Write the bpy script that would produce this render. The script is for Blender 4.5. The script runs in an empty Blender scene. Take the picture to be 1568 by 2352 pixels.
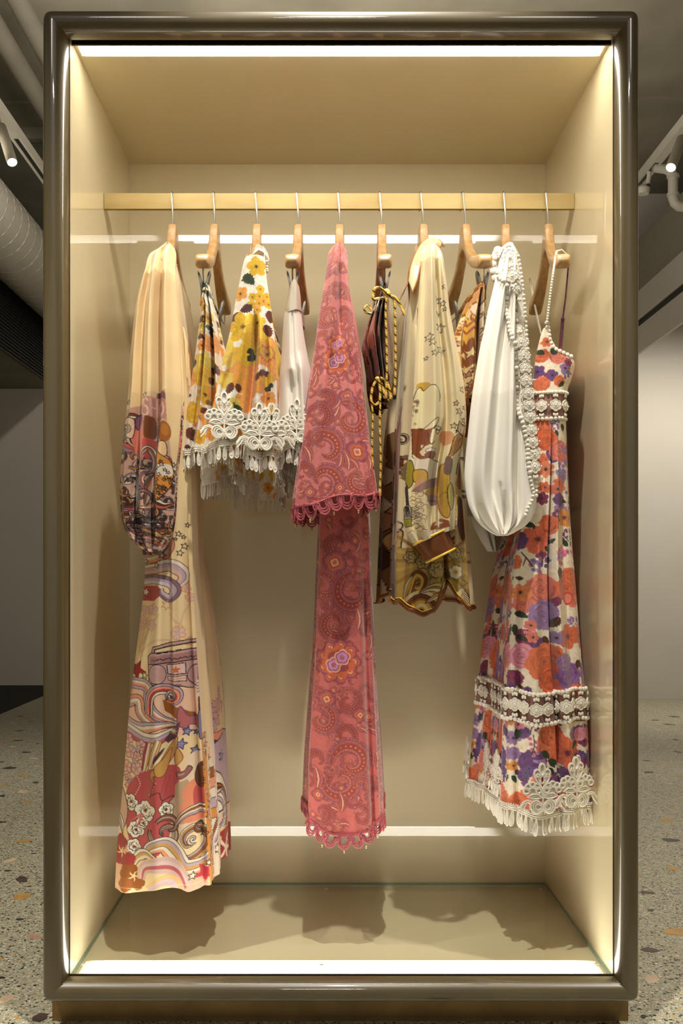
import bpy, bmesh, math, random
import numpy as np
from mathutils import Vector, Matrix

SC = bpy.context.scene
COL = SC.collection
R = math.radians

# ------------------------------------------------------------------ camera, world, exposure, lights
F, CX, CY = 2301.0, 744.0, 1325.0            # focal length and vanishing point in pixels of a 1568 x 2352 frame
CAMY, CAMZ = -1.93, 0.869
cam = bpy.data.objects.new('camera', bpy.data.cameras.new('camera'))
COL.objects.link(cam)
cam.location = (0, CAMY, CAMZ)
cam.rotation_euler = (R(90), 0, 0)
cam.data.sensor_fit = 'VERTICAL'
cam.data.sensor_height = 36.0
cam.data.sensor_width = 24.0
cam.data.lens = F / 2352 * 36
cam.data.shift_x = (784 - CX) / 2352
cam.data.shift_y = (CY - 1176) / 2352
cam.data.clip_start = 0.05
SC.camera = cam
SC.view_settings.view_transform = 'Standard'
SC.view_settings.look = 'None'
SC.view_settings.gamma = 1
SC.view_settings.use_curve_mapping = False
SC.view_settings.exposure = 0.1
SC.cycles.max_bounces = 10
SC.cycles.diffuse_bounces = 5
SC.cycles.glossy_bounces = 5
SC.cycles.transmission_bounces = 6
SC.cycles.transparent_max_bounces = 8
SC.cycles.caustics_reflective = False
SC.cycles.caustics_refractive = False
SC.cycles.sample_clamp_indirect = 6.0
SC.cycles.use_denoising = True

w = bpy.data.worlds.new('world'); SC.world = w; w.use_nodes = True
w.node_tree.nodes['Background'].inputs[0].default_value = (1.0, 0.93, 0.82, 1)
w.node_tree.nodes['Background'].inputs[1].default_value = 0.25

STRIP_TOP = 29.0        # emission of the two LED strips in the cabinet
STRIP_BOTTOM = 13.0

def spot(name, loc, target, power, size=60, blend=0.5, col=(1, 0.93, 0.82), radius=0.03):
    l = bpy.data.lights.new(name, 'SPOT'); l.energy = power; l.spot_size = R(size); l.spot_blend = blend
    l.color = col; l.shadow_soft_size = radius
    o = bpy.data.objects.new(name, l); COL.objects.link(o); o.location = loc
    o.rotation_euler = (Vector(target) - Vector(loc)).to_track_quat('-Z', 'Y').to_euler()
    return o
def area(name, loc, target, power, sx, sy, col=(1, 0.93, 0.82)):
    l = bpy.data.lights.new(name, 'AREA'); l.energy = power; l.shape = 'RECTANGLE'; l.size = sx; l.size_y = sy; l.color = col
    o = bpy.data.objects.new(name, l); COL.objects.link(o); o.location = loc
    o.rotation_euler = (Vector(target) - Vector(loc)).to_track_quat('-Z', 'Y').to_euler()
    return o
# shop track spots (their lamps hang from the ceiling tracks) and unseen area lights added as fill
spot('track_light', (2.55, 3.7, 2.38), (2.4, 5.2, 0.8), 110, 120, 0.8)
spot('track_light', (-1.6, 2.4, 2.85), (-2.5, 6.0, 1.7), 60, 90, 0.9)
spot('track_light', (-1.4, -0.6, 3.1), (-1.15, 1.0, 0), 270, 60, 0.6)
spot('track_light', (1.5, -0.6, 3.1), (1.45, 0.7, 0), 230, 60, 0.6)
spot('track_light', (1.9, 2.2, 3.0), (1.9, 3.4, 0), 70, 50, 0.7)
spot('track_light', (-1.4, 2.0, 3.0), (-1.4, 3.0, 0), 35, 45, 0.7)
spot('track_light', (0.08, -0.72, 3.2), (0.03, 0.15, 0.1), 240, 44, 0.5, radius=0.025)     # nearly overhead: the sharp shadows on the cabinet floor
spot('track_light', (0.05, -1.9, 3.2), (0.03, 0.12, 1.42), 32, 34, 0.8, radius=0.2)
spot('track_light', (-0.75, -2.2, 3.1), (-0.25, 0.1, 1.42), 21, 34, 0.8, radius=0.2)
spot('track_light', (0.9, -2.2, 3.1), (0.28, 0.1, 1.42), 21, 34, 0.8, radius=0.2)
area('room_fill', (0, -3.2, 3.3), (0, -2.6, 0), 14, 0.5, 0.06)  # unseen, added as ambient fill from behind the camera
area('ceiling_fill', (-2.7, 2.0, 2.55), (-2.0, 2.0, 3.6), 8, 0.2, 7.0)  # unseen, added over the left bulkhead to brighten the ceiling
area('ceiling_fill', (2.8, 2.0, 3.3), (1.6, 2.0, 3.6), 8, 0.2, 6.0)  # the same added ceiling fill, above the right beam
area('hidden_fill', (0.0, 1.8, 2.2), (0.0, 2.0, 3.6), 48, 1.2, 2.0)  # added out of sight behind the cabinet, brightens the ceiling

# ------------------------------------------------------------------ helpers
def W(px, py, y):
    d = y - CAMY
    return Vector(((px - CX) * d / F, y, CAMZ + (CY - py) * d / F))
def XW(px, y): return (px - CX) * (y - CAMY) / F
def ZW(py, y): return CAMZ + (CY - py) * (y - CAMY) / F

def lin(c):
    a = np.asarray(c, float) / 255.0
    return np.where(a <= 0.04045, a / 12.92, ((a + 0.055) / 1.055) ** 2.4)
def rgb(c):
    v = lin(c); return (float(v[0]), float(v[1]), float(v[2]), 1.0)

def material(name, color, rough=0.5, metal=0.0, coat=0.0, coat_rough=0.03, var=0.06, scale=30.0, bump=0.0, bump_scale=200.0,
             sheen=0.0, emit=None, strength=0.0, trans=0.0, stretch=(1, 1, 1), color2=None, subsurf=0.0):
    m = bpy.data.materials.new(name); m.use_nodes = True
    nt = m.node_tree; N = nt.nodes; L = nt.links
    b = N['Principled BSDF']
    b.inputs['Roughness'].default_value = rough
    b.inputs['Metallic'].default_value = metal
    b.inputs['Coat Weight'].default_value = coat
    b.inputs['Coat Roughness'].default_value = coat_rough
    b.inputs['Sheen Weight'].default_value = sheen
    if trans: b.inputs['Transmission Weight'].default_value = trans
    tc = N.new('ShaderNodeTexCoord'); mp = N.new('ShaderNodeMapping'); mp.inputs['Scale'].default_value = stretch
    L.new(tc.outputs['Object'], mp.inputs['Vector'])
    nz = N.new('ShaderNodeTexNoise'); nz.inputs['Scale'].default_value = scale; nz.inputs['Detail'].default_value = 5
    L.new(mp.outputs[0], nz.inputs['Vector'])
    rp = N.new('ShaderNodeValToRGB')
    c = lin(color)
    c1 = lin(color2) if color2 is not None else c * (1 - var)
    c2 = c * (1 + var) if color2 is None else c
    rp.color_ramp.elements[0].position = 0.35; rp.color_ramp.elements[1].position = 0.65
    rp.color_ramp.elements[0].color = (*[float(min(1, x)) for x in c1], 1)
    rp.color_ramp.elements[1].color = (*[float(min(1, x)) for x in c2], 1)
    L.new(nz.outputs['Fac'], rp.inputs[0]); L.new(rp.outputs[0], b.inputs['Base Color'])
    if bump:
        n2 = N.new('ShaderNodeTexNoise'); n2.inputs['Scale'].default_value = bump_scale; n2.inputs['Detail'].default_value = 3
        L.new(mp.outputs[0], n2.inputs['Vector'])
        bp = N.new('ShaderNodeBump'); bp.inputs['Strength'].default_value = bump; bp.inputs['Distance'].default_value = 0.002
        L.new(n2.outputs['Fac'], bp.inputs['Height']); L.new(bp.outputs[0], b.inputs['Normal'])
    if emit is not None:
        b.inputs['Emission Color'].default_value = (*emit, 1); b.inputs['Emission Strength'].default_value = strength
    return m

def cloth_material(name, rough=0.7, sheen=0.25, weave=900.0, bump=0.25, trans=0.0, spec=0.5):
    """printed cloth: the dye is the mesh attribute 'print', the weave a fine bump"""
    m = bpy.data.materials.new(name); m.use_nodes = True
    nt = m.node_tree; N = nt.nodes; L = nt.links; b = N['Principled BSDF']
    b.inputs['Roughness'].default_value = rough; b.inputs['Sheen Weight'].default_value = sheen; b.inputs['Sheen Roughness'].default_value = 0.4
    b.inputs['Specular IOR Level'].default_value = spec
    at = N.new('ShaderNodeAttribute'); at.attribute_name = 'print'
    L.new(at.outputs['Color'], b.inputs['Base Color'])
    tc = N.new('ShaderNodeTexCoord')
    nz = N.new('ShaderNodeTexNoise'); nz.inputs['Scale'].default_value = weave; nz.inputs['Detail'].default_value = 2
    L.new(tc.outputs['Object'], nz.inputs['Vector'])
    bp = N.new('ShaderNodeBump'); bp.inputs['Strength'].default_value = bump; bp.inputs['Distance'].default_value = 0.0008
    L.new(nz.outputs['Fac'], bp.inputs['Height']); L.new(bp.outputs[0], b.inputs['Normal'])
    if trans:
        tr = N.new('ShaderNodeBsdfTranslucent'); L.new(at.outputs['Color'], tr.inputs['Color'])
        mx = N.new('ShaderNodeMixShader'); mx.inputs[0].default_value = trans
        L.new(b.outputs[0], mx.inputs[1]); L.new(tr.outputs[0], mx.inputs[2])
        L.new(mx.outputs[0], N['Material Output'].inputs['Surface'])
    return m

WLOC = {}
def wloc(o): return WLOC.get(o.name, Vector((0, 0, 0))) if o else Vector((0, 0, 0))
def link(o, parent=None, wl=(0, 0, 0)):
    wl = Vector(wl); COL.objects.link(o); o.location = wl - wloc(parent)
    if parent: o.parent = parent
    WLOC[o.name] = wl
    return o
def tag(o, label=None, cat=None, group=None, kind=None):
    if label: o['label'] = label
    if cat: o['category'] = cat
    if group: o['group'] = group
    if kind: o['kind'] = kind
    return o
def empty(name, loc, label=None, cat=None, group=None, kind=None):
    o = bpy.data.objects.new(name, None); o.empty_display_size = 0.05
    link(o, None, loc); return tag(o, label, cat, group, kind)
def instance(mesh, name, loc, parent, rot=None, scale=None):
    o = bpy.data.objects.new(name, mesh); link(o, parent, loc)
    if rot is not None: o.rotation_euler = rot
    if scale is not None: o.scale = scale if hasattr(scale, '__len__') else (scale,) * 3
    return o

class MB:
    def __init__(s): s.v = []; s.f = []
    def add(s, vs, fs):
        n = len(s.v); s.v += [tuple(v) for v in vs]; s.f += [tuple(i + n for i in f) for f in fs]; return s
    def box(s, x0, x1, y0, y1, z0, z1):
        vs = [(x, y, z) for x in (x0, x1) for y in (y0, y1) for z in (z0, z1)]
        return s.add(vs, [(0, 1, 3, 2), (4, 6, 7, 5), (0, 4, 5, 1), (2, 3, 7, 6), (0, 2, 6, 4), (1, 5, 7, 3)])
    def tube(s, pts, r, n=8, cap=True, flat=1.0, closed=False):
        pts = [Vector(p) for p in pts]; m = len(pts)
        rr = r if hasattr(r, '__len__') else [r] * m
        vs = []; up = None
        for i, p in enumerate(pts):
            if closed: t = pts[(i + 1) % m] - pts[i - 1]
            else: t = pts[min(i + 1, m - 1)] - pts[max(i - 1, 0)]
            t.normalize()
            if up is None:
                a = Vector((0, 1, 0)) if abs(t.y) < 0.8 else Vector((1, 0, 0))
                up = (a - t * a.dot(t)).normalized()
            else:
                up = (up - t * up.dot(t)).normalized()
            sd = t.cross(up)
            for k in range(n):
                a = 2 * math.pi * k / n
                vs.append(p + sd * math.cos(a) * rr[i] + up * math.sin(a) * rr[i] * flat)
        fs = []
        for i in range(m if closed else m - 1):
            j = (i + 1) % m
            for k in range(n):
                l = (k + 1) % n
                fs.append((i * n + k, i * n + l, j * n + l, j * n + k))
        if cap and not closed:
            fs.append(tuple(range(n))[::-1]); fs.append(tuple(range((m - 1) * n, m * n)))
        return s.add(vs, fs)
    def lathe(s, c, prof, n=16, axis=(0, 0, 1)):
        """prof: (radius, height) pairs about axis from c"""
        ax = Vector(axis).normalized(); a = Vector((1, 0, 0)) if abs(ax.x) < 0.8 else Vector((0, 1, 0))
        u = (a - ax * a.dot(ax)).normalized(); v = ax.cross(u); c = Vector(c)
        vs = [c + ax * h + (u * math.cos(2 * math.pi * k / n) + v * math.sin(2 * math.pi * k / n)) * r for r, h in prof for k in range(n)]
        fs = []
        for i in range(len(prof) - 1):
            for k in range(n):
                l = (k + 1) % n; fs.append((i * n + k, i * n + l, (i + 1) * n + l, (i + 1) * n + k))
        fs.append(tuple(range(n))[::-1]); fs.append(tuple(range((len(prof) - 1) * n, len(prof) * n)))
        return s.add(vs, fs)
    def sphere(s, c, r, n=8, m=6, sq=(1, 1, 1)):
        c = Vector(c)
        vs = [c + Vector((0, 0, -r * sq[2]))]
        for i in range(1, m):
            a = -math.pi / 2 + math.pi * i / m
            for k in range(n):
                b = 2 * math.pi * k / n
                vs.append(c + Vector((r * sq[0] * math.cos(a) * math.cos(b), r * sq[1] * math.cos(a) * math.sin(b), r * sq[2] * math.sin(a))))
        vs.append(c + Vector((0, 0, r * sq[2])))
        fs = []; T = len(vs) - 1
        for k in range(n): fs.append((0, 1 + (k + 1) % n, 1 + k))
        for i in range(m - 2):
            for k in range(n):
                l = (k + 1) % n; fs.append((1 + i * n + k, 1 + i * n + l, 1 + (i + 1) * n + l, 1 + (i + 1) * n + k))
        for k in range(n): fs.append((T, 1 + (m - 2) * n + k, 1 + (m - 2) * n + (k + 1) % n))
        return s.add(vs, fs)
    def mesh(s, name, mat, smooth=True, angle=40):
        me = bpy.data.meshes.new(name); me.from_pydata(s.v, [], s.f); me.update()
        bm = bmesh.new(); bm.from_mesh(me); bmesh.ops.recalc_face_normals(bm, faces=bm.faces); bm.to_mesh(me); bm.free()
        if smooth:
            me.polygons.foreach_set('use_smooth', [True] * len(me.polygons))
            me.set_sharp_from_angle(angle=R(angle))
        if mat: me.materials.append(mat)
        return me
    def build(s, name, mat, parent=None, smooth=True, angle=40, origin=None):
        if origin is not None:
            o_ = Vector(origin); s.v = [tuple(Vector(v) - o_) for v in s.v]
        me = s.mesh(name, mat, smooth, angle)
        return link(bpy.data.objects.new(name, me), parent, origin if origin is not None else (0, 0, 0))

def bevel(o, w=0.002, seg=2):
    m = o.modifiers.new('bevel', 'BEVEL'); m.width = w; m.segments = seg; m.limit_method = 'ANGLE'; m.angle_limit = R(40); return o
def boxobj(name, mat, parent, x0, x1, y0, y1, z0, z1, bev=0.0):
    o = MB().box(x0, x1, y0, y1, z0, z1).build(name, mat, parent, smooth=False)
    if bev: bevel(o, bev)
    return o
def struct(o): o['kind'] = 'structure'; return o
def cr(pts, n=8, closed=False):
    """Catmull-Rom through points of any dimension"""
    P = np.asarray(pts, float); m = len(P); out = []
    for i in range(m if closed else m - 1):
        if closed: p0, p1, p2, p3 = P[i - 1], P[i], P[(i + 1) % m], P[(i + 2) % m]
        else: p0, p1, p2, p3 = P[max(i - 1, 0)], P[i], P[i + 1], P[min(i + 2, m - 1)]
        t = np.linspace(0, 1, n, endpoint=False)[:, None]
        out.append(0.5 * ((2 * p1) + (-p0 + p2) * t + (2 * p0 - 5 * p1 + 4 * p2 - p3) * t ** 2 + (-p0 + 3 * p1 - 3 * p2 + p3) * t ** 3))
    if not closed: out.append(P[-1:])
    return np.vstack(out)
# ------------------------------------------------------------------ display cabinet
M_lacq = material('olive_brown_lacquer', (86, 75, 49), rough=0.35, coat=1.0, coat_rough=0.04, var=0.10, scale=9, stretch=(1, 1, 0.25), bump=0.02, bump_scale=60)
M_inner = material('sand_lacquer', (216, 204, 169), rough=0.45, coat=1.0, coat_rough=0.02, var=0.015, scale=4)
M_inner.node_tree.nodes['Principled BSDF'].inputs['Coat IOR'].default_value = 1.6
M_dark = material('dark_bronze_trim', (58, 44, 26), rough=0.4, metal=0.3, var=0.1)
M_brass = material('aged_brass', (180, 160, 106), rough=0.42, metal=0.3, var=0.2, scale=7, color2=(160, 136, 82), bump=0.03, bump_scale=90, stretch=(0.6, 1, 2.5))
M_plinth = material('bronze_plinth', (134, 108, 64), rough=0.4, metal=0.3, var=0.2, scale=12)
def emission(name, col, st, ends=None):
    m = bpy.data.materials.new(name); m.use_nodes = True; N = m.node_tree.nodes; L = m.node_tree.links
    b = N['Principled BSDF']; b.inputs['Base Color'].default_value = (0.8, 0.8, 0.75, 1)
    b.inputs['Emission Color'].default_value = (*col, 1)
    tc = N.new('ShaderNodeTexCoord'); nz = N.new('ShaderNodeTexNoise'); nz.inputs['Scale'].default_value = 40; L.new(tc.outputs['Object'], nz.inputs['Vector'])
    mr = N.new('ShaderNodeMapRange'); mr.inputs['To Min'].default_value = st * 0.97; mr.inputs['To Max'].default_value = st * 1.03
    L.new(nz.outputs['Fac'], mr.inputs['Value'])
    if ends is None: L.new(mr.outputs[0], b.inputs['Emission Strength'])
    else:                                            # the diffuser grows dim past the last diode at either end
        sp = N.new('ShaderNodeSeparateXYZ'); L.new(tc.outputs['Object'], sp.inputs[0]); out = mr.outputs[0]
        for e, g in ((ends[0], 1), (ends[1], -1)):
            q = N.new('ShaderNodeMapRange'); q.interpolation_type = 'SMOOTHSTEP'; q.inputs['From Min'].default_value = e; q.inputs['From Max'].default_value = e + g * 0.055; q.inputs['To Min'].default_value = 0.03
            L.new(sp.outputs[0], q.inputs['Value']); mu = N.new('ShaderNodeMath'); mu.operation = 'MULTIPLY'; L.new(out, mu.inputs[0]); L.new(q.outputs[0], mu.inputs[1]); out = mu.outputs[0]
        L.new(out, b.inputs['Emission Strength'])
    return m
WARM = (1.0, 0.925, 0.795)
M_led_top = emission('led_diffuser_top', WARM, STRIP_TOP, (-0.482, 0.549))
M_led_bottom = emission('led_diffuser_bottom', WARM, STRIP_BOTTOM, (-0.482, 0.549))

X0, X1, Z0, Z1 = -0.536, 0.5995, 0.060, 1.948          # outer edge of the front frame
IX0, IX1, IZ0, IZ1 = -0.4915, 0.5586, 0.099, 1.9055     # opening
YB = 0.60                                              # inner face of the back panel
ZC, ZF = 1.911, 0.088                                  # inner ceiling and floor of the box
cab = empty('display_cabinet', ((X0 + X1) / 2, 0.3, 0), 'tall olive brown lacquered display cabinet with rounded frame and lit sand coloured interior', 'cabinet')

prof = [(0.0, 0.03), (0.0, -0.014)]
for k in range(1, 7):
    a = math.pi / 2 * k / 6; prof.append((0.20 * (1 - math.cos(a)), -0.014 - 0.015 * math.sin(a)))
prof += [(0.32, -0.0302), (0.42, -0.0305)]
for k in range(1, 10):
    a = math.pi / 2 * k / 9; prof.append((0.42 + 0.58 * math.sin(a), -0.0305 + 0.0325 * (1 - math.cos(a))))
prof.append((1.0, 0.004))
outer = [(X0, Z0), (X1, Z0), (X1, Z1), (X0, Z1)]; inner = [(IX0, IZ0), (IX1, IZ0), (IX1, IZ1), (IX0, IZ1)]
RC = 0.02
for i, nm in enumerate(['frame_sill', 'frame_stile', 'frame_head', 'frame_stile']):
    j = (i + 1) % 4
    A, B = Vector(outer[i]), Vector(outer[j]); a, b = Vector(inner[i]), Vector(inner[j])
    d = (B - A).normalized(); L_ = (B - A).length; nrm = Vector((-d.y, d.x))
    wA = (a - A).dot(nrm); sA = (a - A).dot(d); sB = (B - b).dot(d)
    mb = MB(); rows = []
    steps = [0.0, 0.002, 0.004, 0.007, 0.011, 0.016, 0.022, 0.05]
    for (t, y) in prof:
        row = []
        fade = max(0.0, 1 - t / 0.3)
        seq = []
        for e, (s0) in enumerate((sA * t, sB * t)):
            base = 0.29 * RC * fade + s0 + 0.0001
            seq.append([base + q for q in steps])
        ss = seq[0] + [L_ - q for q in reversed(seq[1])]
        for i_, s_ in enumerate(ss):
            sc = min(s_, L_ - s_)
            dl = (RC - math.sqrt(max(0, RC * RC - (RC - sc) ** 2)) if sc < RC else 0) * fade
            if i_ in (0, len(ss) - 1): dl = 0.29 * RC * fade       # both members meet on the mitre
            p = A + d * s_ + nrm * (wA * t + dl)
            row.append((p.x, y, p.y))
        rows.append(row)
    n = len(rows[0]); vs = [p for r_ in rows for p in r_]
    fs = [(q * n + k, q * n + k + 1, (q + 1) * n + k + 1, (q + 1) * n + k) for q in range(len(rows) - 1) for k in range(n - 1)]
    mb.add(vs, fs); mb.build(nm, M_lacq, cab, angle=70)

# box inside
boxobj('side_panel', M_inner, cab, IX0 - 0.014, IX0 + 0.001, 0.006, YB, 0.06, ZC + 0.01)
boxobj('side_panel', M_inner, cab, IX1 - 0.001, IX1 + 0.014, 0.006, YB, 0.06, ZC + 0.01)
boxobj('back_panel', M_inner, cab, IX0 - 0.014, IX1 + 0.014, YB, YB + 0.014, 0.06, ZC + 0.01)
boxobj('top_panel', M_inner, cab, IX0, IX1, 0.075, YB, ZC, ZC + 0.012)
boxobj('floor_panel', M_inner, cab, IX0, IX1, 0.110, YB, ZF - 0.012, ZF)
boxobj('strip_lip', M_dark, cab, IX0, IX1, 0.018, 0.022, 1.9035, ZC + 0.012)
boxobj('strip_lip', M_dark, cab, IX0, IX1, 0.0055, 0.0085, 0.06, 0.1012)
boxobj('shadow_gap', M_dark, cab, IX0 - 0.0012, IX0 + 0.0012, 0.002, 0.006, IZ0, IZ1)
boxobj('shadow_gap', M_dark, cab, IX1 - 0.0012, IX1 + 0.0012, 0.002, 0.006, IZ0, IZ1)
tag(boxobj('light_strip', M_led_top, cab, IX0 + 0.008, IX1 - 0.008, 0.0236, 0.074, ZC - 0.0004, ZC + 0.008), 'glowing white strip along the top front edge')
boxobj('strip_housing', M_inner, cab, IX0, IX1, 0.020, 0.076, ZC + 0.008, ZC + 0.014)
for xa, xb in ((IX0, IX0 + 0.0078), (IX1 - 0.0078, IX1)):
    boxobj('strip_end', M_inner, cab, xa, xb, 0.0236, 0.0745, ZC, ZC + 0.008); boxobj('strip_end', M_inner, cab, xa, xb, 0.012, 0.1095, ZF - 0.006, ZF)
tag(boxobj('light_strip', M_led_bottom, cab, IX0 + 0.008, IX1 - 0.008, 0.0102, 0.106, ZF - 0.006, ZF - 0.0002), 'glowing white strip along the bottom front edge')
boxobj('strip_housing', M_inner, cab, IX0, IX1, 0.008, 0.110, ZF - 0.012, ZF - 0.006)
# unseen emitters added behind head and sill to brighten the back of the box
M_back_emit = emission('back_emitter', WARM, 32.0); M_back_emit2 = emission('back_emitter_low', WARM, 26.0)
boxobj('back_emitter', M_back_emit, cab, IX0 + 0.09, IX1 - 0.09, 0.0222, 0.0235, 1.9040, ZC)
boxobj('back_emitter', M_back_emit2, cab, IX0 + 0.09, IX1 - 0.09, 0.0087, 0.0090, ZF + 0.0005, 0.0910)
# outer shell
boxobj('outer_side', M_lacq, cab, X0 + 0.004, IX0 - 0.016, 0.028, YB + 0.05, Z0 + 0.002, Z1 - 0.004)
boxobj('outer_side', M_lacq, cab, IX1 + 0.016, X1 - 0.004, 0.028, YB + 0.05, Z0 + 0.002, Z1 - 0.004)
boxobj('outer_top', M_lacq, cab, IX0 - 0.016, IX1 + 0.016, 0.028, YB + 0.05, ZC + 0.016, Z1 - 0.004)
boxobj('outer_back', M_lacq, cab, IX0 - 0.016, IX1 + 0.016, YB + 0.016, YB + 0.05, Z0 + 0.002, Z1 - 0.02)
boxobj('plinth', M_plinth, cab, -0.5315, 0.595, 0.03, YB + 0.03, 0.0, 0.0600)
# glass shelf
def glass_mat(name, tint, edge=False):
    m = bpy.data.materials.new(name); m.use_nodes = True; N = m.node_tree.nodes; L = m.node_tree.links
    N.remove(N['Principled BSDF'])
    gl = N.new('ShaderNodeBsdfGlossy'); gl.inputs['Roughness'].default_value = 0.01
    fr = N.new('ShaderNodeFresnel'); fr.inputs['IOR'].default_value = 1.45
    ge = N.new('ShaderNodeNewGeometry'); om = N.new('ShaderNodeMath'); om.operation = 'SUBTRACT'; om.inputs[0].default_value = 1.0
    L.new(ge.outputs['Backfacing'], om.inputs[1]); mu = N.new('ShaderNodeMath'); mu.operation = 'MULTIPLY'
    L.new(fr.outputs[0], mu.inputs[0]); L.new(om.outputs[0], mu.inputs[1])      # one reflection per pane, at its outer face
    mx = N.new('ShaderNodeMixShader'); L.new(mu.outputs[0], mx.inputs[0])
    tc = N.new('ShaderNodeTexCoord'); nz = N.new('ShaderNodeTexNoise'); nz.inputs['Scale'].default_value = 6; L.new(tc.outputs['Object'], nz.inputs['Vector'])
    rp = N.new('ShaderNodeValToRGB'); rp.color_ramp.elements[0].color = (*[c * 0.985 for c in tint], 1); rp.color_ramp.elements[1].color = (*tint, 1); L.new(nz.outputs['Fac'], rp.inputs[0])
    tr = N.new('ShaderNodeBsdfTransparent'); L.new(rp.outputs[0], tr.inputs['Color'])
    if edge:
        df = N.new('ShaderNodeBsdfDiffuse'); df.inputs['Color'].default_value = (0.14, 0.23, 0.20, 1)
        m2 = N.new('ShaderNodeMixShader'); m2.inputs[0].default_value = 0.6; L.new(tr.outputs[0], m2.inputs[1]); L.new(df.outputs[0], m2.inputs[2]); L.new(m2.outputs[0], mx.inputs[1])
    else: L.new(tr.outputs[0], mx.inputs[1])
    L.new(gl.outputs[0], mx.inputs[2]); L.new(mx.outputs[0], N['Material Output'].inputs['Surface'])
    return m
M_glass = glass_mat('clear_glass', (0.985, 0.995, 0.985)); M_glass_edge = glass_mat('green_glass_edge', (0.55, 0.8, 0.7), True)
gs = empty('glass_shelf', ((IX0 + IX1) / 2, 0.3, 0.0915), 'clear glass plate with green edges lying over the cabinet floor', 'glass plate')
gx0, gx1, gy0, gy1, gz0, gz1 = IX0 + 0.003, IX1 - 0.003, 0.0095, 0.596, 0.0915, 0.0985
pl = boxobj('glass_plate', M_glass, gs, gx0, gx1, gy0, gy1, gz0, gz1)
pl.data.materials.append(M_glass_edge)
for p in pl.data.polygons:
    if abs(p.normal.z) < 0.5: p.material_index = 1
M_clear = material('clear_rubber', (225, 222, 205), rough=0.2, var=0.03)
for px, py, y in ((738, 2222, 0.08), (188, 2224, 0.085), (1370, 2222, 0.085), (748, 2042, 0.575), (1240, 2042, 0.575), (300, 2044, 0.575)):
    x = XW(px, y); MB().lathe((x, y, ZF), [(0.006, 0), (0.0055, 0.0025), (0.004, 0.0034)], 14).build('glass_bumper', M_clear, gs)

# hanging rail
rail = empty('hanging_rail', ((IX0 + IX1) / 2, 0.30, 1.706), 'flat brass rail spanning the cabinet with ten hangers on it', 'rail')
RZ0, RZ1, RY0, RY1 = 1.688, 1.7235, 0.300, 0.310
bevel(boxobj('rail_bar', M_brass, rail, IX0 + 0.0015, IX1 - 0.0015, RY0, RY1, RZ0, RZ1), 0.0008, 2)
# ------------------------------------------------------------------ shop room
M_conc = material('painted_concrete', (142, 135, 117), rough=0.85, var=0.16, scale=2.2, bump=0.3, bump_scale=25)
M_rough = material('rough_concrete', (150, 144, 126), rough=0.9, var=0.10, scale=55, bump=0.5, bump_scale=90)
M_wall = material('white_plaster', (206, 199, 186), rough=0.8, var=0.02, scale=3)
M_white = material('white_painted_metal', (188, 182, 166), rough=0.5, var=0.03)
M_black = material('black_metal', (24, 23, 21), rough=0.5, var=0.1)
M_slat = material('black_slat', (46, 45, 42), rough=0.45, var=0.1)
M_carpet = material('black_carpet', (40, 38, 36), rough=0.95, var=0.2, scale=200, bump=0.3)
M_pipe = material('grey_painted_pipe', (118, 112, 97), rough=0.7, var=0.08, scale=5, bump=0.1)
YL, YR = 6.07, 5.21

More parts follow.
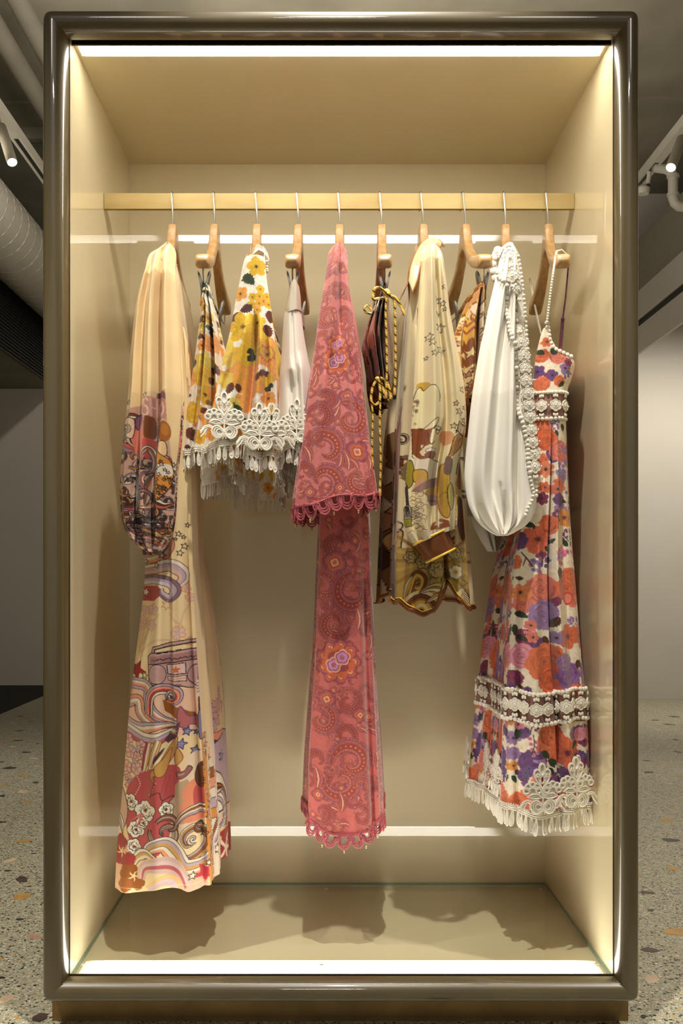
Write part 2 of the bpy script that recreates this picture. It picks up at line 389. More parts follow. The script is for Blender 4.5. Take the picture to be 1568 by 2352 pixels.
# terrazzo floor: fine grain in the material, the large chips are pieces of their own
def terrazzo():
    m = bpy.data.materials.new('terrazzo'); m.use_nodes = True; N = m.node_tree.nodes; L = m.node_tree.links; b = N['Principled BSDF']
    tc = N.new('ShaderNodeTexCoord')
    base = None
    def vor(scale, seed, size, colors, prev):
        mp = N.new('ShaderNodeMapping'); mp.inputs['Location'].default_value = (seed, seed * 0.7, 0); mp.inputs['Rotation'].default_value = (0, 0, seed); L.new(tc.outputs['Object'], mp.inputs['Vector'])
        wn = N.new('ShaderNodeTexNoise'); wn.inputs['Scale'].default_value = scale * 1.5; L.new(mp.outputs[0], wn.inputs['Vector'])
        ad = N.new('ShaderNodeMixRGB'); ad.blend_type = 'ADD'; ad.inputs[0].default_value = 0.35 / scale; L.new(mp.outputs[0], ad.inputs[1]); L.new(wn.outputs['Color'], ad.inputs[2])
        v = N.new('ShaderNodeTexVoronoi'); v.voronoi_dimensions = '2D'; v.distance = 'MANHATTAN'; v.inputs['Scale'].default_value = scale; v.inputs['Randomness'].default_value = 1; L.new(ad.outputs[0], v.inputs['Vector'])
        sep = N.new('ShaderNodeSeparateColor'); L.new(v.outputs['Color'], sep.inputs[0])
        thr = N.new('ShaderNodeMath'); thr.operation = 'MULTIPLY'; thr.inputs[1].default_value = size; L.new(sep.outputs[1], thr.inputs[0])
        lt = N.new('ShaderNodeMath'); lt.operation = 'LESS_THAN'; L.new(v.outputs['Distance'], lt.inputs[0]); L.new(thr.outputs[0], lt.inputs[1])
        rp = N.new('ShaderNodeValToRGB'); rp.color_ramp.interpolation = 'CONSTANT'; e = rp.color_ramp.elements
        for i, (pos, c) in enumerate(colors):
            el = e[i] if i < 2 else e.new(pos)
            el.position = pos; el.color = rgb(c)
        L.new(sep.outputs[0], rp.inputs[0])
        mx = N.new('ShaderNodeMixRGB'); L.new(lt.outputs[0], mx.inputs[0]); L.new(rp.outputs[0], mx.inputs[2])
        if prev is None: mx.inputs[1].default_value = rgb((168, 165, 141))
        else: L.new(prev.outputs[0], mx.inputs[1])
        return mx
    c1 = [(0, (206, 200, 178)), (0.3, (150, 150, 126)), (0.45, (216, 210, 190)), (0.66, (64, 64, 56)), (0.76, (190, 160, 108)), (0.84, (184, 180, 158)), (0.92, (124, 118, 98))]
    c2 = [(0, (52, 52, 48)), (0.22, (206, 200, 178)), (0.5, (36, 36, 36)), (0.62, (200, 166, 114)), (0.74, (222, 216, 198)), (0.9, (160, 144, 112))]
    a = vor(250, 1.3, 0.66, c1, None); a = vor(115, 4.1, 0.52, c2, a); a = vor(60, 7.7, 0.31, c2, a)
    L.new(a.outputs[0], b.inputs['Base Color']); b.inputs['Roughness'].default_value = 0.32
    return m
floor = struct(boxobj('floor', terrazzo(), None, -6, 6, -7, 7, -0.1, 0))
chipcols = {'orange': ((206, 164, 96), (190, 140, 70)), 'cream': ((224, 204, 174), (206, 180, 146)), 'black': ((44, 42, 44), (66, 60, 60)), 'brown': ((92, 76, 68), (62, 50, 46)), 'pink': ((214, 176, 150), (180, 138, 118))}
M_chip = {k: material('marble_chip_' + k, a, rough=0.3, var=0.1, scale=22, color2=b_) for k, (a, b_) in chipcols.items()}
rc = random.Random(11)
def chip(px, py, wpx, col, elong=None):
    d = CAMZ * F / (py - CY); x = (px - CX) * d / F; y = d + CAMY
    r_ = wpx * d / F / 2; a0 = rc.uniform(0, 6.28); n = rc.choice((5, 6, 7)); e = elong or rc.uniform(0.5, 0.9)
    pts = []
    th = rc.uniform(0, 3.14)
    for k in range(n):
        a = a0 + 2 * math.pi * (k + rc.uniform(-0.25, 0.25)) / n; q = r_ * rc.uniform(0.75, 1.15)
        u, v = q * math.cos(a), q * e * math.sin(a)
        pts.append((x + u * math.cos(th) - v * math.sin(th), y + u * math.sin(th) + v * math.cos(th)))
    top = [(p[0], p[1], 0.0006) for p in pts]; bot = [(p[0], p[1], -0.002) for p in pts]
    fs = [tuple(range(n))] + [(k, n + k, n + (k + 1) % n, (k + 1) % n) for k in range(n)]
    o = MB().add(top + bot, fs).build('stone_chip', M_chip[col], floor, smooth=False)
for c in [(47, 1645, 18, 'brown'), (70, 1657, 16, 'black'), (28, 1660, 24, 'cream'), (45, 1678, 26, 'brown'), (28, 1692, 26, 'orange'), (40, 1701, 26, 'black'), (86, 1708, 14, 'black'), (28, 1715, 24, 'cream'),
          (60, 1728, 28, 'black'), (76, 1742, 26, 'cream'), (84, 1760, 18, 'cream'), (20, 1764, 36, 'black'), (50, 1772, 14, 'orange'), (4, 1750, 14, 'brown'), (55, 1781, 34, 'orange'), (82, 1797, 22, 'brown'), (8, 1803, 22, 'orange'),
          (56, 1818, 46, 'cream'), (5, 1828, 22, 'black'), (62, 1843, 34, 'orange'), (5, 1888, 24, 'black'), (46, 1873, 18, 'orange'), (88, 1905, 16, 'cream'), (54, 1932, 42, 'orange'), (77, 1960, 16, 'black'), (23, 1977, 46, 'cream'),
          (17, 2000, 18, 'brown'), (50, 2019, 56, 'brown'), (67, 2036, 14, 'black'), (47, 2060, 56, 'orange'), (46, 2112, 22, 'black'), (75, 2151, 44, 'pink'), (5, 2203, 20, 'orange'), (4, 2246, 22, 'black'), (14, 2294, 46, 'cream'), (90, 2338, 52, 'brown'), (40, 2338, 16, 'orange'),
          (1504, 1654, 26, 'brown'), (1549, 1646, 34, 'brown'), (1538, 1646, 14, 'pink'), (1536, 1664, 30, 'brown'), (1511, 1676, 20, 'cream'), (1550, 1699, 26, 'brown'), (1556, 1727, 26, 'black'), (1484, 1747, 22, 'black'), (1488, 1774, 30, 'brown'), (1535, 1762, 26, 'orange'), (1560, 1783, 20, 'orange'),
          (1480, 1758, 12, 'orange'), (1537, 1800, 22, 'cream'), (1545, 1850, 28, 'orange'), (1532, 1884, 46, 'orange'), (1540, 1930, 46, 'black'), (1484, 1952, 20, 'pink'), (1544, 1994, 40, 'orange'), (1520, 2028, 16, 'orange'), (1486, 2050, 34, 'brown'), (1494, 2091, 22, 'brown'),
          (1545, 2140, 62, 'orange'), (1490, 2182, 46, 'brown'), (1497, 2250, 56, 'cream'), (1478, 2335, 20, 'black'), (1520, 1712, 14, 'orange'), (1500, 1722, 14, 'cream')]:
    chip(*c)
for _ in range(70):    # chips the frame hides from here, seen from a step to the side
    x, y = rc.uniform(-2.0, 2.2), rc.uniform(-0.3, 4.5)
    if -0.58 < x < 0.64 and -0.05 < y < 0.7: continue
    d = y - CAMY
    pxx = CX + x * F / d
    if not (100 < pxx < 1460): continue
    chip(pxx, CY + CAMZ * F / d, rc.uniform(0.03, 0.075) * F / d, rc.choice(list(M_chip)))

struct(boxobj('ceiling', M_conc, None, -6, 6, -7, 7, 3.6, 3.75))
struct(boxobj('wall_back', M_wall, None, -6, 0.1, YL, YL + 0.1, 0, 3.6))
struct(boxobj('wall_back', M_wall, None, 0.1, 6, YR, YR + 0.1, 0, 3.6))
struct(boxobj('wall_left', M_wall, None, -6.1, -6, -7, 7, 0, 3.6))
struct(boxobj('wall_right', M_wall, None, 6, 6.1, -7, 7, 0, 3.6))
tag(boxobj('carpet', M_carpet, None, -5.9, -2.05, 3.0, YL - 0.005, 0.0, 0.004), 'black carpet strip along the far left wall', 'carpet')
# ceiling seams
ceil_z = 3.6
for i, (x0, x1, py) in enumerate(((-4.5, 0.2, 232), (0.2, 4.5, 222), (-4.5, 0.2, 292))):
    y = (ceil_z - CAMZ) * F / (CY - py) + CAMY
    struct(boxobj('trim_%d' % (i + 1), M_conc, None, x0, x1, y, y + 0.05, 3.585 if i < 2 else 3.53, 3.62))
# pipes under the ceiling, left
def pipe_along(name, label, x, z, r, y0, y1, mat, cat='pipe', collars=()):
    e = empty(name, (x, y0, z), label, cat)
    MB().tube([(x, y0, z), (x, y1, z)], r, 24).build('pipe_barrel', mat, e)
    for c in collars: MB().tube([(x, c - 0.03, z), (x, c + 0.03, z)], r * 1.12, 24).build('pipe_collar', mat, e)
    return e
pipe_along('ceiling_pipe', 'grey ceiling pipe nearest the top left corner of the cabinet', -1.275, 3.27, 0.044, -3, 6.0, M_pipe, collars=(5.2,))
pipe_along('ceiling_pipe', 'grey ceiling pipe between the other pipe and the left track', -1.435, 3.27, 0.047, -3, 6.0, M_pipe, collars=(5.6,))
# spiral duct
dx, dz, dr = -1.89, 2.88, 0.2
duct = empty('spiral_duct', (dx, -1, dz), 'large round spiral wound air duct under the ceiling at left', 'duct')
MB().tube([(dx, -2.5, dz), (dx, 5.9, dz)], dr, 48).build('duct_barrel', M_white, duct)
hel = []
turns = int(8.0 / 0.13)
for k in range(turns * 24):
    a = 2 * math.pi * k / 24; hel.append((dx + (dr + 0.0005) * math.cos(a), -2.3 + 0.13 * k / 24, dz + (dr + 0.0005) * math.sin(a)))
MB().tube(hel, 0.0016, 4).build('spiral_seam', material('duct_seam', (176, 170, 154), rough=0.4, var=0.02), duct)
# left bulkhead with black slatted grille
bx = -2.129
struct(boxobj('trim_4', M_conc, None, -5.9, bx - 0.02, -2.5, YL, 2.371, 2.42))
gr = empty('ceiling_grille', (bx, 2, 2.371), 'black horizontal slatted grille on the bulkhead below the spiral duct', 'grille')
boxobj('grille_back', M_black, gr, bx - 0.02, bx - 0.012, -2.5, YL, 2.372, 2.86)
pitch = 0.0235
k = 0
z = 2.374
while z < 2.85:
    boxobj('slat', M_slat, gr, bx - 0.012, bx, -2.5, YL - 0.001, z, z + 0.010); z += pitch
# right beam and fascia
struct(boxobj('trim_5', M_rough, None, 2.2, 3.4, -2.5, YR, 2.855, 3.232))
fs_ = empty('ceiling_fascia', (2.18, 1, 2.42), 'white fascia board with a black slot under the concrete beam at right', 'fascia')
boxobj('fascia_board', M_wall, fs_, 2.18, 2.2, -2.5, YR, 2.655, 2.852)
boxobj('fascia_board', M_wall, fs_, 2.18, 2.2, -2.5, YR, 2.42, 2.605)
boxobj('light_slot', M_black, fs_, 2.19, 2.2, -2.5, YR, 2.605, 2.655)
# lighting tracks and spots
def track(x, z, ys, label):
    t = empty('lighting_track', (x, 2, z), label, 'lighting track')
    boxobj('track_rail', M_white, t, x - 0.026, x + 0.026, -2, 5.1, z + 0.012, z + 0.05)
    boxobj('track_edge', M_white, t, x - 0.026, x - 0.013, -2, 5.1, z, z + 0.012)
    boxobj('track_edge', M_white, t, x + 0.013, x + 0.026, -2, 5.1, z, z + 0.012)
    boxobj('slot_cover', M_white, t, x - 0.013, x + 0.013, -2, ys, z + 0.001, z + 0.012)
    boxobj('track_slot', M_black, t, x - 0.013, x + 0.013, ys, 5.1, z + 0.006, z + 0.012)
    MB().tube([(x, 0.6, z + 0.05), (x, 0.6, 3.6)], 0.004, 6).build('suspension_wire', M_white, t)
    MB().tube([(x, 4.4, z + 0.05), (x, 4.4, 3.6)], 0.004, 6).build('suspension_wire', M_white, t)
track(-1.535, 3.05, 3.06, 'white lighting track with black slot above the spiral duct at left')
track(1.755, 3.05, 3.35, 'white lighting track with black slot beside the drain pipe at right')
M_lens = material('spot_lens', (250, 246, 232), rough=0.2, var=0.02, emit=(1, 0.96, 0.88), strength=1.6)
M_spotw = material('spot_white', (150, 144, 128), rough=0.5, var=0.03)
M_refl = material('spot_reflector', (225, 222, 212), rough=0.2, var=0.02, emit=(1, 0.97, 0.9), strength=0.8)
def spotlamp(face, top, r, tx, label):
    face, top = Vector(face), Vector(top)
    s_ = empty('track_spotlight', top, label, 'spotlight')
    ax = (face - top).normalized(); L_ = (face - top).length
    MB().lathe(top, [(r * 0.8, 0), (r, 0.006), (r, L_), (r * 0.93, L_), (r * 0.86, L_ - 0.012)], 28, ax).build('spot_body', M_spotw, s_)
    MB().lathe(face - ax * 0.012, [(r * 0.93, 0.0115), (r * 0.62, 0.001), (r * 0.6, 0.0005)], 28, ax).build('reflector_ring', M_refl, s_)
    MB().lathe(face - ax * 0.011, [(r * 0.66, 0.0), (r * 0.6, 0.002)], 28, ax).build('lens', M_lens, s_)
    MB().tube([top + Vector((0, 0, 0.0)), Vector((tx, top.y, 3.055))], 0.008, 8).build('spot_stem', M_spotw, s_)
spotlamp(W(28, 373, 2.66), W(2, 290, 2.78), 0.024, -1.535, 'white cylindrical spotlight hanging from the left lighting track')
spotlamp(W(1540, 385, 2.66), W(1566, 318, 2.78), 0.024, 1.755, 'white cylindrical spotlight hanging from the right lighting track')
# drain pipe at right
dp = empty('drain_pipe', W(1545, 420, 3.4), 'pale plastic drain pipe with elbow beside the right spotlight', 'pipe')
MB().tube([W(1500, 384, 3.4), W(1530, 388, 3.4), W(1543, 398, 3.4), W(1545, 412, 3.4), W(1545, 455, 3.4), W(1549, 466, 3.4), W(1558, 474, 3.4), W(1600, 478, 3.4)], 0.026, 16).build('pipe_barrel', M_white, dp)
MB().tube([W(1545, 402, 3.4), W(1545, 408, 3.4)], 0.033, 16).build('pipe_collar', M_white, dp)
MB().tube([W(1545, 444, 3.4), W(1545, 450, 3.4)], 0.032, 16).build('pipe_collar', M_white, dp)
sd = empty('smoke_detector', W(1478, 445, 3.4), 'round white detector half hidden behind the cabinet at right', 'detector')
MB().lathe(W(1476, 446, 3.4), [(0.03, 0), (0.036, 0.012), (0.036, 0.03), (0.02, 0.045)], 20).build('detector_body', M_white, sd)
MB().tube([W(1486, 430, 3.4), W(1490, 405, 3.4), W(1490, 395, 3.4)], 0.012, 10).build('mounting_arm', M_white, sd)
MB().lathe(W(1488, 428, 3.38), [(0.006, 0), (0.012, 0.008), (0.003, 0.016)], 10).build('sprinkler_head', M_black, sd)
# ------------------------------------------------------------------ hangers
M_wood = material('varnished_beech', (190, 156, 110), rough=0.34, coat=0.25, var=0.14, scale=26, stretch=(3, 0.6, 3), color2=(168, 128, 82), bump=0.05)
M_steel = material('brushed_steel', (176, 172, 164), rough=0.28, metal=0.9, var=0.08, scale=60)
M_clip = material('steel_clip', (112, 110, 105), rough=0.35, metal=0.8, var=0.08)
HZ = 1.648; HY = 0.288
zu_p = [(0, 0), (0.010, -0.0005), (0.016, -0.006), (0.022, -0.024), (0.030, -0.043), (0.045, -0.063), (0.07, -0.084), (0.1, -0.1), (0.14, -0.113), (0.175, -0.1205), (0.187, -0.124), (0.193, -0.130), (0.196, -0.137)]
zl_p = [(0, -0.058), (0.02, -0.064), (0.04, -0.085), (0.07, -0.109), (0.1, -0.125), (0.14, -0.140), (0.175, -0.150), (0.187, -0.151), (0.193, -0.147), (0.196, -0.140)]
def interp(p, x): return float(np.interp(x, [a for a, _ in p], [b for _, b in p]))
def hanger_meshes():
    ys = sorted(set([-a for a in (0.196, 0.1945, 0.191, 0.187, 0.181, 0.177, 0.175, 0.173, 0.16, 0.145, 0.13, 0.115, 0.1, 0.085, 0.07, 0.057, 0.045, 0.037, 0.03, 0.026, 0.022, 0.019, 0.016, 0.013, 0.010, 0.005)]) | {0.0}) + [a for a in (0.005, 0.010, 0.013, 0.016, 0.019, 0.022, 0.026, 0.03, 0.037, 0.045, 0.057, 0.07, 0.085, 0.1, 0.115, 0.13, 0.145, 0.16, 0.173, 0.175, 0.177, 0.181, 0.187, 0.191, 0.1945, 0.196)]
    n = 16; vs = []
    for y in ys:
        a = abs(y); zu, zl = interp(zu_p, a), interp(zl_p, a)
        if 0.1735 < a < 0.1765: zu -= 0.003          # notch for straps
        hw = np.interp(a, [0, 0.05, 0.12, 0.18, 0.19, 0.196], [0.0098, 0.0098, 0.0125, 0.0152, 0.0145, 0.0085])
        c, h = (zu + zl) / 2, (zu - zl) / 2
        for k in range(n):
            t = 2 * math.pi * k / n; e = 0.42
            cx_, sx_ = math.cos(t), math.sin(t)
            vs.append((math.copysign(abs(cx_) ** e, cx_) * hw, y, c + math.copysign(abs(sx_) ** e, sx_) * h))
    fs = []
    for i in range(len(ys) - 1):
        for k in range(n):
            l = (k + 1) % n; fs.append((i * n + k, i * n + l, (i + 1) * n + l, (i + 1) * n + k))
    fs.append(tuple(range(n))); fs.append(tuple(range((len(ys) - 1) * n, len(ys) * n)))
    body = MB().add(vs, fs).mesh('hanger_body', M_wood, angle=50)
    zt = RZ1 - HZ + 0.0028; ry = (RY0 + RY1) / 2 - HY
    pts = [(0, 0, -0.012), (0, 0, 0.004), (-0.001, 0.0, 0.03)]
    for k in range(11):
        a = math.pi * k / 10; pts.append((-0.004, ry - 0.0145 * math.cos(a), zt - 0.0105 + 0.0105 * math.sin(a)))
    pts += [(-0.004, ry + 0.0145, zt - 0.03), (-0.004, ry + 0.0135, zt - 0.036)]
    pts = cr([pts[0], pts[1], pts[2]] + pts[3:], 3)
    hook = MB().tube(pts, 0.0019, 8).mesh('hook', M_steel)
    ferr = MB().lathe((0, 0, -0.002), [(0.0042, 0), (0.0042, 0.003), (0.003, 0.0045)], 12).mesh('ferrule', M_steel)
    # clip bar and clips
    cb = MB().tube(cr([(0.0, -0.178, -0.145), (0.0, -0.178, -0.162), (0, -0.172, -0.176), (0, -0.155, -0.1785), (0, 0.12, -0.1785), (0, 0.172, -0.176), (0, 0.178, -0.162), (0, 0.178, -0.145)], 5), 0.0016, 8).mesh('clip_bar', M_steel)
    m = MB()
    for sg in (-1, 1):
        for y0 in (0,):
            sec = [(0.0115, 0.027), (0.0085, 0.021), (0.0025, -0.003), (0.0024, -0.018), (0.0040, -0.032)]
            hwy = [0.005, 0.009, 0.0115, 0.0115, 0.0095]
            thk = [0.0014, 0.0042, 0.0052, 0.0030, 0.0018]
            vs = []
            for (x, z), h, tk in zip(sec, hwy, thk):
                for th in (0, tk):
                    for yy in (-h, h): vs.append((sg * (x + th), yy, z))
            fs = []
            for i in range(len(sec) - 1):
                b = i * 4
                fs += [(b, b + 1, b + 5, b + 4), (b + 2, b + 3, b + 7, b + 6), (b, b + 2, b + 6, b + 4), (b + 1, b + 3, b + 7, b + 5)]
            fs += [(0, 1, 3, 2), (16, 17, 19, 18)]
            m.add(vs, fs)
    m.tube([(-0.006, 0, 0), (0.006, 0, 0)], 0.0035, 10)
    clip = m.mesh('clip', M_clip, angle=30)
    return body, hook, ferr, cb, clip
HB, HH, HF, HC, HCL = hanger_meshes()
HANG = []
hang_px = [397, 493, 590, 685, 780, 876, 971, 1068, 1161, 1258]
hang_yaw = [0, -1.4, 1.2, -2.4, -2, -1.2, 2, 4.5, -8, -3.2]
hang_label = ['wooden hanger inside the cream printed maxi dress', 'wooden clip hanger above the small yellow flowered skirt', 'wooden hanger inside the yellow flowered lace hem dress',
              'wooden clip hanger holding the white lace hem skirt', 'wooden hanger inside the rose paisley dress', 'wooden clip hanger holding the brown and gold tie top',
              'wooden hanger inside the cream shirt with printed face', 'wooden clip hanger holding the amber printed shorts', 'wooden hanger under the white lace blouse', 'bare wooden hanger carrying the flowered strap dress']
for i in range(10):
    x = XW(hang_px[i], HY)
    e = empty('clothes_hanger', (x, HY, HZ), hang_label[i], 'hanger', 'wooden hangers on the brass rail')
    e.rotation_euler = (0, 0, R(hang_yaw[i]))
    HANG.append(e)
    parts = [('hanger_body', HB, (0, 0, 0)), ('hook', HH, (0, 0, 0)), ('ferrule', HF, (0, 0, 0))]
    if i in (1, 3, 5, 7): parts += [('clip_bar', HC, (0, 0, 0)), ('clip', HCL, (0, -0.160, -0.1785)), ('clip', HCL, (0, 0.06, -0.1785))]
    for nm, me, off in parts:
        o = bpy.data.objects.new(nm, me); COL.objects.link(o); o.parent = e; o.location = off
# ------------------------------------------------------------------ dyeing cloth: a small painter whose result goes into mesh colour attributes
class Cloth:
    """canvas in the flat pattern coordinates of one garment piece (x right, y down)"""
    def __init__(s, x0, y0, x1, y1, base, ss=2.0, seed=0):
        s.x0, s.y0, s.ss = x0, y0, ss
        s.w, s.h = int((x1 - x0) * ss) + 2, int((y1 - y0) * ss) + 2
        s.a = np.empty((s.h, s.w, 3), np.float32); s.a[:] = base
        s.rng = random.Random(seed); s.nr = np.random.RandomState(seed); s.clip = None
    def _win(s, xa, ya, xb, yb):
        i0 = max(0, int((xa - s.x0) * s.ss)); i1 = min(s.w, int((xb - s.x0) * s.ss) + 2)
        j0 = max(0, int((ya - s.y0) * s.ss)); j1 = min(s.h, int((yb - s.y0) * s.ss) + 2)
        if i1 <= i0 or j1 <= j0: return None
        X = (np.arange(i0, i1, dtype=np.float32) + 0.5) / s.ss + s.x0
        Y = (np.arange(j0, j1, dtype=np.float32) + 0.5) / s.ss + s.y0
        return i0, i1, j0, j1, X[None, :], Y[:, None]
    def _put(s, wn, m, col, a):
        i0, i1, j0, j1 = wn[:4]; m = m * a
        if s.clip is not None: m = m * s.clip[j0:j1, i0:i1]
        v = s.a[j0:j1, i0:i1]; v += (np.asarray(col, np.float32) - v) * m[..., None]
    def polymask(s, pts, wn):
        X, Y = wn[4], wn[5]; P = np.asarray(pts, np.float32)
        ins = np.zeros((Y.shape[0], X.shape[1]), bool)
        x1, y1 = P[-1]
        for x2, y2 in P:
            if y1 != y2:
                rows = ((Y[:, 0] < y1) != (Y[:, 0] < y2))
                if rows.any():
                    xi = x1 + (Y[rows, 0] - y1) * (x2 - x1) / (y2 - y1)
                    ins[rows] ^= X < xi[:, None]
            x1, y1 = x2, y2
        return ins.astype(np.float32)
    def fill(s, pts, col, a=1.0):
        P = np.asarray(pts, float)
        wn = s._win(P[:, 0].min() - 1, P[:, 1].min() - 1, P[:, 0].max() + 1, P[:, 1].max() + 1)
        if wn: s._put(wn, s.polymask(P, wn), col, a)
        return s
    def blob(s, pts, col, a=1.0, line=None, lw=1.6, n=8):
        c = cr(pts, n, True); s.fill(c, col, a)
        if line is not None: s.stroke(np.vstack([c, c[:1]]), lw, line)
        return s
    def stroke(s, pts, wd, col, a=1.0):
        P = np.asarray(pts, np.float32)
        if len(P) > 26:
            for i in range(0, len(P) - 1, 24): s.stroke(P[i:i + 25], wd, col, a)
            return s
        r = wd / 2 + 1
        wn = s._win(P[:, 0].min() - r, P[:, 1].min() - r, P[:, 0].max() + r, P[:, 1].max() + r)
        if not wn: return s
        X, Y = wn[4], wn[5]; D = np.full((Y.shape[0], X.shape[1]), 1e9, np.float32)
        for (ax, ay), (bx_, by) in zip(P[:-1], P[1:]):
            dx_, dy_ = bx_ - ax, by - ay; q = dx_ * dx_ + dy_ * dy_ + 1e-9
            t = np.clip(((X - ax) * dx_ + (Y - ay) * dy_) / q, 0, 1)
            D = np.minimum(D, (X - ax - t * dx_) ** 2 + (Y - ay - t * dy_) ** 2)
        s._put(wn, np.clip((wd / 2 - np.sqrt(D)) * s.ss + 0.5, 0, 1), col, a); return s
    def curve(s, pts, wd, col, a=1.0, n=8): return s.stroke(cr(pts, n), wd, col, a)
    def dot(s, x, y, r, col, a=1.0, ry=None):
        ry = ry or r
        wn = s._win(x - r - 1, y - ry - 1, x + r + 1, y + ry + 1)
        if wn:
            d = np.sqrt(((wn[4] - x) / r) ** 2 + ((wn[5] - y) / ry) ** 2)
            s._put(wn, np.clip((1 - d) * min(r, ry) * s.ss + 0.5, 0, 1), col, a)
        return s
    def band(s, c, wds, col, a=1.0, line=None, lw=1.4):
        """a ribbon of varying width along a centre line"""
        c = np.asarray(c, float); t = np.gradient(c, axis=0); t /= np.linalg.norm(t, axis=1, keepdims=True) + 1e-9
        nrm = np.stack([-t[:, 1], t[:, 0]], 1); h = (np.asarray(wds) / 2)[:, None]
        P = np.vstack([c + nrm * h, (c - nrm * h)[::-1]]); s.fill(P, col, a)
        if line is not None: s.stroke(np.vstack([P, P[:1]]), lw, line)
        return s
    def noise(s, amt, cell, tint=(1, 1, 1)):
        """brushy unevenness of the dye"""
        gh, gw = max(2, int(s.h / cell / s.ss) + 2), max(2, int(s.w / cell / s.ss) + 2)
        g = s.nr.normal(0, 1, (gh, gw)).astype(np.float32)
        yy = np.linspace(0, gh - 1.001, s.h); xx = np.linspace(0, gw - 1.001, s.w)
        j, i = yy.astype(int), xx.astype(int); fy, fx = (yy - j)[:, None], (xx - i)[None, :]
        j2, i2 = np.minimum(j + 1, gh - 1), np.minimum(i + 1, gw - 1)
        v = (g[j][:, i] * (1 - fx) + g[j][:, i2] * fx) * (1 - fy) + (g[j2][:, i] * (1 - fx) + g[j2][:, i2] * fx) * fy
        s.a *= 1 + amt * v[..., None] * np.asarray(tint, np.float32); np.clip(s.a, 0, 255, out=s.a); return s
    def clipto(s, pts):
        if pts is None: s.clip = None; return s
        P = np.asarray(pts, float); wn = s._win(s.x0, s.y0, s.x0 + s.w / s.ss, s.y0 + s.h / s.ss)
        s.clip = s.polymask(P, wn)[:s.h, :s.w]; return s
    def sample(s, U, V):
        x = np.clip((U - s.x0) * s.ss - 0.5, 0, s.w - 1.001); y = np.clip((V - s.y0) * s.ss - 0.5, 0, s.h - 1.001)
        i, j = x.astype(int), y.astype(int); fx, fy = (x - i)[..., None], (y - j)[..., None]
        return (s.a[j, i] * (1 - fx) + s.a[j, i + 1] * fx) * (1 - fy) + (s.a[j + 1, i] * (1 - fx) + s.a[j + 1, i + 1] * fx) * fy
    # ---- motifs
    def star(s, x, y, r, rot=0.0, fill=None, line=(38, 28, 24), lw=1.5, n=5, inner=0.45):
        p = [(x + (r if k % 2 == 0 else r * inner) * math.sin(rot + math.pi * k / n), y - (r if k % 2 == 0 else r * inner) * math.cos(rot + math.pi * k / n)) for k in range(2 * n)]
        if fill is not None: s.fill(p, fill)
        if line is not None: s.stroke(p + p[:1], lw, line)
        return s
    def petals(s, x, y, r, n, rot=0.0, depth=0.3, jag=0.05, sx=1.0, sy=1.0, k=72):
        th = np.linspace(0, 2 * np.pi, k, endpoint=False)
        q = r * (1 - depth + depth * np.abs(np.cos(n * (th - rot) / 2)) ** 0.6) * (1 + jag * s.nr.normal(0, 1, k))
        return np.stack([x + q * np.cos(th) * sx, y + q * np.sin(th) * sy], 1)
    def flower(s, x, y, r, col, dark, heart, n=5, rot=None, sx=1.0, sy=1.0, line=None, heart_r=0.22, streaks=5, ring=None):
        rot = s.rng.uniform(0, 6.28) if rot is None else rot
        P = s.petals(x, y, r, n, rot, 0.34, 0.025, sx, sy); s.fill(P, col)
        for i in range(n):
            a = rot + 2 * math.pi * i / n
            b = a + math.pi / n
            s.stroke([(x + r * 0.25 * math.cos(b) * sx, y + r * 0.25 * math.sin(b) * sy), (x + r * 0.66 * math.cos(b) * sx, y + r * 0.66 * math.sin(b) * sy)], max(0.8, r * 0.05), dark, 0.7)
            for _ in range(streaks):
                c = a + s.rng.uniform(-0.5, 0.5) * 2 * math.pi / n * 0.8; l0, l1 = s.rng.uniform(0.2, 0.4), s.rng.uniform(0.5, 0.85)
                s.stroke([(x + r * l0 * math.cos(c) * sx, y + r * l0 * math.sin(c) * sy), (x + r * l1 * math.cos(c + 0.06) * sx, y + r * l1 * math.sin(c + 0.06) * sy)], max(0.7, r * 0.04), dark, 0.4)
        if line is not None: s.stroke(np.vstack([P, P[:1]]), 1.3, line)
        if ring is not None: s.dot(x, y, r * heart_r * 1.6, ring, 0.8)
        s.fill(s.petals(x, y, r * heart_r, 7, 0, 0.3, 0.15, sx, sy, 30), heart)
        return s
    def rose(s, x, y, r, col, dark, light, rot=0.0, sx=1.0):
        s.fill(s.petals(x, y, r, 8, rot, 0.12, 0.03, sx), col)
        for i in range(14):
            a = s.rng.uniform(0, 6.28); q = r * s.rng.uniform(0.35, 0.85); c = s.rng.choice((dark, light, light, dark))
            arc = [(x + q * math.cos(a + t) * sx, y + q * math.sin(a + t)) for t in np.linspace(-0.5, 0.5, 7)]
            s.band(arc, np.array([0.05, 0.5, 0.9, 1, 0.9, 0.5, 0.05]) * r * s.rng.uniform(0.1, 0.2), c, 0.55)
        for q, cc, al in ((0.72, dark, 0.28), (0.66, col, 0.8), (0.52, light, 0.45), (0.46, dark, 0.35), (0.40, col, 0.85), (0.26, dark, 0.5), (0.2, col, 0.7), (0.1, dark, 0.7)):
            o_ = r * 0.1 * (1 - q); s.fill(s.petals(x + o_ * math.cos(rot + 9 * q), y + o_ * math.sin(rot + 9 * q), r * q, 5, rot + 7 * q, 0.2, 0.06, sx, k=40), cc, al)
        for i in range(9):
            a = s.rng.uniform(0, 6.28); q = r * s.rng.uniform(0.3, 0.92)
            s.stroke([(x + q * math.cos(a + t) * sx, y + q * math.sin(a + t)) for t in np.linspace(-0.4, 0.4, 6)], max(0.8, r * 0.035), dark, 0.5)
        return s
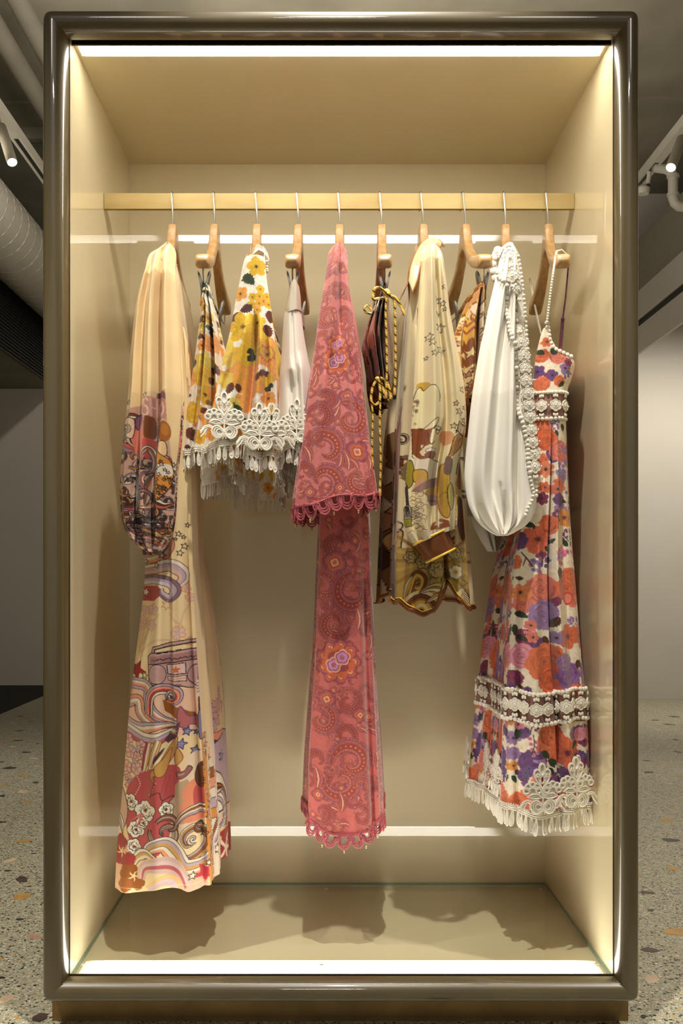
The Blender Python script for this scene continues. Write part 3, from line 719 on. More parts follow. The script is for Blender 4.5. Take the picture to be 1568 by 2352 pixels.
    def leaf(s, x, y, L_, ang, col, vein, wd=0.42):
        t = np.linspace(0, 1, 14); c = np.stack([x + L_ * t * np.cos(ang + 0.35 * (t - 0.5)), y + L_ * t * np.sin(ang + 0.35 * (t - 0.5))], 1)
        j = 1 + 0.16 * np.where(np.arange(14) % 2, 1, -1)
        s.band(c, L_ * wd * np.sin(np.pi * t ** 0.8) ** 0.8 * j, col); s.stroke(c[:12], max(0.7, L_ * 0.04), vein, 0.8)
        for k in (3, 5, 7, 9):
            for g in (-1, 1):
                a = ang + g * 0.75; q = L_ * wd * 0.3
                s.stroke([c[k], (c[k][0] + q * math.cos(a), c[k][1] + q * math.sin(a))], 0.7, vein, 0.5)
        return s
    def curl(s, x, y, r, rot, d, cols, line=(40, 26, 20), turns=1.15, lw=1.5, tail=0.9):
        """a wave crest rolled into a spiral, in nested bands"""
        t = np.linspace(0, 1, 46); th = rot + d * t * turns * 2 * math.pi; q = r * (1 - 0.86 * t) ** 1.0
        c = np.stack([x + q * np.cos(th), y + q * np.sin(th)], 1)
        w0 = r * 0.62 * np.minimum(1, (t + 0.12) / (0.12 + 0.25 * tail)) * (1 - 0.78 * t)
        n = len(cols); tn = np.gradient(c, axis=0); tn /= np.linalg.norm(tn, axis=1, keepdims=True); nm = np.stack([-tn[:, 1], tn[:, 0]], 1)
        s.band(c, w0 * 1.06, line)
        for i, cc in enumerate(cols):
            off = ((i + 0.5) / n - 0.5) * w0
            s.band(c + nm * off[:, None], w0 / n * 0.96, cc)
            if i: s.stroke(c + nm * (off - w0 / n / 2)[:, None], lw * 0.7, line, 0.8)
        s.stroke(c + nm * (w0 / 2)[:, None], lw, line); s.stroke(c - nm * (w0 / 2)[:, None], lw, line)
        return s
    def wave(s, pts, w0, cols, line=(40, 26, 20), lw=1.4, taper=(0.15, 1, 0.1), n=10):
        """parallel flowing stripes"""
        c = cr(pts, n); t = np.linspace(0, 1, len(c)); wd = w0 * np.interp(t, [0, 0.5, 1], taper)
        tn = np.gradient(c, axis=0); tn /= np.linalg.norm(tn, axis=1, keepdims=True) + 1e-9; nm = np.stack([-tn[:, 1], tn[:, 0]], 1); k = len(cols)
        for i, cc in enumerate(cols): s.band(c + nm * (((i + 0.5) / k - 0.5) * wd)[:, None], wd / k * 1.05, cc)
        for i in range(k + 1):
            if i in (0, k) or i % 2: s.stroke(c + nm * ((i / k - 0.5) * wd)[:, None], lw if i in (0, k) else lw * 0.7, line)
        return s
    def paisley(s, x, y, r, rot, d=1, pal=None, turns=0.95, fringe=True):
        P_, O_, D_, L_, B_ = pal     # purple, orange, dark red, light, ground
        t = np.linspace(0, 1, 40); th = rot + d * t * turns * 2 * math.pi; q = r * (1 - 0.72 * t)
        c = np.stack([x + q * np.cos(th), y + q * np.sin(th)], 1)
        w0 = r * 0.72 * np.sin(np.pi * np.clip(0.04 + t * 0.94, 0, 1)) ** 0.75 * (1 - 0.45 * t) + r * 0.05
        tn = np.gradient(c, axis=0); tn /= np.linalg.norm(tn, axis=1, keepdims=True); nm = np.stack([-tn[:, 1], tn[:, 0]], 1) * -d
        if fringe:
            e = c + nm * (w0 * 0.5 + r * 0.075)[:, None]
            sd = np.concatenate([[0], np.cumsum(np.linalg.norm(np.diff(e, axis=0), axis=1))]); m = int(sd[-1] / max(3.2, r * 0.13))
            for k in range(m):
                z = sd[-1] * 0.75 * (k + 0.5) / m; px_, py_ = np.interp(z, sd, e[:, 0]), np.interp(z, sd, e[:, 1])
                s.dot(px_, py_, max(1.5, r * 0.075), D_ if k % 2 else P_, 0.9); s.dot(px_, py_, max(0.6, r * 0.03), B_ if k % 3 else L_, 0.8)
        s.band(c, w0 * 1.08, D_); s.band(c, w0 * 0.94, P_); s.band(c, w0 * 0.70, O_); s.band(c, w0 * 0.54, D_, 0.85)
        for k in range(3, 34, 2):
            o = nm[k] * w0[k] * 0.40
            s.dot(*(c[k] + o), max(0.8, r * 0.035), D_); s.dot(*(c[k] - o), max(0.7, r * 0.028), L_, 0.6)
            s.dot(*c[k], max(0.9, w0[k] * 0.10), O_); s.dot(*c[k], max(0.5, w0[k] * 0.05), L_, 0.8)
        s.stroke(c + nm * (w0 * 0.44)[:, None], max(0.8, r * 0.03), L_, 0.45)
        s.stroke(c - nm * (w0 * 0.30)[:, None], max(0.8, r * 0.03), L_, 0.35)
        return s

# ------------------------------------------------------------------ garment pieces: closed tubes of cloth with outline, depth and folds
class Piece: pass
def garment(name, mat, parent, keys, canvas=None, color=None, yn=0.11, yf=0.46, bul=0.03, step=1.3, top=None, hem=None, folds=(), ripple=0.004, nrip=3,
            side_n=26, back_n=26, seed=1, front_n=None, label=None, own=False):
    """keys: (py, near left, near right, far left, far right) outlines; top(Y)->z; hem(loop)->extra py; folds: (t at top, t at hem, width, height, v0, v1)"""
    K = np.asarray(keys, float)
    kk = cr(K, 6) if len(K) > 2 else K
    pys = kk[:, 0]; o = np.argsort(pys, kind='stable'); kk = kk[o]; pys = kk[:, 0]
    ynf = yn if callable(yn) else (lambda p: np.full_like(p, yn)); yff = yf if callable(yf) else (lambda p: np.full_like(p, yf))
    p0, p1 = K[0, 0], K[-1, 0]
    wmax = (K[:, 2] - K[:, 1]).max()
    nf = front_n or max(8, int(wmax / step)); nv = max(8, int((p1 - p0) / step))
    # loop columns: (segment, local parameter)
    tf = np.linspace(0, 1, nf); ts = np.linspace(0, 1, side_n + 2)[1:-1]; tb = np.linspace(0, 1, back_n)
    seg = np.concatenate([np.zeros(nf), np.ones(side_n), np.full(back_n, 2), np.full(side_n, 3)]).astype(int)
    loc = np.concatenate([tf, ts, tb, ts]); nc = len(seg); lp = np.arange(nc) / nc
    v = np.linspace(0, 1, nv)[:, None]
    # depth of each column at nominal row
    py_nom = p0 + (p1 - p0) * v
    def build_xy(py):
        Yn, Yf = ynf(py), yff(py)
        g = lambda i: np.interp(py, pys, kk[:, i])
        b = np.minimum(bul, (Yf - Yn) * 0.3)
        XL, XR = (g(1) - CX) * (Yn + b - CAMY) / F, (g(2) - CX) * (Yn + b - CAMY) / F
        FL, FR = (g(3) - CX) * (Yf - b - CAMY) / F, (g(4) - CX) * (Yf - b - CAMY) / F
        l = loc[None, :]; sg = seg[None, :]
        x = np.where(sg == 0, XL + (XR - XL) * l, np.where(sg == 1, XR + (FR - XR) * l, np.where(sg == 2, FR + (FL - FR) * l, FL + (XL - FL) * l)))
        yfr = Yn + b * np.abs(2 * l - 1) ** 2.6; ybk = Yf - b * np.abs(2 * l - 1) ** 2.6
        y = np.where(sg == 0, yfr, np.where(sg == 1, Yn + b + (Yf - Yn - 2 * b) * l, np.where(sg == 2, ybk, Yf - b - (Yf - Yn - 2 * b) * l)))
        return x, y, g(1), g(2)
    z0 = ZW(p0, ynf(np.array([p0]))[0])
    hm = np.zeros(nc) if hem is None else np.array([hem(seg[k], loc[k]) for k in range(nc)])
    ynb = ynf(np.array([p1]))[0]
    zb = CAMZ + (CY - (p1 + hm)) * (ynb - CAMY) / F
    py = np.broadcast_to(p0 + (p1 - p0) * v, (nv, nc)).copy()
    _, y0_, _, _ = build_xy(py)
    if top is not None: zt = np.array([top(float(y0_[0, k]), seg[k], loc[k]) for k in range(nc)])
    else: zt = np.full(nc, z0)
    z = zt[None, :] + (zb - zt)[None, :] * v
    py = CY - (z - CAMZ) * F / (ynf(py) - CAMY)
    x, y, gl, gr_ = build_xy(np.maximum(py, p0))
    rs = np.random.RandomState(seed)
    # folds of the near face run along y, ripples of the sides along x
    l = loc[None, :]
    env = np.where(seg[None, :] == 0, np.clip(np.minimum(l, 1 - l) * 12, 0, 1), 0)
    dy_ = np.zeros((nv, nc))
    for f in folds:
        t0, t1, wd, h = f[:4]; v0, v1 = (f[4], f[5]) if len(f) > 5 else (0, 1)
        tc_ = t0 + (t1 - t0) * v; e = np.clip((v - v0) / 0.12, 0, 1) * np.clip((v1 - v) / 0.12 + (1 if v1 >= 1 else 0), 0, 1)
        q = (l - tc_) / wd
        dy_ += -1.7 * h * e * np.exp(-q * q)
    y = y + dy_ * env
    ph = rs.uniform(0, 6.28, (4,)); rip = np.zeros((nv, nc))
    for k in range(nrip):
        fq = rs.uniform(1.5, 4.5) * (1 + k); rip += np.sin(fq * 2 * np.pi * l * 0.5 + ph[k % 4] + v * rs.uniform(-2, 2)) / (1 + k)
    rip *= ripple * np.clip(v * 2.0, 0.15, 1)
    x = x + np.where(seg[None, :] == 1, rip, np.where(seg[None, :] == 3, -rip, 0)) * np.sin(np.pi * l) ** 0.3
    y = y + np.where(seg[None, :] == 2, rip, np.where(seg[None, :] == 0, rip * env * 0.18, 0))
    P = np.stack([x, y, z], -1)
    me = bpy.data.meshes.new(name)
    me.vertices.add(nv * nc); me.vertices.foreach_set('co', P.reshape(-1).astype(np.float32))
    i = np.arange(nv - 1)[:, None] * nc; k = np.arange(nc)[None, :]; k2 = (k + 1) % nc
    q = np.stack([i + k, i + nc + k, i + nc + k2, i + k2], -1).reshape(-1, 4)
    m = len(q); me.loops.add(m * 4); me.loops.foreach_set('vertex_index', q.reshape(-1).astype(np.int32))
    me.polygons.add(m); me.polygons.foreach_set('loop_start', np.arange(0, m * 4, 4, dtype=np.int32)); me.polygons.foreach_set('loop_total', np.full(m, 4, np.int32))
    me.update(calc_edges=True)
    me.polygons.foreach_set('use_smooth', np.ones(m, bool))
    if canvas is not None:
        pxm = F / (ynb - CAMY)
        U = np.where(seg[None, :] == 0, gl + (gr_ - gl) * l, 0)
        wdt = gr_ - gl
        arc = np.where(seg[None, :] == 1, l * 0.34 * pxm, np.where(seg[None, :] == 3, (1 - l) * 0.34 * pxm, 0))
        fold_ = lambda a: np.abs(((a / np.maximum(wdt, 1) + 1) % 2) - 1) * wdt     # the print runs on round the body
        if own: fold_ = lambda a: -a                   # or has a pattern of its own at the sides
        U = np.where(seg[None, :] == 1, gr_ - fold_(arc), np.where(seg[None, :] == 3, gl + fold_(arc), np.where(seg[None, :] == 2, gr_ - wdt * l, U)))
        rgbv = lin(canvas.sample(U, py - np.where(hm == 0, 0, 0)))
        at = me.color_attributes.new('print', 'FLOAT_COLOR', 'POINT')
        c4 = np.ones((nv * nc, 4), np.float32); c4[:, :3] = rgbv.reshape(-1, 3); at.data.foreach_set('color', c4.reshape(-1))
    me.materials.append(mat)
    ob = link(bpy.data.objects.new(name, me), parent)
    if label: ob['label'] = label
    g = Piece(); g.ob, g.P, g.nf, g.side_n, g.back_n, g.seg, g.loc, g.py = ob, P, nf, side_n, back_n, seg, loc, py
    g.gl, g.gr = gl, gr_
    return g
def surf(g, px, py, lift=0.001):
    """point and outward normal on the near face at pattern position px, py"""
    r_ = int(np.argmin(np.abs(g.py[:, g.nf // 2] - py))); r_ = min(max(r_, 1), len(g.P) - 2)
    gl, gr_ = (g.gl[r_, 0], g.gr[r_, 0])
    t = (px - gl) / max(1e-6, gr_ - gl); c = int(round(np.clip(t, 0, 1) * (g.nf - 1))); c = min(max(c, 1), g.nf - 2)
    p = Vector(g.P[r_, c]); du = Vector(g.P[r_, c + 1] - g.P[r_, c - 1]); dv = Vector(g.P[r_ + 1, c] - g.P[r_ - 1, c])
    n = du.cross(dv).normalized() * -1
    if n.y > 0: n = -n
    return p + n * lift, n, du.normalized()
def rowpts(g, r_, c0, c1):
    """a run of points along one row of the loop, with outward directions"""
    ids = [c % g.P.shape[1] for c in range(c0, c1)]
    A = g.P[r_][ids]; ctr = g.P[r_].mean(0)
    return A
def resample(A, sp, start=0.5):
    A = np.asarray(A); s_ = np.concatenate([[0], np.cumsum(np.linalg.norm(np.diff(A, axis=0), axis=1))]); n = max(1, int(s_[-1] / sp))
    out = []
    for k in range(n):
        z = s_[-1] * (k + start) / n
        p = Vector([np.interp(z, s_, A[:, i]) for i in range(3)]); e = min(sp * 0.5, s_[-1] / 4)
        q = Vector([np.interp(min(z + e, s_[-1]), s_, A[:, i]) - np.interp(max(z - e, 0), s_, A[:, i]) for i in range(3)]); q.normalize()
        out.append((p, q))
    return out
def yaw_of(t): return math.atan2(t.y, t.x)
# ------------------------------------------------------------------ cream maxi dress with swirling print (first from the left)
INK = (40, 27, 24)
def psy(c, box, n, pal, seed, rmin=10, rmax=26):
    """free swirls and flowing stripes between the pictured motifs"""
    g = random.Random(seed); x0, y0, x1, y1 = box
    for k in range(n):
        x, y, r = g.uniform(x0, x1), g.uniform(y0, y1), g.uniform(rmin, rmax); cols = [g.choice(pal) for _ in range(g.choice((2, 3, 3)))]
        if g.random() < 0.5: c.curl(x, y, r, g.uniform(0, 6.28), g.choice((-1, 1)), cols, INK, turns=g.uniform(0.8, 1.3))
        else:
            a = g.uniform(0.9, 2.2); L_ = r * g.uniform(1.6, 2.6); b = g.uniform(-0.8, 0.8)
            c.wave([(x, y), (x + L_ * 0.4 * math.cos(a), y + L_ * 0.4 * math.sin(a)), (x + L_ * 0.8 * math.cos(a + b), y + L_ * 0.8 * math.sin(a + b)), (x + L_ * 1.1 * math.cos(a + 2 * b), y + L_ * 1.1 * math.sin(a + 2 * b))], r * 0.8, cols, INK)
def line_flower(c, x, y, r, fill, line, n=5, heart=None, rot=0.0, ruff=0.08):
    P = c.petals(x, y, r, n, rot, 0.36, ruff, k=48); c.fill(P, fill); c.stroke(np.vstack([P, P[:1]]), 1.3, line)
    for k in range(n):
        b = rot + (k + 0.5) * 2 * math.pi / n; c.stroke([(x + r * 0.15 * math.cos(b), y + r * 0.15 * math.sin(b)), (x + r * 0.6 * math.cos(b), y + r * 0.6 * math.sin(b))], 1.1, line)
    if heart is not None: c.dot(x, y, r * 0.2, heart)
def rng_sx(a): return 1.0 + 0.18 * math.sin(3 * a)
def peony(c, x, y, r, rot=0.0, heart=(196, 96, 92)):
    white = (236, 228, 210)
    P = c.petals(x, y, r, 5, rot, 0.26, 0.035, rng_sx(rot), 1.0, k=60); c.fill(P, white); c.stroke(np.vstack([P, P[:1]]), 1.3, INK)
    Q = c.petals(x + r * 0.12, y + r * 0.08, r * 0.58, 4, rot + 0.7, 0.4, 0.07, k=36); c.stroke(Q[:27], 1.2, INK)
    for k in range(5):
        a = rot + k * 1.3; q = r * 0.55
        c.curve([(x + q * math.cos(a), y + q * math.sin(a)), (x + q * 0.8 * math.cos(a + 0.5), y + q * 0.8 * math.sin(a + 0.5)), (x + q * 1.1 * math.cos(a + 0.9), y + q * 1.1 * math.sin(a + 0.9))], 1.2, INK)
    c.dot(x, y, r * 0.16, heart)
    for k in range(7): c.stroke([(x + r * 0.1, y), (x + r * 0.1 + r * 0.3 * math.cos(rot + k * 0.35), y - r * 0.3 * math.sin(rot + k * 0.35))], 0.9, INK)
CREAM, WHT, MAUVE, LAV, RUST, CRIM, SALM, PURP, GOLD, ORNG = (230, 206, 160), (228, 216, 198), (196, 148, 142), (186, 164, 178), (150, 86, 30), (176, 66, 70), (228, 150, 118), (128, 84, 104), (204, 158, 86), (210, 138, 54)
PSY = [WHT, MAUVE, LAV, RUST, CRIM, SALM, PURP, GOLD, WHT, LAV]

def paint_dress1_body():
    c = Cloth(255, 540, 860, 2062, CREAM, seed=3); c.noise(0.012, 40)
    for x, y, r in ((414, 1226, 7), (424, 1233, 5), (408, 1238, 4), (426, 1254, 8), (417, 1270, 8), (398, 1205, 6), (432, 1205, 6)): c.star(x, y, r, 0.2)
    # mauve and lavender scroll
    c.wave([(330, 1284), (360, 1280), (388, 1268), (397, 1245), (385, 1228)], 26, [MAUVE, WHT, SALM], (96, 52, 40), taper=(0.8, 1, 0.4))
    c.wave([(325, 1310), (360, 1306), (395, 1298), (420, 1312), (424, 1330), (412, 1345)], 30, [WHT, LAV, (216, 178, 160)], (96, 52, 40), taper=(0.7, 1, 0.5))
    c.fill([(320, 1345), (370, 1345), (385, 1362), (360, 1380), (318, 1380)], CRIM)
    c.wave([(320, 1334), (360, 1330), (395, 1338), (408, 1356), (396, 1374), (380, 1364), (378, 1352)], 24, [(132, 104, 124), LAV, (210, 194, 206)], (96, 52, 40), taper=(0.9, 1, 0.3))
    for x, y, r in ((336, 1289, 7), (380, 1276, 8), (366, 1298, 8), (337, 1360, 12)): c.star(x, y, r, 0.3, (226, 206, 190))
    c.star(389, 1390, 12, 0.2, None, (196, 140, 104), n=6)
    # pale flowers on stems
    for a, b in (((322, 1500), (352, 1400)), ((322, 1500), (330, 1420)), ((418, 1436), (440, 1380)), ((330, 1480), (372, 1410)), ((424, 1440), (398, 1410))):
        c.curve([a, ((a[0] + b[0]) / 2 - 4, (a[1] + b[1]) / 2), b], 5, (214, 180, 144), 0.75)
    for x, y, r in ((336, 1402, 11), (358, 1400, 13), (330, 1425, 11), (352, 1436, 13), (326, 1440, 9), (414, 1454, 16), (430, 1352, 10), (438, 1372, 11), (436, 1474, 10)):
        line_flower(c, x, y, r, (216, 190, 186), (220, 140, 70), 5, None, rot=x)
    c.wave([(325, 1500), (360, 1472), (400, 1470)], 5, [(222, 190, 158)], (214, 180, 144))
    # portable stereo
    ML, MD = (196, 156, 152), (168, 122, 122)
    c.fill([(353, 1505), (358, 1486), (400, 1474), (455, 1468), (455, 1476), (402, 1482), (363, 1491), (360, 1505)], ML); c.stroke([(353, 1505), (358, 1486), (400, 1474), (455, 1468)], 2, INK); c.stroke([(361, 1503), (364, 1491), (402, 1482), (455, 1476)], 3, INK)
    c.fill([(345, 1508), (352, 1500), (455, 1490), (458, 1586), (440, 1580), (350, 1572)], ML); c.fill([(350, 1508), (455, 1496), (455, 1516), (350, 1524)], MD)
    c.stroke([(345, 1508), (352, 1500), (455, 1490)], 2.4, INK); c.stroke([(345, 1508), (350, 1572), (420, 1576), (458, 1588)], 2.2, INK); c.stroke([(348, 1526), (455, 1516)], 2.4, INK)
    g = random.Random(4)
    c.stroke([(355, 1517), (370, 1516)], 1.4, INK)
    c.stroke([(368 + k * 2, 1515 - k * 0.15 + g.uniform(-2.2, 2.2)) for k in range(42)], 1.8, INK)
    c.dot(368, 1548, 20, INK, ry=23); c.dot(368, 1548, 18.6, (206, 170, 164), ry=21.6)
    for k in range(-7, 8): c.stroke([(368 + k * 2.4, 1548 - math.sqrt(max(0, 324 - (k * 2.4) ** 2))), (368 + k * 2.4, 1548 + math.sqrt(max(0, 324 - (k * 2.4) ** 2)))], 0.9, MD)
    c.dot(452, 1552, 20, INK, ry=25); c.dot(452, 1552, 18.6, (190, 148, 146), ry=23)
    c.fill([(388, 1525), (430, 1522), (431, 1549), (390, 1549)], INK); c.fill([(390, 1527), (428, 1524), (429, 1547), (392, 1547)], (214, 186, 178)); c.star(410, 1538, 10, 0, (206, 104, 44), None)
    c.fill([(390, 1553), (432, 1552), (432, 1566), (392, 1563)], INK); c.fill([(391.5, 1554.5), (430.5, 1553.5), (430.5, 1564), (393, 1561.5)], (222, 196, 186))
    for k in range(9): c.dot(396 + k * 4, 1558.5, 1.4, (200, 110, 50))
    c.stroke([(352, 1568), (420, 1573)], 1.6, INK)
    for k in range(4): c.fill([(368 + 14 * k, 1498 - 2 * k), (378 + 14 * k, 1497 - 2 * k), (378 + 14 * k, 1501 - 2 * k), (368 + 14 * k, 1502 - 2 * k)], INK)
    # red star, small stars
    c.star(315, 1540, 26, 0.5, (150, 36, 34), None); c.star(337, 1552, 9, 0.2)
    # sweeping hair of many colours
    c.fill([(290, 1575), (460, 1585), (470, 1690), (285, 1700)], (226, 186, 160))
    c.wave([(300, 1570), (345, 1578), (350, 1620), (380, 1650), (422, 1660)], 26, [LAV, WHT, SALM, LAV], INK, taper=(1, 1, 0.2))
    c.wave([(285, 1620), (320, 1610), (330, 1640), (370, 1665), (420, 1664)], 26, [SALM, WHT, MAUVE], INK, taper=(1, 1, 0.15))
    c.wave([(350, 1640), (352, 1600), (372, 1582), (408, 1588), (412, 1606), (396, 1612), (388, 1604)], 26, [LAV, SALM, CRIM, WHT], INK, taper=(0.7, 1, 0.3))
    c.curl(400, 1598, 13, 2.4, 1, [WHT, LAV], INK)
    c.fill([(380, 1606), (455, 1645), (455, 1670), (420, 1655), (385, 1632)], RUST)
    c.wave([(282, 1655), (320, 1672), (370, 1666), (418, 1662)], 26, [LAV, WHT, SALM], INK, taper=(0.9, 1, 0.1))
    c.wave([(280, 1670), (320, 1690), (360, 1698), (400, 1680), (416, 1664)], 30, [WHT, LAV, (178, 96, 104)], INK, taper=(0.9, 1, 0.1))
    c.blob([(418, 1622), (436, 1646), (462, 1650), (462, 1676), (440, 1666), (430, 1674), (414, 1660)], (176, 100, 104), line=(92, 74, 110), lw=2)
    c.fill([(405, 1668), (420, 1656), (414, 1690), (392, 1706), (384, 1698)], (92, 54, 66)); c.star(404, 1678, 11, 0, (226, 206, 170), None, n=8, inner=0.3)
    c.fill([(418, 1690), (462, 1680), (466, 1740), (425, 1742)], CREAM)
    for x, y, r in ((433, 1681, 11), (451, 1686, 7), (421, 1708, 13), (449, 1727, 11)): c.star(x, y, r, 0.3, (142, 136, 172), (52, 52, 92), 2)
    # gold drops, pink blossom at left
    for x, y, r in ((295, 1700, 14), (330, 1712, 14), (303, 1730, 16), (320, 1738, 12), (292, 1765, 15), (318, 1766, 16), (296, 1790, 10), (304, 1806, 14), (336, 1724, 10)):
        line_flower(c, x, y, r, (222, 178, 168), (112, 62, 62), 5, (196, 130, 126), rot=x * 0.7)
    for a in (((302, 1716), (318, 1722)), ((308, 1746), (314, 1756)), ((322, 1782), (296, 1802))): c.stroke(a, 6, (160, 156, 172))
    CR2 = (186, 82, 84)
    c.blob([(330, 1775), (372, 1760), (420, 1762), (408, 1830), (400, 1900), (372, 1960), (320, 1960), (290, 1880), (296, 1810)], CR2)
    c.wave([(352, 1705), (346, 1735), (338, 1770)], 22, [WHT, GOLD, WHT, CRIM], (100, 60, 50), taper=(0.8, 1, 0.6))
    c.wave([(372, 1700), (362, 1728), (352, 1760)], 18, [GOLD, WHT, GOLD], (100, 60, 50), taper=(0.8, 1, 0.6))
    c.blob([(384, 1716), (378, 1730), (360, 1752), (364, 1736)], (78, 44, 62))
    GD = (198, 150, 80)
    c.blob([(414, 1690), (410, 1722), (388, 1760), (372, 1778), (360, 1782), (364, 1800), (352, 1776), (372, 1752), (396, 1712)], GD, line=(110, 58, 60), lw=1.5)
    c.blob([(400, 1716), (394, 1750), (384, 1778), (368, 1782), (362, 1762), (382, 1740)], GD, line=(110, 58, 60), lw=1.5)
    c.blob([(414, 1716), (406, 1736), (410, 1756), (424, 1744), (424, 1732)], GD, line=(110, 58, 60), lw=1.5)
    for k in range(9): c.dot(322 + 6 * math.sin(k * 0.5), 1784 + 5 * k, 1.4, WHT)
    for k in range(5): c.dot(366 - 4 * k, 1796 + 7 * k, 1.2, WHT)
    for x in (384, 392): c.stroke([(x + 4, 1780), (x - 10, 1830)], 0.9, (130, 48, 52))
    # profile silhouettes
    c.blob([(436, 1736), (426, 1768), (420, 1790), (408, 1830), (402, 1900), (470, 1890), (470, 1745)], (226, 204, 178))
    c.blob([(425, 1792), (408, 1802), (406, 1830), (394, 1838), (402, 1862), (400, 1890), (440, 1880), (438, 1800)], (186, 158, 128))
    c.blob([(442, 1795), (424, 1820), (428, 1838), (418, 1850), (424, 1886), (474, 1880), (470, 1790)], (228, 142, 110)); c.blob([(452, 1808), (446, 1830), (452, 1860), (480, 1870), (480, 1800)], (190, 84, 82))
    c.blob([(412, 1772), (428, 1770), (436, 1760), (444, 1768), (430, 1784), (414, 1786)], (150, 100, 96), line=INK); c.stroke([(416, 1778), (428, 1776)], 1.3, WHT)
    c.blob([(456, 1760), (449, 1786), (456, 1812), (470, 1806), (470, 1758)], (112, 64, 34), line=INK)
    # stems and white peonies
    c.curve([(352, 1832), (356, 1812), (362, 1800)], 1.4, INK); c.curve([(352, 1826), (372, 1818), (380, 1836), (404, 1828)], 1.6, INK); c.blob([(380, 1838), (404, 1828), (384, 1850)], (196, 92, 92), line=INK)
    for x, y, r, a in ((304, 1844, 20, 0), (340, 1862, 25, 1), (388, 1858, 18, 2), (318, 1905, 20, 3), (312, 1944, 19, 4), (332, 1890, 14, 5)): peony(c, x, y, r, a)
    c.wave([(300, 1890), (330, 1872), (320, 1900)], 6, [(226, 130, 122)], CR2)
    # left edge waves
    c.blob([(276, 1810), (292, 1840), (297, 1870), (290, 1900), (284, 1900), (268, 1880)], (206, 170, 150), line=INK); c.wave([(272, 1870), (280, 1895), (284, 1920)], 14, [WHT, LAV], INK)
    # curls
    c.curl(386, 1912, 36, 3.4, -1, [WHT, LAV, GOLD, WHT, RUST], INK); c.curl(394, 1900, 30, 3.6, 1, [RUST, LAV, RUST], INK, turns=0.7)
    c.wave([(408, 1895), (430, 1868), (470, 1862), (492, 1868)], 22, [WHT, RUST, WHT, LAV], INK, taper=(0.3, 1, 0.8))
    c.curl(444, 1930, 50, 2.9, -1, [LAV, RUST, GOLD, WHT], INK, turns=1.3); c.dot(445, 1931, 9, WHT); c.curl(446, 1930, 11, 1, 1, [(222, 200, 190)], INK)
    c.curl(462, 1902, 19, 5.6, 1, [RUST, RUST, LAV], INK)
    c.wave([(338, 1975), (352, 1946), (384, 1938), (408, 1962), (430, 1990), (470, 1992), (490, 1970)], 46, [WHT, LAV, GOLD, WHT, SALM], INK, taper=(0.4, 1, 0.6))
    c.wave([(310, 1990), (320, 1970), (342, 1960), (370, 1975)], 26, [WHT, GOLD, WHT], INK, taper=(0.4, 1, 0.4)); c.blob([(348, 1976), (364, 1966), (380, 1968), (364, 1980)], (212, 164, 60))
    # bottom
    c.fill([(255, 1930), (300, 1950), (300, 2062), (255, 2062)], (222, 178, 146))
    for x, y, r, cc in ((280, 1938, 18, (160, 58, 56)), (276, 1972, 20, (152, 50, 52)), (300, 1975, 17, (162, 58, 58)), (302, 2008, 24, RUST), (318, 2025, 22, RUST), (292, 2034, 18, (160, 92, 40))):
        c.fill(c.petals(x, y, r, 5, x, 0.2, 0.02), cc)
    for x, y in ((282, 1960), (312, 2014)):
        for k in range(5): c.band([(x, y), (x + 8 * math.cos(1.26 * k), y + 8 * math.sin(1.26 * k)), (x + 14 * math.cos(1.26 * k + 0.3), y + 14 * math.sin(1.26 * k + 0.3))], [3.5, 3, 0.5], (240, 216, 160))
    c.wave([(330, 2020), (336, 1995), (362, 1984), (398, 1988), (424, 2010), (440, 2050)], 34, [(204, 176, 178), (214, 190, 186), (184, 92, 98), (204, 176, 180)], (232, 180, 110), taper=(0.5, 1.1, 0.8))
    c.wave([(345, 2040), (380, 2020), (405, 2026), (415, 2055)], 24, [(232, 190, 130), (210, 186, 190), (204, 176, 180)], (232, 180, 110), taper=(0.5, 1.1, 0.8))
    c.blob([(430, 2040), (470, 2000), (490, 2010), (490, 2060), (435, 2060)], (220, 176, 150)); c.star(472, 2012, 26, 0.7, (190, 62, 70), None); c.star(446, 2012, 10, 0.2, WHT)
    c.stroke([(260, 2040), (330, 2044), (430, 2030), (490, 2034)], 1.2, (240, 220, 180), 0.8)
    # the face turned to the right: plain above, print in broad shapes near the hem
    c.fill([(480, 1850), (850, 1790), (850, 2062), (486, 2062)], (222, 190, 168)); c.fill([(462, 1690), (500, 1690), (540, 2062), (484, 2062)], ORNG)
    g = random.Random(17)
    for k in range(34): c.star(g.uniform(470, 535), 1700 + 10 * k, g.uniform(8, 13), g.random(), WHT if k % 2 else None, INK, 1.6)
    for k, cc in enumerate((SALM, WHT, RUST, SALM, WHT, LAV, ORNG, WHT)): c.wave([(530, 1745 + 24 * k), (640, 1735 + 26 * k), (760, 1720 + 26 * k)], 26, [cc], INK, taper=(1, 1, 0.6))
    c.dot(600, 1725, 70, (226, 206, 180)); c.blob([(640, 1790), (700, 1740), (780, 1720), (840, 1760), (840, 1900), (700, 1900)], LAV, line=INK, lw=3); c.blob([(600, 1850), (660, 1810), (720, 1830), (760, 1900), (640, 1920)], WHT, line=INK, lw=3)
    c.curl(690, 1930, 80, 3.3, 1, [RUST, LAV, WHT, LAV], INK, lw=3); c.wave([(500, 1990), (600, 1900), (720, 1860)], 50, [RUST, WHT, LAV], INK, lw=3)
    c.fill([(540, 1960), (850, 1960), (850, 2062), (540, 2062)], (226, 206, 184))
    for k in range(8): c.star(560 + 24 * k, 1975 + (k % 3) * 16, 15, 0.2, WHT, INK, 2.2)
    c.blob([(640, 2050), (680, 1985), (760, 1960), (850, 1980), (850, 2070), (660, 2070)], (156, 52, 50), line=(226, 180, 110), lw=3)
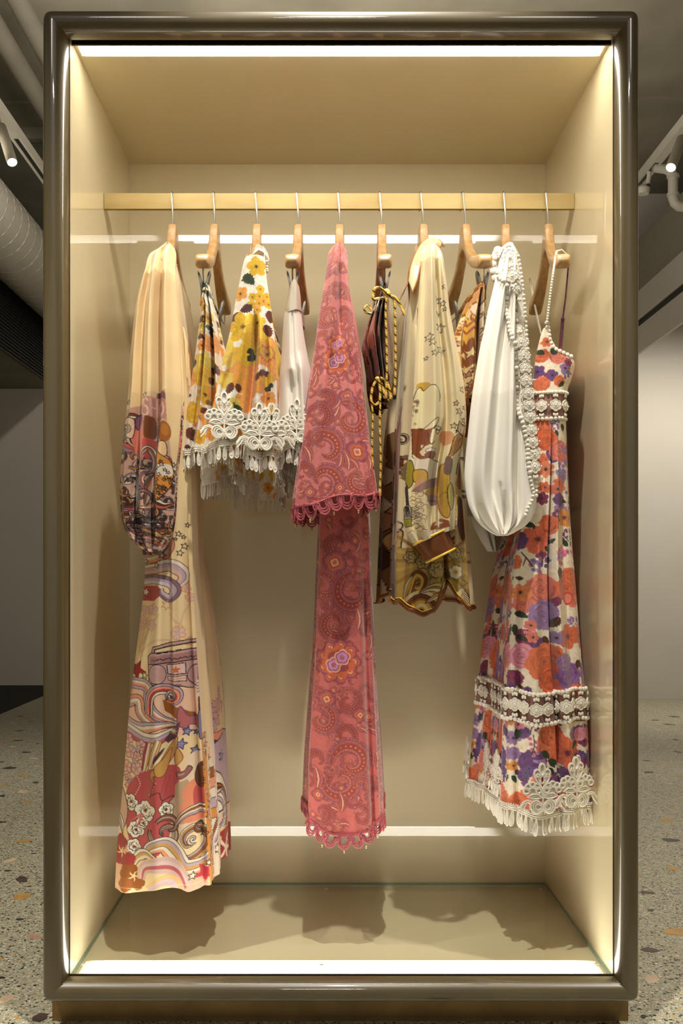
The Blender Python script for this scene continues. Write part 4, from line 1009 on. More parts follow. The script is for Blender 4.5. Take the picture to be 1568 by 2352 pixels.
    for k in range(5): c.band([(740, 2015), (740 + 30 * math.cos(1.26 * k), 2015 + 30 * math.sin(1.26 * k)), (740 + 52 * math.cos(1.26 * k + 0.3), 2015 + 52 * math.sin(1.26 * k + 0.3))], [10, 8, 1], (240, 216, 190))
    for x, y in ((700, 1655), (730, 1625), (690, 1690), (760, 1660)): line_flower(c, x, y, 24, (206, 170, 164), (140, 96, 96), 5, None, rot=x)
    for x, y in ((680, 1740), (720, 1780), (760, 1720)): c.star(x, y, 16, 0.2, (142, 136, 172), (52, 52, 92), 2.4)
    # brush painted along the fold
    c.fill([(450, 1446), (456, 1440), (462, 1448), (462, 1476), (452, 1476)], (206, 172, 160)); c.fill([(452, 1470), (462, 1470), (461, 1494), (453, 1494)], (150, 90, 66)); c.fill([(455, 1494), (459.5, 1494), (460, 1580), (455, 1580)], (150, 96, 66)); c.stroke([(455, 1494), (455, 1580)], 1, INK); c.fill([(452, 1566), (462, 1560), (464, 1600), (454, 1604)], (214, 200, 186))
    for k in range(4): c.stroke([(453, 1572 + 7 * k), (463, 1566 + 7 * k)], 1.4, INK)
    c.fill([(455, 1604), (464, 1600), (466, 1680), (457, 1680)], (92, 58, 44)); c.blob([(456, 1640), (468, 1636), (474, 1680), (468, 1700), (458, 1696)], (126, 118, 140), line=INK)
    return c
def paint_dress1_sleeve():
    c = Cloth(268, 535, 425, 1285, (230, 204, 156), seed=5); c.noise(0.01, 30)
    for x, y, r in ((338, 908, 8), (297, 920, 6), (296, 948, 8), (399, 1066, 6), (406, 1082, 7), (402, 1100, 6)): c.star(x, y, r, 0.2)
    c.clipto([(268, 905), (296, 940), (330, 925), (340, 912), (362, 912), (364, 900), (386, 896), (388, 960), (394, 1040), (402, 1090), (408, 1290), (262, 1290)])
    c.fill([(268, 890), (425, 890), (425, 1290), (268, 1290)], (196, 158, 138))
    DK = [WHT, (120, 62, 26), (150, 120, 134), (96, 58, 74), (190, 92, 70), (226, 214, 200), (206, 150, 80), (70, 40, 30), (176, 146, 150)]
    psy(c, (272, 960, 335, 1200), 26, DK, 21, 15, 28); psy(c, (330, 1060, 405, 1200), 26, DK, 22, 15, 28); psy(c, (276, 1190, 405, 1280), 46, DK, 23, 8, 18)
    c.fill([(300, 990), (330, 940), (345, 1030), (335, 1060), (312, 1040)], (214, 128, 108))
    # hand and violet tip
    c.blob([(364, 900), (374, 896), (386, 906), (388, 925), (364, 922)], (126, 76, 92)); c.blob([(336, 914), (362, 912), (386, 920), (390, 948), (386, 964), (350, 962), (328, 955), (328, 935)], (212, 164, 148))
    c.fill([(334, 914), (386, 918), (390, 964), (350, 962), (330, 954)], (176, 118, 106), 0.75)
    PKL = (222, 180, 166)                                             # stencilled letters: S H O
    c.curve([(347, 922), (341, 916), (335, 922), (337, 932), (346, 938), (348, 950), (341, 957), (333, 950)], 5, PKL)
    for x in (353, 363): c.stroke([(x, 918), (x - 0.5, 956)], 4.4, PKL)
    c.stroke([(353, 937), (363, 937)], 4, PKL); c.dot(375, 940, 9.5, PKL, ry=19); c.dot(375, 941, 4.2, (160, 108, 96), ry=8.5)
    c.clipto(None)
    c.fill([(338, 958), (361, 960), (360, 1006), (340, 1006)], (222, 170, 138)); c.blob([(338, 962), (349, 958), (360, 963), (360, 1000), (349, 1010), (338, 1002)], (118, 62, 20))
    c.dot(380, 992, 16, (214, 196, 176), ry=26); c.dot(381, 992, 14.4, (160, 92, 30), ry=24); c.dot(384, 988, 8, (190, 124, 48), 0.7, ry=14)
    c.blob([(334, 1012), (358, 1012), (356, 1045), (340, 1052)], (196, 80, 70)); c.blob([(364, 1020), (384, 1016), (386, 1044), (372, 1046)], (236, 200, 150), line=INK)
    c.blob([(362, 1040), (376, 1046), (394, 1060), (398, 1098), (384, 1130), (362, 1150), (356, 1100)], ORNG, line=INK); c.blob([(362, 1072), (392, 1066), (396, 1090), (366, 1092)], WHT)
    g = random.Random(8)
    for k in range(26): c.star(g.uniform(362, 396), g.uniform(1050, 1150), g.uniform(4, 7), g.uniform(0, 1), None, INK, 1.3)
    c.wave([(334, 1080), (330, 1052), (346, 1030), (356, 1050), (352, 1078), (340, 1092)], 14, [WHT, RUST, LAV], INK); c.wave([(340, 1160), (346, 1120), (352, 1090)], 16, [RUST, SALM, WHT], INK)
    c.curl(334, 1140, 16, 0.5, -1, [RUST, LAV, RUST], INK); c.wave([(312, 1180), (318, 1130), (314, 1080)], 12, [(216, 214, 214), (232, 228, 222)], INK)
    c.blob([(288, 960), (300, 958), (312, 966), (308, 1002), (296, 1004), (288, 990)], (222, 198, 168), line=INK); c.curl(292, 985, 12, 4.2, 1, [WHT, CREAM], INK); c.star(302, 1100, 9, 0.1, (120, 100, 104))
    c.blob([(316, 955), (328, 950), (330, 966), (318, 985), (312, 972)], (134, 86, 104), line=INK)
    for k in range(5): c.curve([(g.uniform(275, 400), 1190 + 12 * k), (g.uniform(275, 400), 1190 + 12 * k), (g.uniform(275, 400), 1184 + 14 * k)], 2, INK)
    for k in range(40): c.band([(g.uniform(285, 405), g.uniform(1205, 1265)), (g.uniform(285, 405), g.uniform(1215, 1275))], [2, 6], g.choice(DK), 0.8)
    return c
M_satin = cloth_material('printed_satin', rough=0.42, sheen=0.15, weave=1500, bump=0.08, trans=0.10, spec=0.45)
M_crepe = cloth_material('printed_crepe', rough=0.7, sheen=0.2, weave=1200, bump=0.12, trans=0.08)
d1 = empty('maxi_dress', (XW(397, HY), HY, HZ), 'long cream balloon sleeve dress printed with stereo, stars and swirling waves, leftmost on the rail', 'dress')
def hang_top(y, drop=0.0):
    a = min(0.196, abs(y - HY)); return HZ + max(-0.2, interp(zu_p, a)) + 0.004 - drop
def d1_top(y, sg, l):
    a = abs(y - HY); z = HZ + interp(zu_p, min(0.196, max(a, 0.05))) + 0.004
    if sg == 1 and a < 0.115: z = min(z, 1.530)
    if a < 0.10 and sg == 3: z -= 0.012 * (1 - (a / 0.10) ** 2)
    return z
g1 = garment('dress_body', M_satin, d1,
    [(576, 362, 398, 392, 428), (610, 350, 404, 388, 437), (660, 334, 411, 386, 445), (760, 322, 420, 390, 453), (900, 322, 430, 380, 457), (1100, 326, 440, 380, 466), (1270, 334, 442, 378, 470), (1400, 325, 447, 372, 490),
     (1600, 300, 458, 368, 511), (1800, 283, 472, 360, 522), (1950, 269, 482, 356, 528), (2045, 264, 486, 352, 530)],
    paint_dress1_body(), yn=0.115, yf=0.47, bul=0.03, step=1.3, top=d1_top, own=True,
    hem=lambda s, l: 6 * math.sin(l * 9) * (s == 0) + (4 - 10 * l if s == 0 else -6), side_n=84, back_n=24,
    folds=[(0.5, 0.78, 0.06, 0.010, 0.3, 1), (0.3, 0.45, 0.10, 0.010, 0.35, 1), (0.85, 0.93, 0.035, -0.010, 0.4, 1), (0.7, 0.1, 0.08, 0.006, 0.6, 1)], ripple=0.006, nrip=4, seed=4)
def sl_y(p): return np.interp(p, [560, 620, 900, 1270], [0.10, 0.066, 0.05, 0.06])
def sl_yf(p): return np.interp(p, [560, 640, 900, 1270], [0.20, 0.15, 0.135, 0.115])
g1s = garment('balloon_sleeve', M_satin, d1,
    [(555, 382, 397, 388, 399), (560, 372, 401, 376, 403), (567, 357, 403, 366, 405), (575, 343, 403, 356, 405), (586, 337, 403, 350, 405), (602, 334, 402, 348, 402), (640, 324, 404, 340, 404), (700, 311, 407, 330, 408), (800, 300, 413, 320, 412), (900, 294, 417, 316, 415), (1000, 283, 412, 310, 410),
     (1090, 276, 402, 305, 400), (1160, 276, 400, 305, 395), (1205, 283, 396, 312, 390), (1235, 298, 388, 325, 382), (1256, 318, 374, 335, 372), (1268, 338, 362, 342, 360)],
    paint_dress1_sleeve(), yn=sl_y, yf=sl_yf, bul=0.03, step=1.25,
    folds=[(0.2, 0.3, 0.06, -0.010), (0.42, 0.45, 0.07, 0.012), (0.58, 0.62, 0.05, -0.012), (0.78, 0.72, 0.08, 0.010), (0.1, 0.1, 0.05, 0.006), (0.3, 0.36, 0.025, -0.008, 0.62, 1), (0.5, 0.5, 0.02, 0.008, 0.75, 1), (0.62, 0.58, 0.02, -0.009, 0.78, 1), (0.4, 0.42, 0.018, -0.008, 0.8, 1), (0.75, 0.68, 0.02, -0.009, 0.8, 1), (0.2, 0.28, 0.02, 0.009, 0.8, 1)], seed=6)
# gathered cuff
m = MB(); gcu = random.Random(3)
for k in range(26):
    a = 2 * math.pi * k / 26; x, y = XW(348, 0.085) + 0.017 * math.cos(a), 0.088 + 0.02 * math.sin(a); z = ZW(1266, 0.08)
    m.tube([(x * 1.0, y, z + 0.014), (x, y, z + 0.004), (x + gcu.uniform(-.003, .003), y, z - 0.004 - gcu.uniform(0, 0.004))], [0.003, 0.0036, 0.002], 6)
m.build('gathered_cuff', material('mauve_gathers', (150, 108, 98), rough=0.5, color2=(92, 60, 52), scale=140), d1)
# gathered yoke seam on the front face
m = MB()
for k in range(9):
    f_ = k / 8; y = 0.15 + 0.10 * f_; zt = ZW(740 + 30 * f_, 0.14)
    xx = np.interp(0, [0], [0]);
    r_ = int(np.argmin(np.abs(g1.py[:, g1.nf + 6] - (735 + 24 * f_)))); c_ = g1.nf + int((y - 0.145) / 0.295 * g1.side_n)
    p = Vector(g1.P[r_, c_]); q = Vector(g1.P[min(r_ + 90, len(g1.P) - 1), c_])
    m.tube([p + Vector((0.001, 0, 0)), p.lerp(q, 0.3) + Vector((0.004, 0, 0)), q + Vector((0.001, 0, 0))], [0.001, 0.003, 0.001], 6, cap=True)
m.build('yoke_gathers', material('cream_satin', (240, 214, 164), rough=0.42, var=0.02), d1)
nl = [Vector(g1.P[0, c]) + Vector((0.0008, 0, 0.0)) for c in range(g1.nf + 12, g1.nf + g1.side_n - 12)]
MB().tube(nl, 0.0014, 6).build('neck_binding', material('cream_binding', (232, 204, 156), rough=0.5, var=0.02), d1)
# ------------------------------------------------------------------ lace trims shared by several garments
M_lace = material('white_lace', (232, 226, 212), rough=0.75, sheen=0.2, var=0.03, scale=160, bump=0.4, bump_scale=1500)
M_net = material('sheer_net', (222, 214, 198), rough=0.8, var=0.05, scale=300, bump=0.3, bump_scale=2000)
def ring(cx, cz, rx, rz, n=16, a0=0, a1=2 * math.pi, y=0.0):
    return [(cx + rx * math.cos(a0 + (a1 - a0) * k / n), y, cz + rz * math.sin(a0 + (a1 - a0) * k / n)) for k in range(n + (0 if abs(a1 - a0) > 6.28 else 1))]
def drop_mesh():
    m = MB(); pts = []
    n = 18
    for k in range(n):
        a = 2 * math.pi * k / n; t = (1 - math.cos(a)) / 2
        pts.append((6.1 * math.sin(a) * (0.30 + 0.70 * t ** 0.9) * 0.98, 0, -29 * t ** 0.92))
    P = [Vector(p) * 0.001 for p in pts]
    m.tube(P, 0.00105, 5, closed=True)
    inn = [Vector((p.x * 0.8, 0.0003, p.z * 0.97 - 0.0004)) for p in P]; inb = [Vector((p.x, -0.0003, p.z)) for p in inn]
    m.add(inn + inb, [tuple(range(n)), tuple(range(n, 2 * n))[::-1]])
    q = [Vector((p.x * 0.45, -0.0008, -0.0165 + (p.z + 0.0165) * 0.5)) for p in P]
    m.tube(q, 0.0005, 4, closed=True)
    return m.mesh('lace_drop', M_lace)
LACE_DROP = drop_mesh()
def motif_mesh(scale=1.0):
    m = MB(); s = 0.00093 * scale
    def T(p, r=1.5, closed=False, y=0.0): m.tube([Vector((a * s, -0.0012 + y, b * s)) for a, _, b in p], r * s * 1.45, 5, closed=closed)
    def plate(p, y=0.0004):
        P = [Vector((a * s, y, b * s)) for a, _, b in p]; Q = [v + Vector((0, 0.0006, 0)) for v in P]; n = len(P)
        m.add(P + Q, [tuple(range(n)), tuple(range(n, 2 * n))[::-1]])
    for g in (-1, 1):
        wing = [(0, 17), (5, 25), (13, 31), (22, 29), (27, 20), (23, 10), (14, 5), (6, 9)]
        for q in (1.0, 0.74, 0.5):
            w_ = cr([(g * (2 + (a_ - 2) * q + (1 - q) * 5), 17 + (b_ - 17) * q) for a_, b_ in wing], 3, True); T([(x, 0, z) for x, z in w_], 1.7 if q == 1 else 1.4, True)
        plate([(x, 0, z) for x, z in cr([(g * (2 + (a_ - 2) * 0.85), 17 + (b_ - 17) * 0.85) for a_, b_ in wing], 3, True)])
        for o in (0, 3.2):
            T([(g * 25, 0, 25 + o), (g * 33, 0, 29 + o), (g * 42, 0, 26 + o), (g * 51, 0, 14 + o)], 1.6)
        T([(g * 36, 0, 27), (g * 42, 0, 16), (g * 50, 0, 7)], 1.4)
        lf = [(g * 2, 0, 36), (g * 10, 0, 43), (g * 22, 0, 44), (g * 33, 0, 38), (g * 22, 0, 35), (g * 10, 0, 34)]
        T(lf, 1.6, True); plate(lf); T([(g * 3, 0, 36), (g * 18, 0, 40), (g * 30, 0, 38)], 1.0)
        lf2 = [(g * 2, 0, 40), (g * 5, 0, 52), (g * 14, 0, 60), (g * 13, 0, 48)]
        T(lf2, 1.5, True)
        cx_, cz_ = g * 22, 50
        T(ring(cx_, cz_, 9, 8, 12, math.pi * 0.0, math.pi), 1.4)
        plate(ring(cx_, cz_, 8, 7, 12))
        for k in range(5):
            a = math.pi * (0.02 + 0.96 * k / 4) ; px_, pz_ = cx_ + 13 * math.cos(a), cz_ + 12 * math.sin(a)
            rg = ring(px_, pz_, 6.0, 6.0, 10); T(rg, 1.7, True); plate(rg)
        tp = [(0, 0, 52), (g * 5, 0, 60), (g * 12, 0, 68), (g * 16, 0, 78), (g * 10, 0, 84), (g * 6, 0, 76)]
        T(tp, 1.8); T([(g * 1, 0, 55), (g * 6, 0, 66), (g * 9, 0, 78)], 1.2)
        rg = ring(g * 11, 85, 6, 7.5, 12); T(rg, 1.8, True); plate(rg)
    T([(0, 0, 8), (0, 0, 30), (0, 0, 56)], 1.4); rg = ring(0, 92, 6, 12, 14); T(rg, 2.0, True); plate(rg); T(ring(0, 72, 4.5, 8, 12), 1.4, True)
    for a in (-0.6, -0.25, 0.25, 0.6): T([(0, 0, 18), (14 * math.sin(a), 0, 18 - 15 * math.cos(a))], 0.9)
    m.sphere((0, -0.0015, 18 * s), 2.6 * s, 8, 6)
    return m.mesh('lace_motif', M_lace)
LACE_MOTIF = motif_mesh()
def flower_mesh():
    """embroidered six lobed flower with sprigs above and below, joined to its neighbours"""
    m = MB(); s = 0.00093
    def T(p, r=1.4, closed=False): m.tube([Vector((a * s, -0.001, b * s)) for a, _, b in p], r * s * 1.15, 5, closed=closed)
    for k in range(6):
        a = math.pi / 6 + k * math.pi / 3; m.sphere((6.0 * math.cos(a) * s, 0, 6.0 * math.sin(a) * s), 4.5 * s, 9, 6, (1, 0.34, 1))
        T(ring(6.0 * math.cos(a), 6.0 * math.sin(a), 3.9, 3.9, 9), 0.6, True)
    T(ring(0, 0, 4.2, 4.2, 10), 1.2, True); m.sphere((0, -0.0014, 0), 2.9 * s, 8, 6, (1, 0.6, 1))
    for g in (-1, 1):
        for b in (-0.55, 0, 0.55): m.sphere((5.5 * math.sin(b) * s, -0.0008, g * (10 + 6.0 * math.cos(b)) * s), 2.0 * s, 6, 5, (0.9, 0.6, 1.4))
        m.sphere((g * 11.8 * s, -0.0006, 0), 1.7 * s, 6, 4)
    return m.mesh('lace_flower', M_lace)
LACE_FLOWER = flower_mesh()
LACE_BEAD = MB().sphere((0, 0, 0), 0.0046, 10, 7, (1, 0.85, 1)).mesh('lace_bead', M_lace)
def tape(name, parent, pts, width=0.011, closed=True, bob=0.0038):
    """braided edging with bobbles on both rims, following a loop of points"""
    A = [Vector(p) for p in pts]; m = MB(); n = len(A)
    for zo, r_ in ((0, 0.0016), (width * 0.33, 0.0019), (width * 0.66, 0.0016)):
        m.tube([p + Vector((0, 0, zo)) for p in A], r_, 5, closed=closed)
    o_ = np.array([tuple(p) for p in A] + ([tuple(A[0])] if closed else []))
    for p, t in resample(o_, bob * 1.5):
        for zo in (-0.001, width * 0.95): m.sphere(p + Vector((0, 0, zo)), bob * 0.55, 6, 4)
    return m.build(name, M_lace, parent)
def drops(parent, pts, spacing, seed=0, scale=1.0, closed=True, z=-0.001):
    g = random.Random(seed); A = np.asarray(pts)
    if closed: A = np.vstack([A, A[:1]])
    for p, t in resample(A, spacing):
        s_ = scale * g.uniform(0.93, 1.07)
        instance(LACE_DROP, 'lace_drop', p + Vector((0, 0, z)), parent, (g.uniform(-0.12, 0.12), g.uniform(-0.13, 0.13), yaw_of(t) + g.uniform(-0.5, 0.5)), s_)
def loop_out(g, r_, lift):
    """one row of a piece pushed outwards a little"""
    P = g.P[r_].copy(); n = len(P); T = np.roll(P, -2, 0) - np.roll(P, 2, 0); N = np.stack([T[:, 1], -T[:, 0], np.zeros(n)], 1); N /= np.linalg.norm(N, axis=1, keepdims=True) + 1e-9
    c = P.mean(0); sgn = np.sign(((P - c) * N).sum(1).sum()); return P + N * sgn * lift
def smooth_loop(A, k=2):
    for _ in range(k): A = (np.roll(A, 1, 0) + 2 * A + np.roll(A, -1, 0)) / 4
    return A
def thin(A, sp):
    A = np.vstack([A, A[:1]]); return np.array([tuple(p) for p, t in resample(A, sp)])
def motif_px(g, mesh, parent, pxs, name='lace_motif', z=0.008, scale=1.0, face=0.45, lift=0.004, tilt=0.06):
    """stand motifs on the near hem where they show at these places, turned mostly to the front"""
    r_ = len(g.P) - 1; B = g.P[r_]
    for px in pxs:
        t = (px - g.gl[r_, 0]) / (g.gr[r_, 0] - g.gl[r_, 0]); c = int(np.clip(t, 0.03, 0.97) * (g.nf - 1)); k = max(3, g.nf // 14)
        a, b = B[max(0, c - k)], B[min(g.nf - 1, c + k)]; yw = math.atan2(b[1] - a[1], b[0] - a[0]); y = min(g.P[r_ - 40 if r_ > 80 else r_, max(0, c - k):c + k + 1, 1].min(), B[max(0, c - k):c + k + 1, 1].min())
        instance(mesh, name, Vector((B[c, 0], y - lift, B[c, 2] + z)), parent, (-tilt, 0, yw * face), (scale, 1, scale))
def motifs_on(g, mesh, parent, loop, starts, name='lace_motif', tilt=0.06, z=0.008, scale=1.0, lean=None):
    """stand lace motifs on a hem loop at given arc positions (metres from the first near column)"""
    A = np.vstack([loop, loop[:1]]); s_ = np.concatenate([[0], np.cumsum(np.linalg.norm(np.diff(A, axis=0), axis=1))])
    for st in starts:
        q = st % s_[-1]; p = Vector([np.interp(q, s_, A[:, i]) for i in range(3)]); e = 0.02
        t = Vector([np.interp(min(q + e, s_[-1]), s_, A[:, i]) - np.interp(max(q - e, 0), s_, A[:, i]) for i in range(3)])
        sc = scale if hasattr(scale, '__len__') else (scale, 1, scale)
        instance(mesh, name, p + Vector((0, 0, z)), parent, (-tilt if lean is None else lean, 0, yaw_of(t)), sc)
# ------------------------------------------------------------------ yellow flowered skirt, yellow flowered dress, white skirt (second to fourth)
YEL, YPALE, YORG, YDK, GRN, BRN, IVORY = (224, 182, 48), (228, 202, 92), (234, 164, 76), (176, 120, 24), (50, 64, 40), (104, 50, 30), (242, 236, 222)
def yflower(c, x, y, r, col=YEL, n=5, heart=(84, 52, 20), **k): c.flower(x, y, r, col, tuple(v * 0.8 for v in col), heart, n, heart_r=0.16, ring=tuple(v * 0.86 for v in col), **k)
def blurflower(c, x, y, r, col):
    c.fill(c.petals(x, y, r, 7, r, 0.2, 0.04), col)
    for k in range(16):
        a = c.rng.uniform(0, 6.28); q = r * c.rng.uniform(0.2, 0.85); L_ = r * 0.35
        cc = tuple(min(255, v * c.rng.choice((0.86, 1.07, 1.12))) for v in col)
        c.band([(x + q * math.cos(a), y + q * math.sin(a)), (x + q * math.cos(a + 0.35), y + q * math.sin(a + 0.35)), (x + q * math.cos(a + 0.7), y + q * math.sin(a + 0.7))], [1, r * 0.16, 1], cc, 0.6)
def bleaf(c, x, y, r, col=BRN, ang=1.0): c.leaf(x - r * math.cos(ang), y - r * math.sin(ang), 2 * r, ang, col, tuple(v * 0.6 for v in col), 0.7)
def paint_yellow_dress():
    c = Cloth(455, 545, 645, 1150, IVORY, seed=31); c.noise(0.012, 12)
    for a in ((543, 841, 50, YORG), (578, 872, 42, YORG), (520, 806, 38, YPALE), (614, 815, 46, YORG), (568, 808, 34, YEL), (488, 930, 26, YORG), (600, 770, 22, YEL), (520, 870, 20, YPALE), (625, 850, 24, YORG), (560, 925, 22, YORG)): blurflower(c, *a)
    c.fill(c.petals(548, 788, 12, 5), IVORY); c.fill(c.petals(606, 850, 13, 5), IVORY); c.fill(c.petals(516, 842, 8, 5), IVORY)
    yflower(c, 590, 612, 23); bleaf(c, 573, 641, 17, GRN, 0.5); c.leaf(566, 636, 14, 2.6, GRN, (30, 40, 24)); yflower(c, 553, 672, 18, YORG)
    yflower(c, 578, 566, 10, YORG); yflower(c, 596, 575, 8, YPALE)
    for x, y in ((599, 663), (581, 682), (597, 680), (579, 699), (596, 696), (592, 711), (613, 678), (617, 696), (606, 690)): c.fill(c.petals(x, y, 10, 5, x, 0.25, 0.04), YEL if x % 2 else (228, 172, 62)); c.dot(x, y, 2.6, YDK)
    for x, y, a in ((567, 709, 2.6), (541, 728, 2.0), (535, 742, 1.9)): bleaf(c, x, y, 15, (88, 52, 52), a)
    yflower(c, 560, 752, 38, YEL, 6, (120, 84, 20)); yflower(c, 592, 740, 20, YEL)
    for x, y, a, r in ((621, 724, 1.3, 15), (616, 758, 1.0, 15), (529, 894, 2.0, 15), (550, 893, 1.2, 10), (606, 858, 2.5, 13), (592, 868, 1.6, 9)): bleaf(c, x, y, r, BRN, a)
    c.dot(614, 810, 13, (214, 168, 58)); c.dot(614, 810, 7, (196, 140, 60)); c.dot(614, 810, 3.5, (120, 70, 28))
    for k in range(26):
        a = 2 * math.pi * k / 26; c.stroke([(614 + 14.5 * math.cos(a), 810 + 14.5 * math.sin(a)), (614 + c.rng.uniform(17, 21) * math.cos(a), 810 + c.rng.uniform(17, 21) * math.sin(a))], 1.3, (110, 60, 24))
    for x, y, a in ((576, 806, 2.3), (582, 814, 0.8), (575, 822, 1.9)): bleaf(c, x, y, 9, (38, 46, 34), a)
    c.fill(c.petals(616, 872, 14, 5), YEL); bleaf(c, 616, 892, 9, GRN, 0.4); bleaf(c, 622, 886, 8, GRN, 2.0); yflower(c, 617, 914, 18, YORG)
    yflower(c, 595, 936, 10, YORG, 4); bleaf(c, 590, 944, 6, (60, 34, 26), 2); yflower(c, 540, 928, 14, YPALE); c.leaf(540, 930, 20, 1.2, GRN, (30, 40, 24))
    for x, y, r, a in ((548, 944, 14, 1.3), (622, 955, 14, 0.9), (628, 966, 12, 2.2), (614, 962, 10, 0.2), (571, 968, 12, 2.0), (560, 962, 8, 0.5)): bleaf(c, x, y, r, (46, 58, 38), a)
    yflower(c, 630, 942, 12); blurflower(c, 590, 985, 26, YEL); blurflower(c, 610, 1040, 30, YEL); blurflower(c, 520, 985, 24, YORG); blurflower(c, 486, 985, 24, YORG); yflower(c, 545, 990, 14, YORG); blurflower(c, 545, 1040, 22, YEL)
    bleaf(c, 530, 1010, 10, GRN, 1.0); yflower(c, 580, 1080, 18, YORG); yflower(c, 500, 1040, 18, YEL); blurflower(c, 620, 1110, 26, YORG)
    c.noise(0.03, 5); return c
def paint_yellow_skirt():
    c = Cloth(408, 638, 536, 1110, IVORY, seed=32); c.noise(0.012, 12)
    bleaf(c, 471, 660, 12, GRN, 1.6); bleaf(c, 480, 672, 10, GRN, 1.2); yflower(c, 464, 688, 9, YORG); yflower(c, 472, 706, 9, YEL)
    bleaf(c, 467, 731, 12, (92, 46, 40), 0.6); yflower(c, 465, 746, 9, YPALE); yflower(c, 482, 732, 13, YEL); yflower(c, 462, 762, 8, YPALE); bleaf(c, 486, 752, 9, GRN, 2.2); bleaf(c, 490, 764, 9, GRN, 1.3)
    yflower(c, 490, 790, 24, YORG, 5, (90, 40, 20)); yflower(c, 467, 792, 13, YORG); bleaf(c, 464, 771, 9, BRN, 0.2)
    blurflower(c, 466, 838, 32, YPALE); bleaf(c, 444, 830, 12, GRN, 1.8); blurflower(c, 438, 864, 20, YORG); blurflower(c, 472, 866, 24, YEL); bleaf(c, 498, 850, 14, BRN, 0.8); bleaf(c, 488, 872, 9, BRN, 1.7)
    yflower(c, 476, 908, 24, YEL); c.dot(482, 924, 6, (130, 96, 30)); bleaf(c, 436, 903, 6, BRN, 0.2); blurflower(c, 500, 900, 20, YORG); blurflower(c, 446, 944, 26, YEL); bleaf(c, 473, 945, 9, BRN, 2.0)
    for x, y in ((469, 961), (454, 973)): c.fill(c.petals(x, y, 9, 6), YORG); c.dot(x, y, 5, BRN); c.dot(x, y, 3.4, YORG)
    bleaf(c, 443, 996, 19, (110, 54, 30), 0.7); blurflower(c, 463, 1006, 17, YEL); bleaf(c, 434, 1027, 10, (88, 44, 36), 0.4); blurflower(c, 490, 965, 24, YORG); blurflower(c, 500, 1020, 24, YORG); yflower(c, 478, 1036, 12, YEL)
    blurflower(c, 440, 1060, 18, YEL); yflower(c, 510, 1070, 16, YORG)
    c.noise(0.03, 5); return c
M_pique = cloth_material('printed_pique', rough=0.75, sheen=0.15, weave=700, bump=0.5, trans=0.12)
# --- skirt on the second hanger
sk2 = empty('floral_skirt', (XW(477, 0.13), 0.13, 1.47), 'small yellow flowered skirt clipped to the second hanger, white drop fringe below', 'skirt')
g2 = garment('skirt_body', M_pique, sk2,
    [(650, 466, 482, 492, 500), (668, 463, 484, 492, 503), (690, 459, 487, 492, 507), (700, 462, 490, 492, 510), (760, 454, 500, 480, 516), (820, 446, 508, 470, 524), (900, 434, 516, 455, 534), (960, 426, 521, 450, 545), (1036, 416, 528, 446, 560)],
    paint_yellow_skirt(), yn=0.11, yf=0.45, bul=0.03, step=1.35, hem=lambda s, l: (8 - 16 * l) if s == 0 else (50 if s == 2 else (-8 + 58 * l if s == 1 else 8 + 42 * l)),
    folds=[(0.62, 0.35, 0.06, 0.012), (0.5, 0.22, 0.05, -0.012), (0.8, 0.62, 0.06, -0.016), (0.9, 0.8, 0.06, 0.014)], ripple=0.010, nrip=4, side_n=44, back_n=36, seed=12)
L2 = thin(smooth_loop(loop_out(g2, -1, 0.0015)), 0.006)
t2 = tape('lace_tape', sk2, L2); drops(t2, L2, 0.0128, 1)
MB().tube([Vector(p) + Vector((0, 0, -0.012)) for p in g2.P[0][::3]], 0.0035, 6, closed=True, flat=0.6).build('waistband', material('ivory_band', (232, 214, 176), rough=0.7), sk2)
# --- dress on the third hanger
d3 = empty('floral_lace_dress', (XW(590, HY), HY, HZ), 'yellow flowered dress on ivory cloth with a broad white lace hem and shoulder trim', 'dress')
def d3_top(y, sg, l):
    a = abs(y - HY); z = HZ + interp(zu_p, min(0.196, max(a, 0.045))) + 0.004
    return z
def d3_hem(s, l):
    fr = float(np.interp(l, [0, 0.15, 0.5, 0.56, 0.62, 0.75, 0.86, 1], [6, -4, -18, -20, 8, 18, 8, 16]))
    return fr if s == 0 else (78 if s == 2 else (16 + 62 * l if s == 1 else 6 + 72 * (l)))
g3 = garment('dress_body', M_pique, d3,
    [(572, 574, 607, 579, 600), (590, 561, 609, 577, 606), (640, 550, 613, 574, 612), (700, 538, 622, 570, 622), (760, 527, 629, 566, 632), (800, 517, 633, 562, 638), (850, 506, 635, 556, 641), (900, 495, 636, 550, 645), (950, 484, 637, 545, 648), (1000, 472, 637, 540, 650), (1034, 463, 637, 536, 652)],
    paint_yellow_dress(), yn=0.078, yf=0.47, bul=0.02, step=1.3, top=d3_top, hem=d3_hem,
    folds=[(0.45, 0.25, 0.10, 0.009, 0.3, 1), (0.62, 0.56, 0.045, -0.017, 0.3, 1), (0.75, 0.68, 0.06, 0.008, 0.3, 1), (0.85, 0.80, 0.035, -0.008, 0.35, 1), (0.92, 0.93, 0.04, 0.006, 0.4, 1), (0.25, 0.06, 0.05, -0.007, 0.5, 1)], ripple=0.010, nrip=4, side_n=44, back_n=40, seed=14)
L3 = thin(smooth_loop(loop_out(g3, -1, 0.002)), 0.006)
t3 = tape('lace_tape', d3, L3); drops(t3, L3, 0.0128, 2)
motif_px(g3, LACE_MOTIF, d3, [518, 600], scale=1.0)
motifs_on(g3, LACE_MOTIF, d3, loop_out(g3, -1, 0.003), [0.27, 0.36, 0.47, 0.58, 0.68, 0.79, 0.90], scale=1.0)
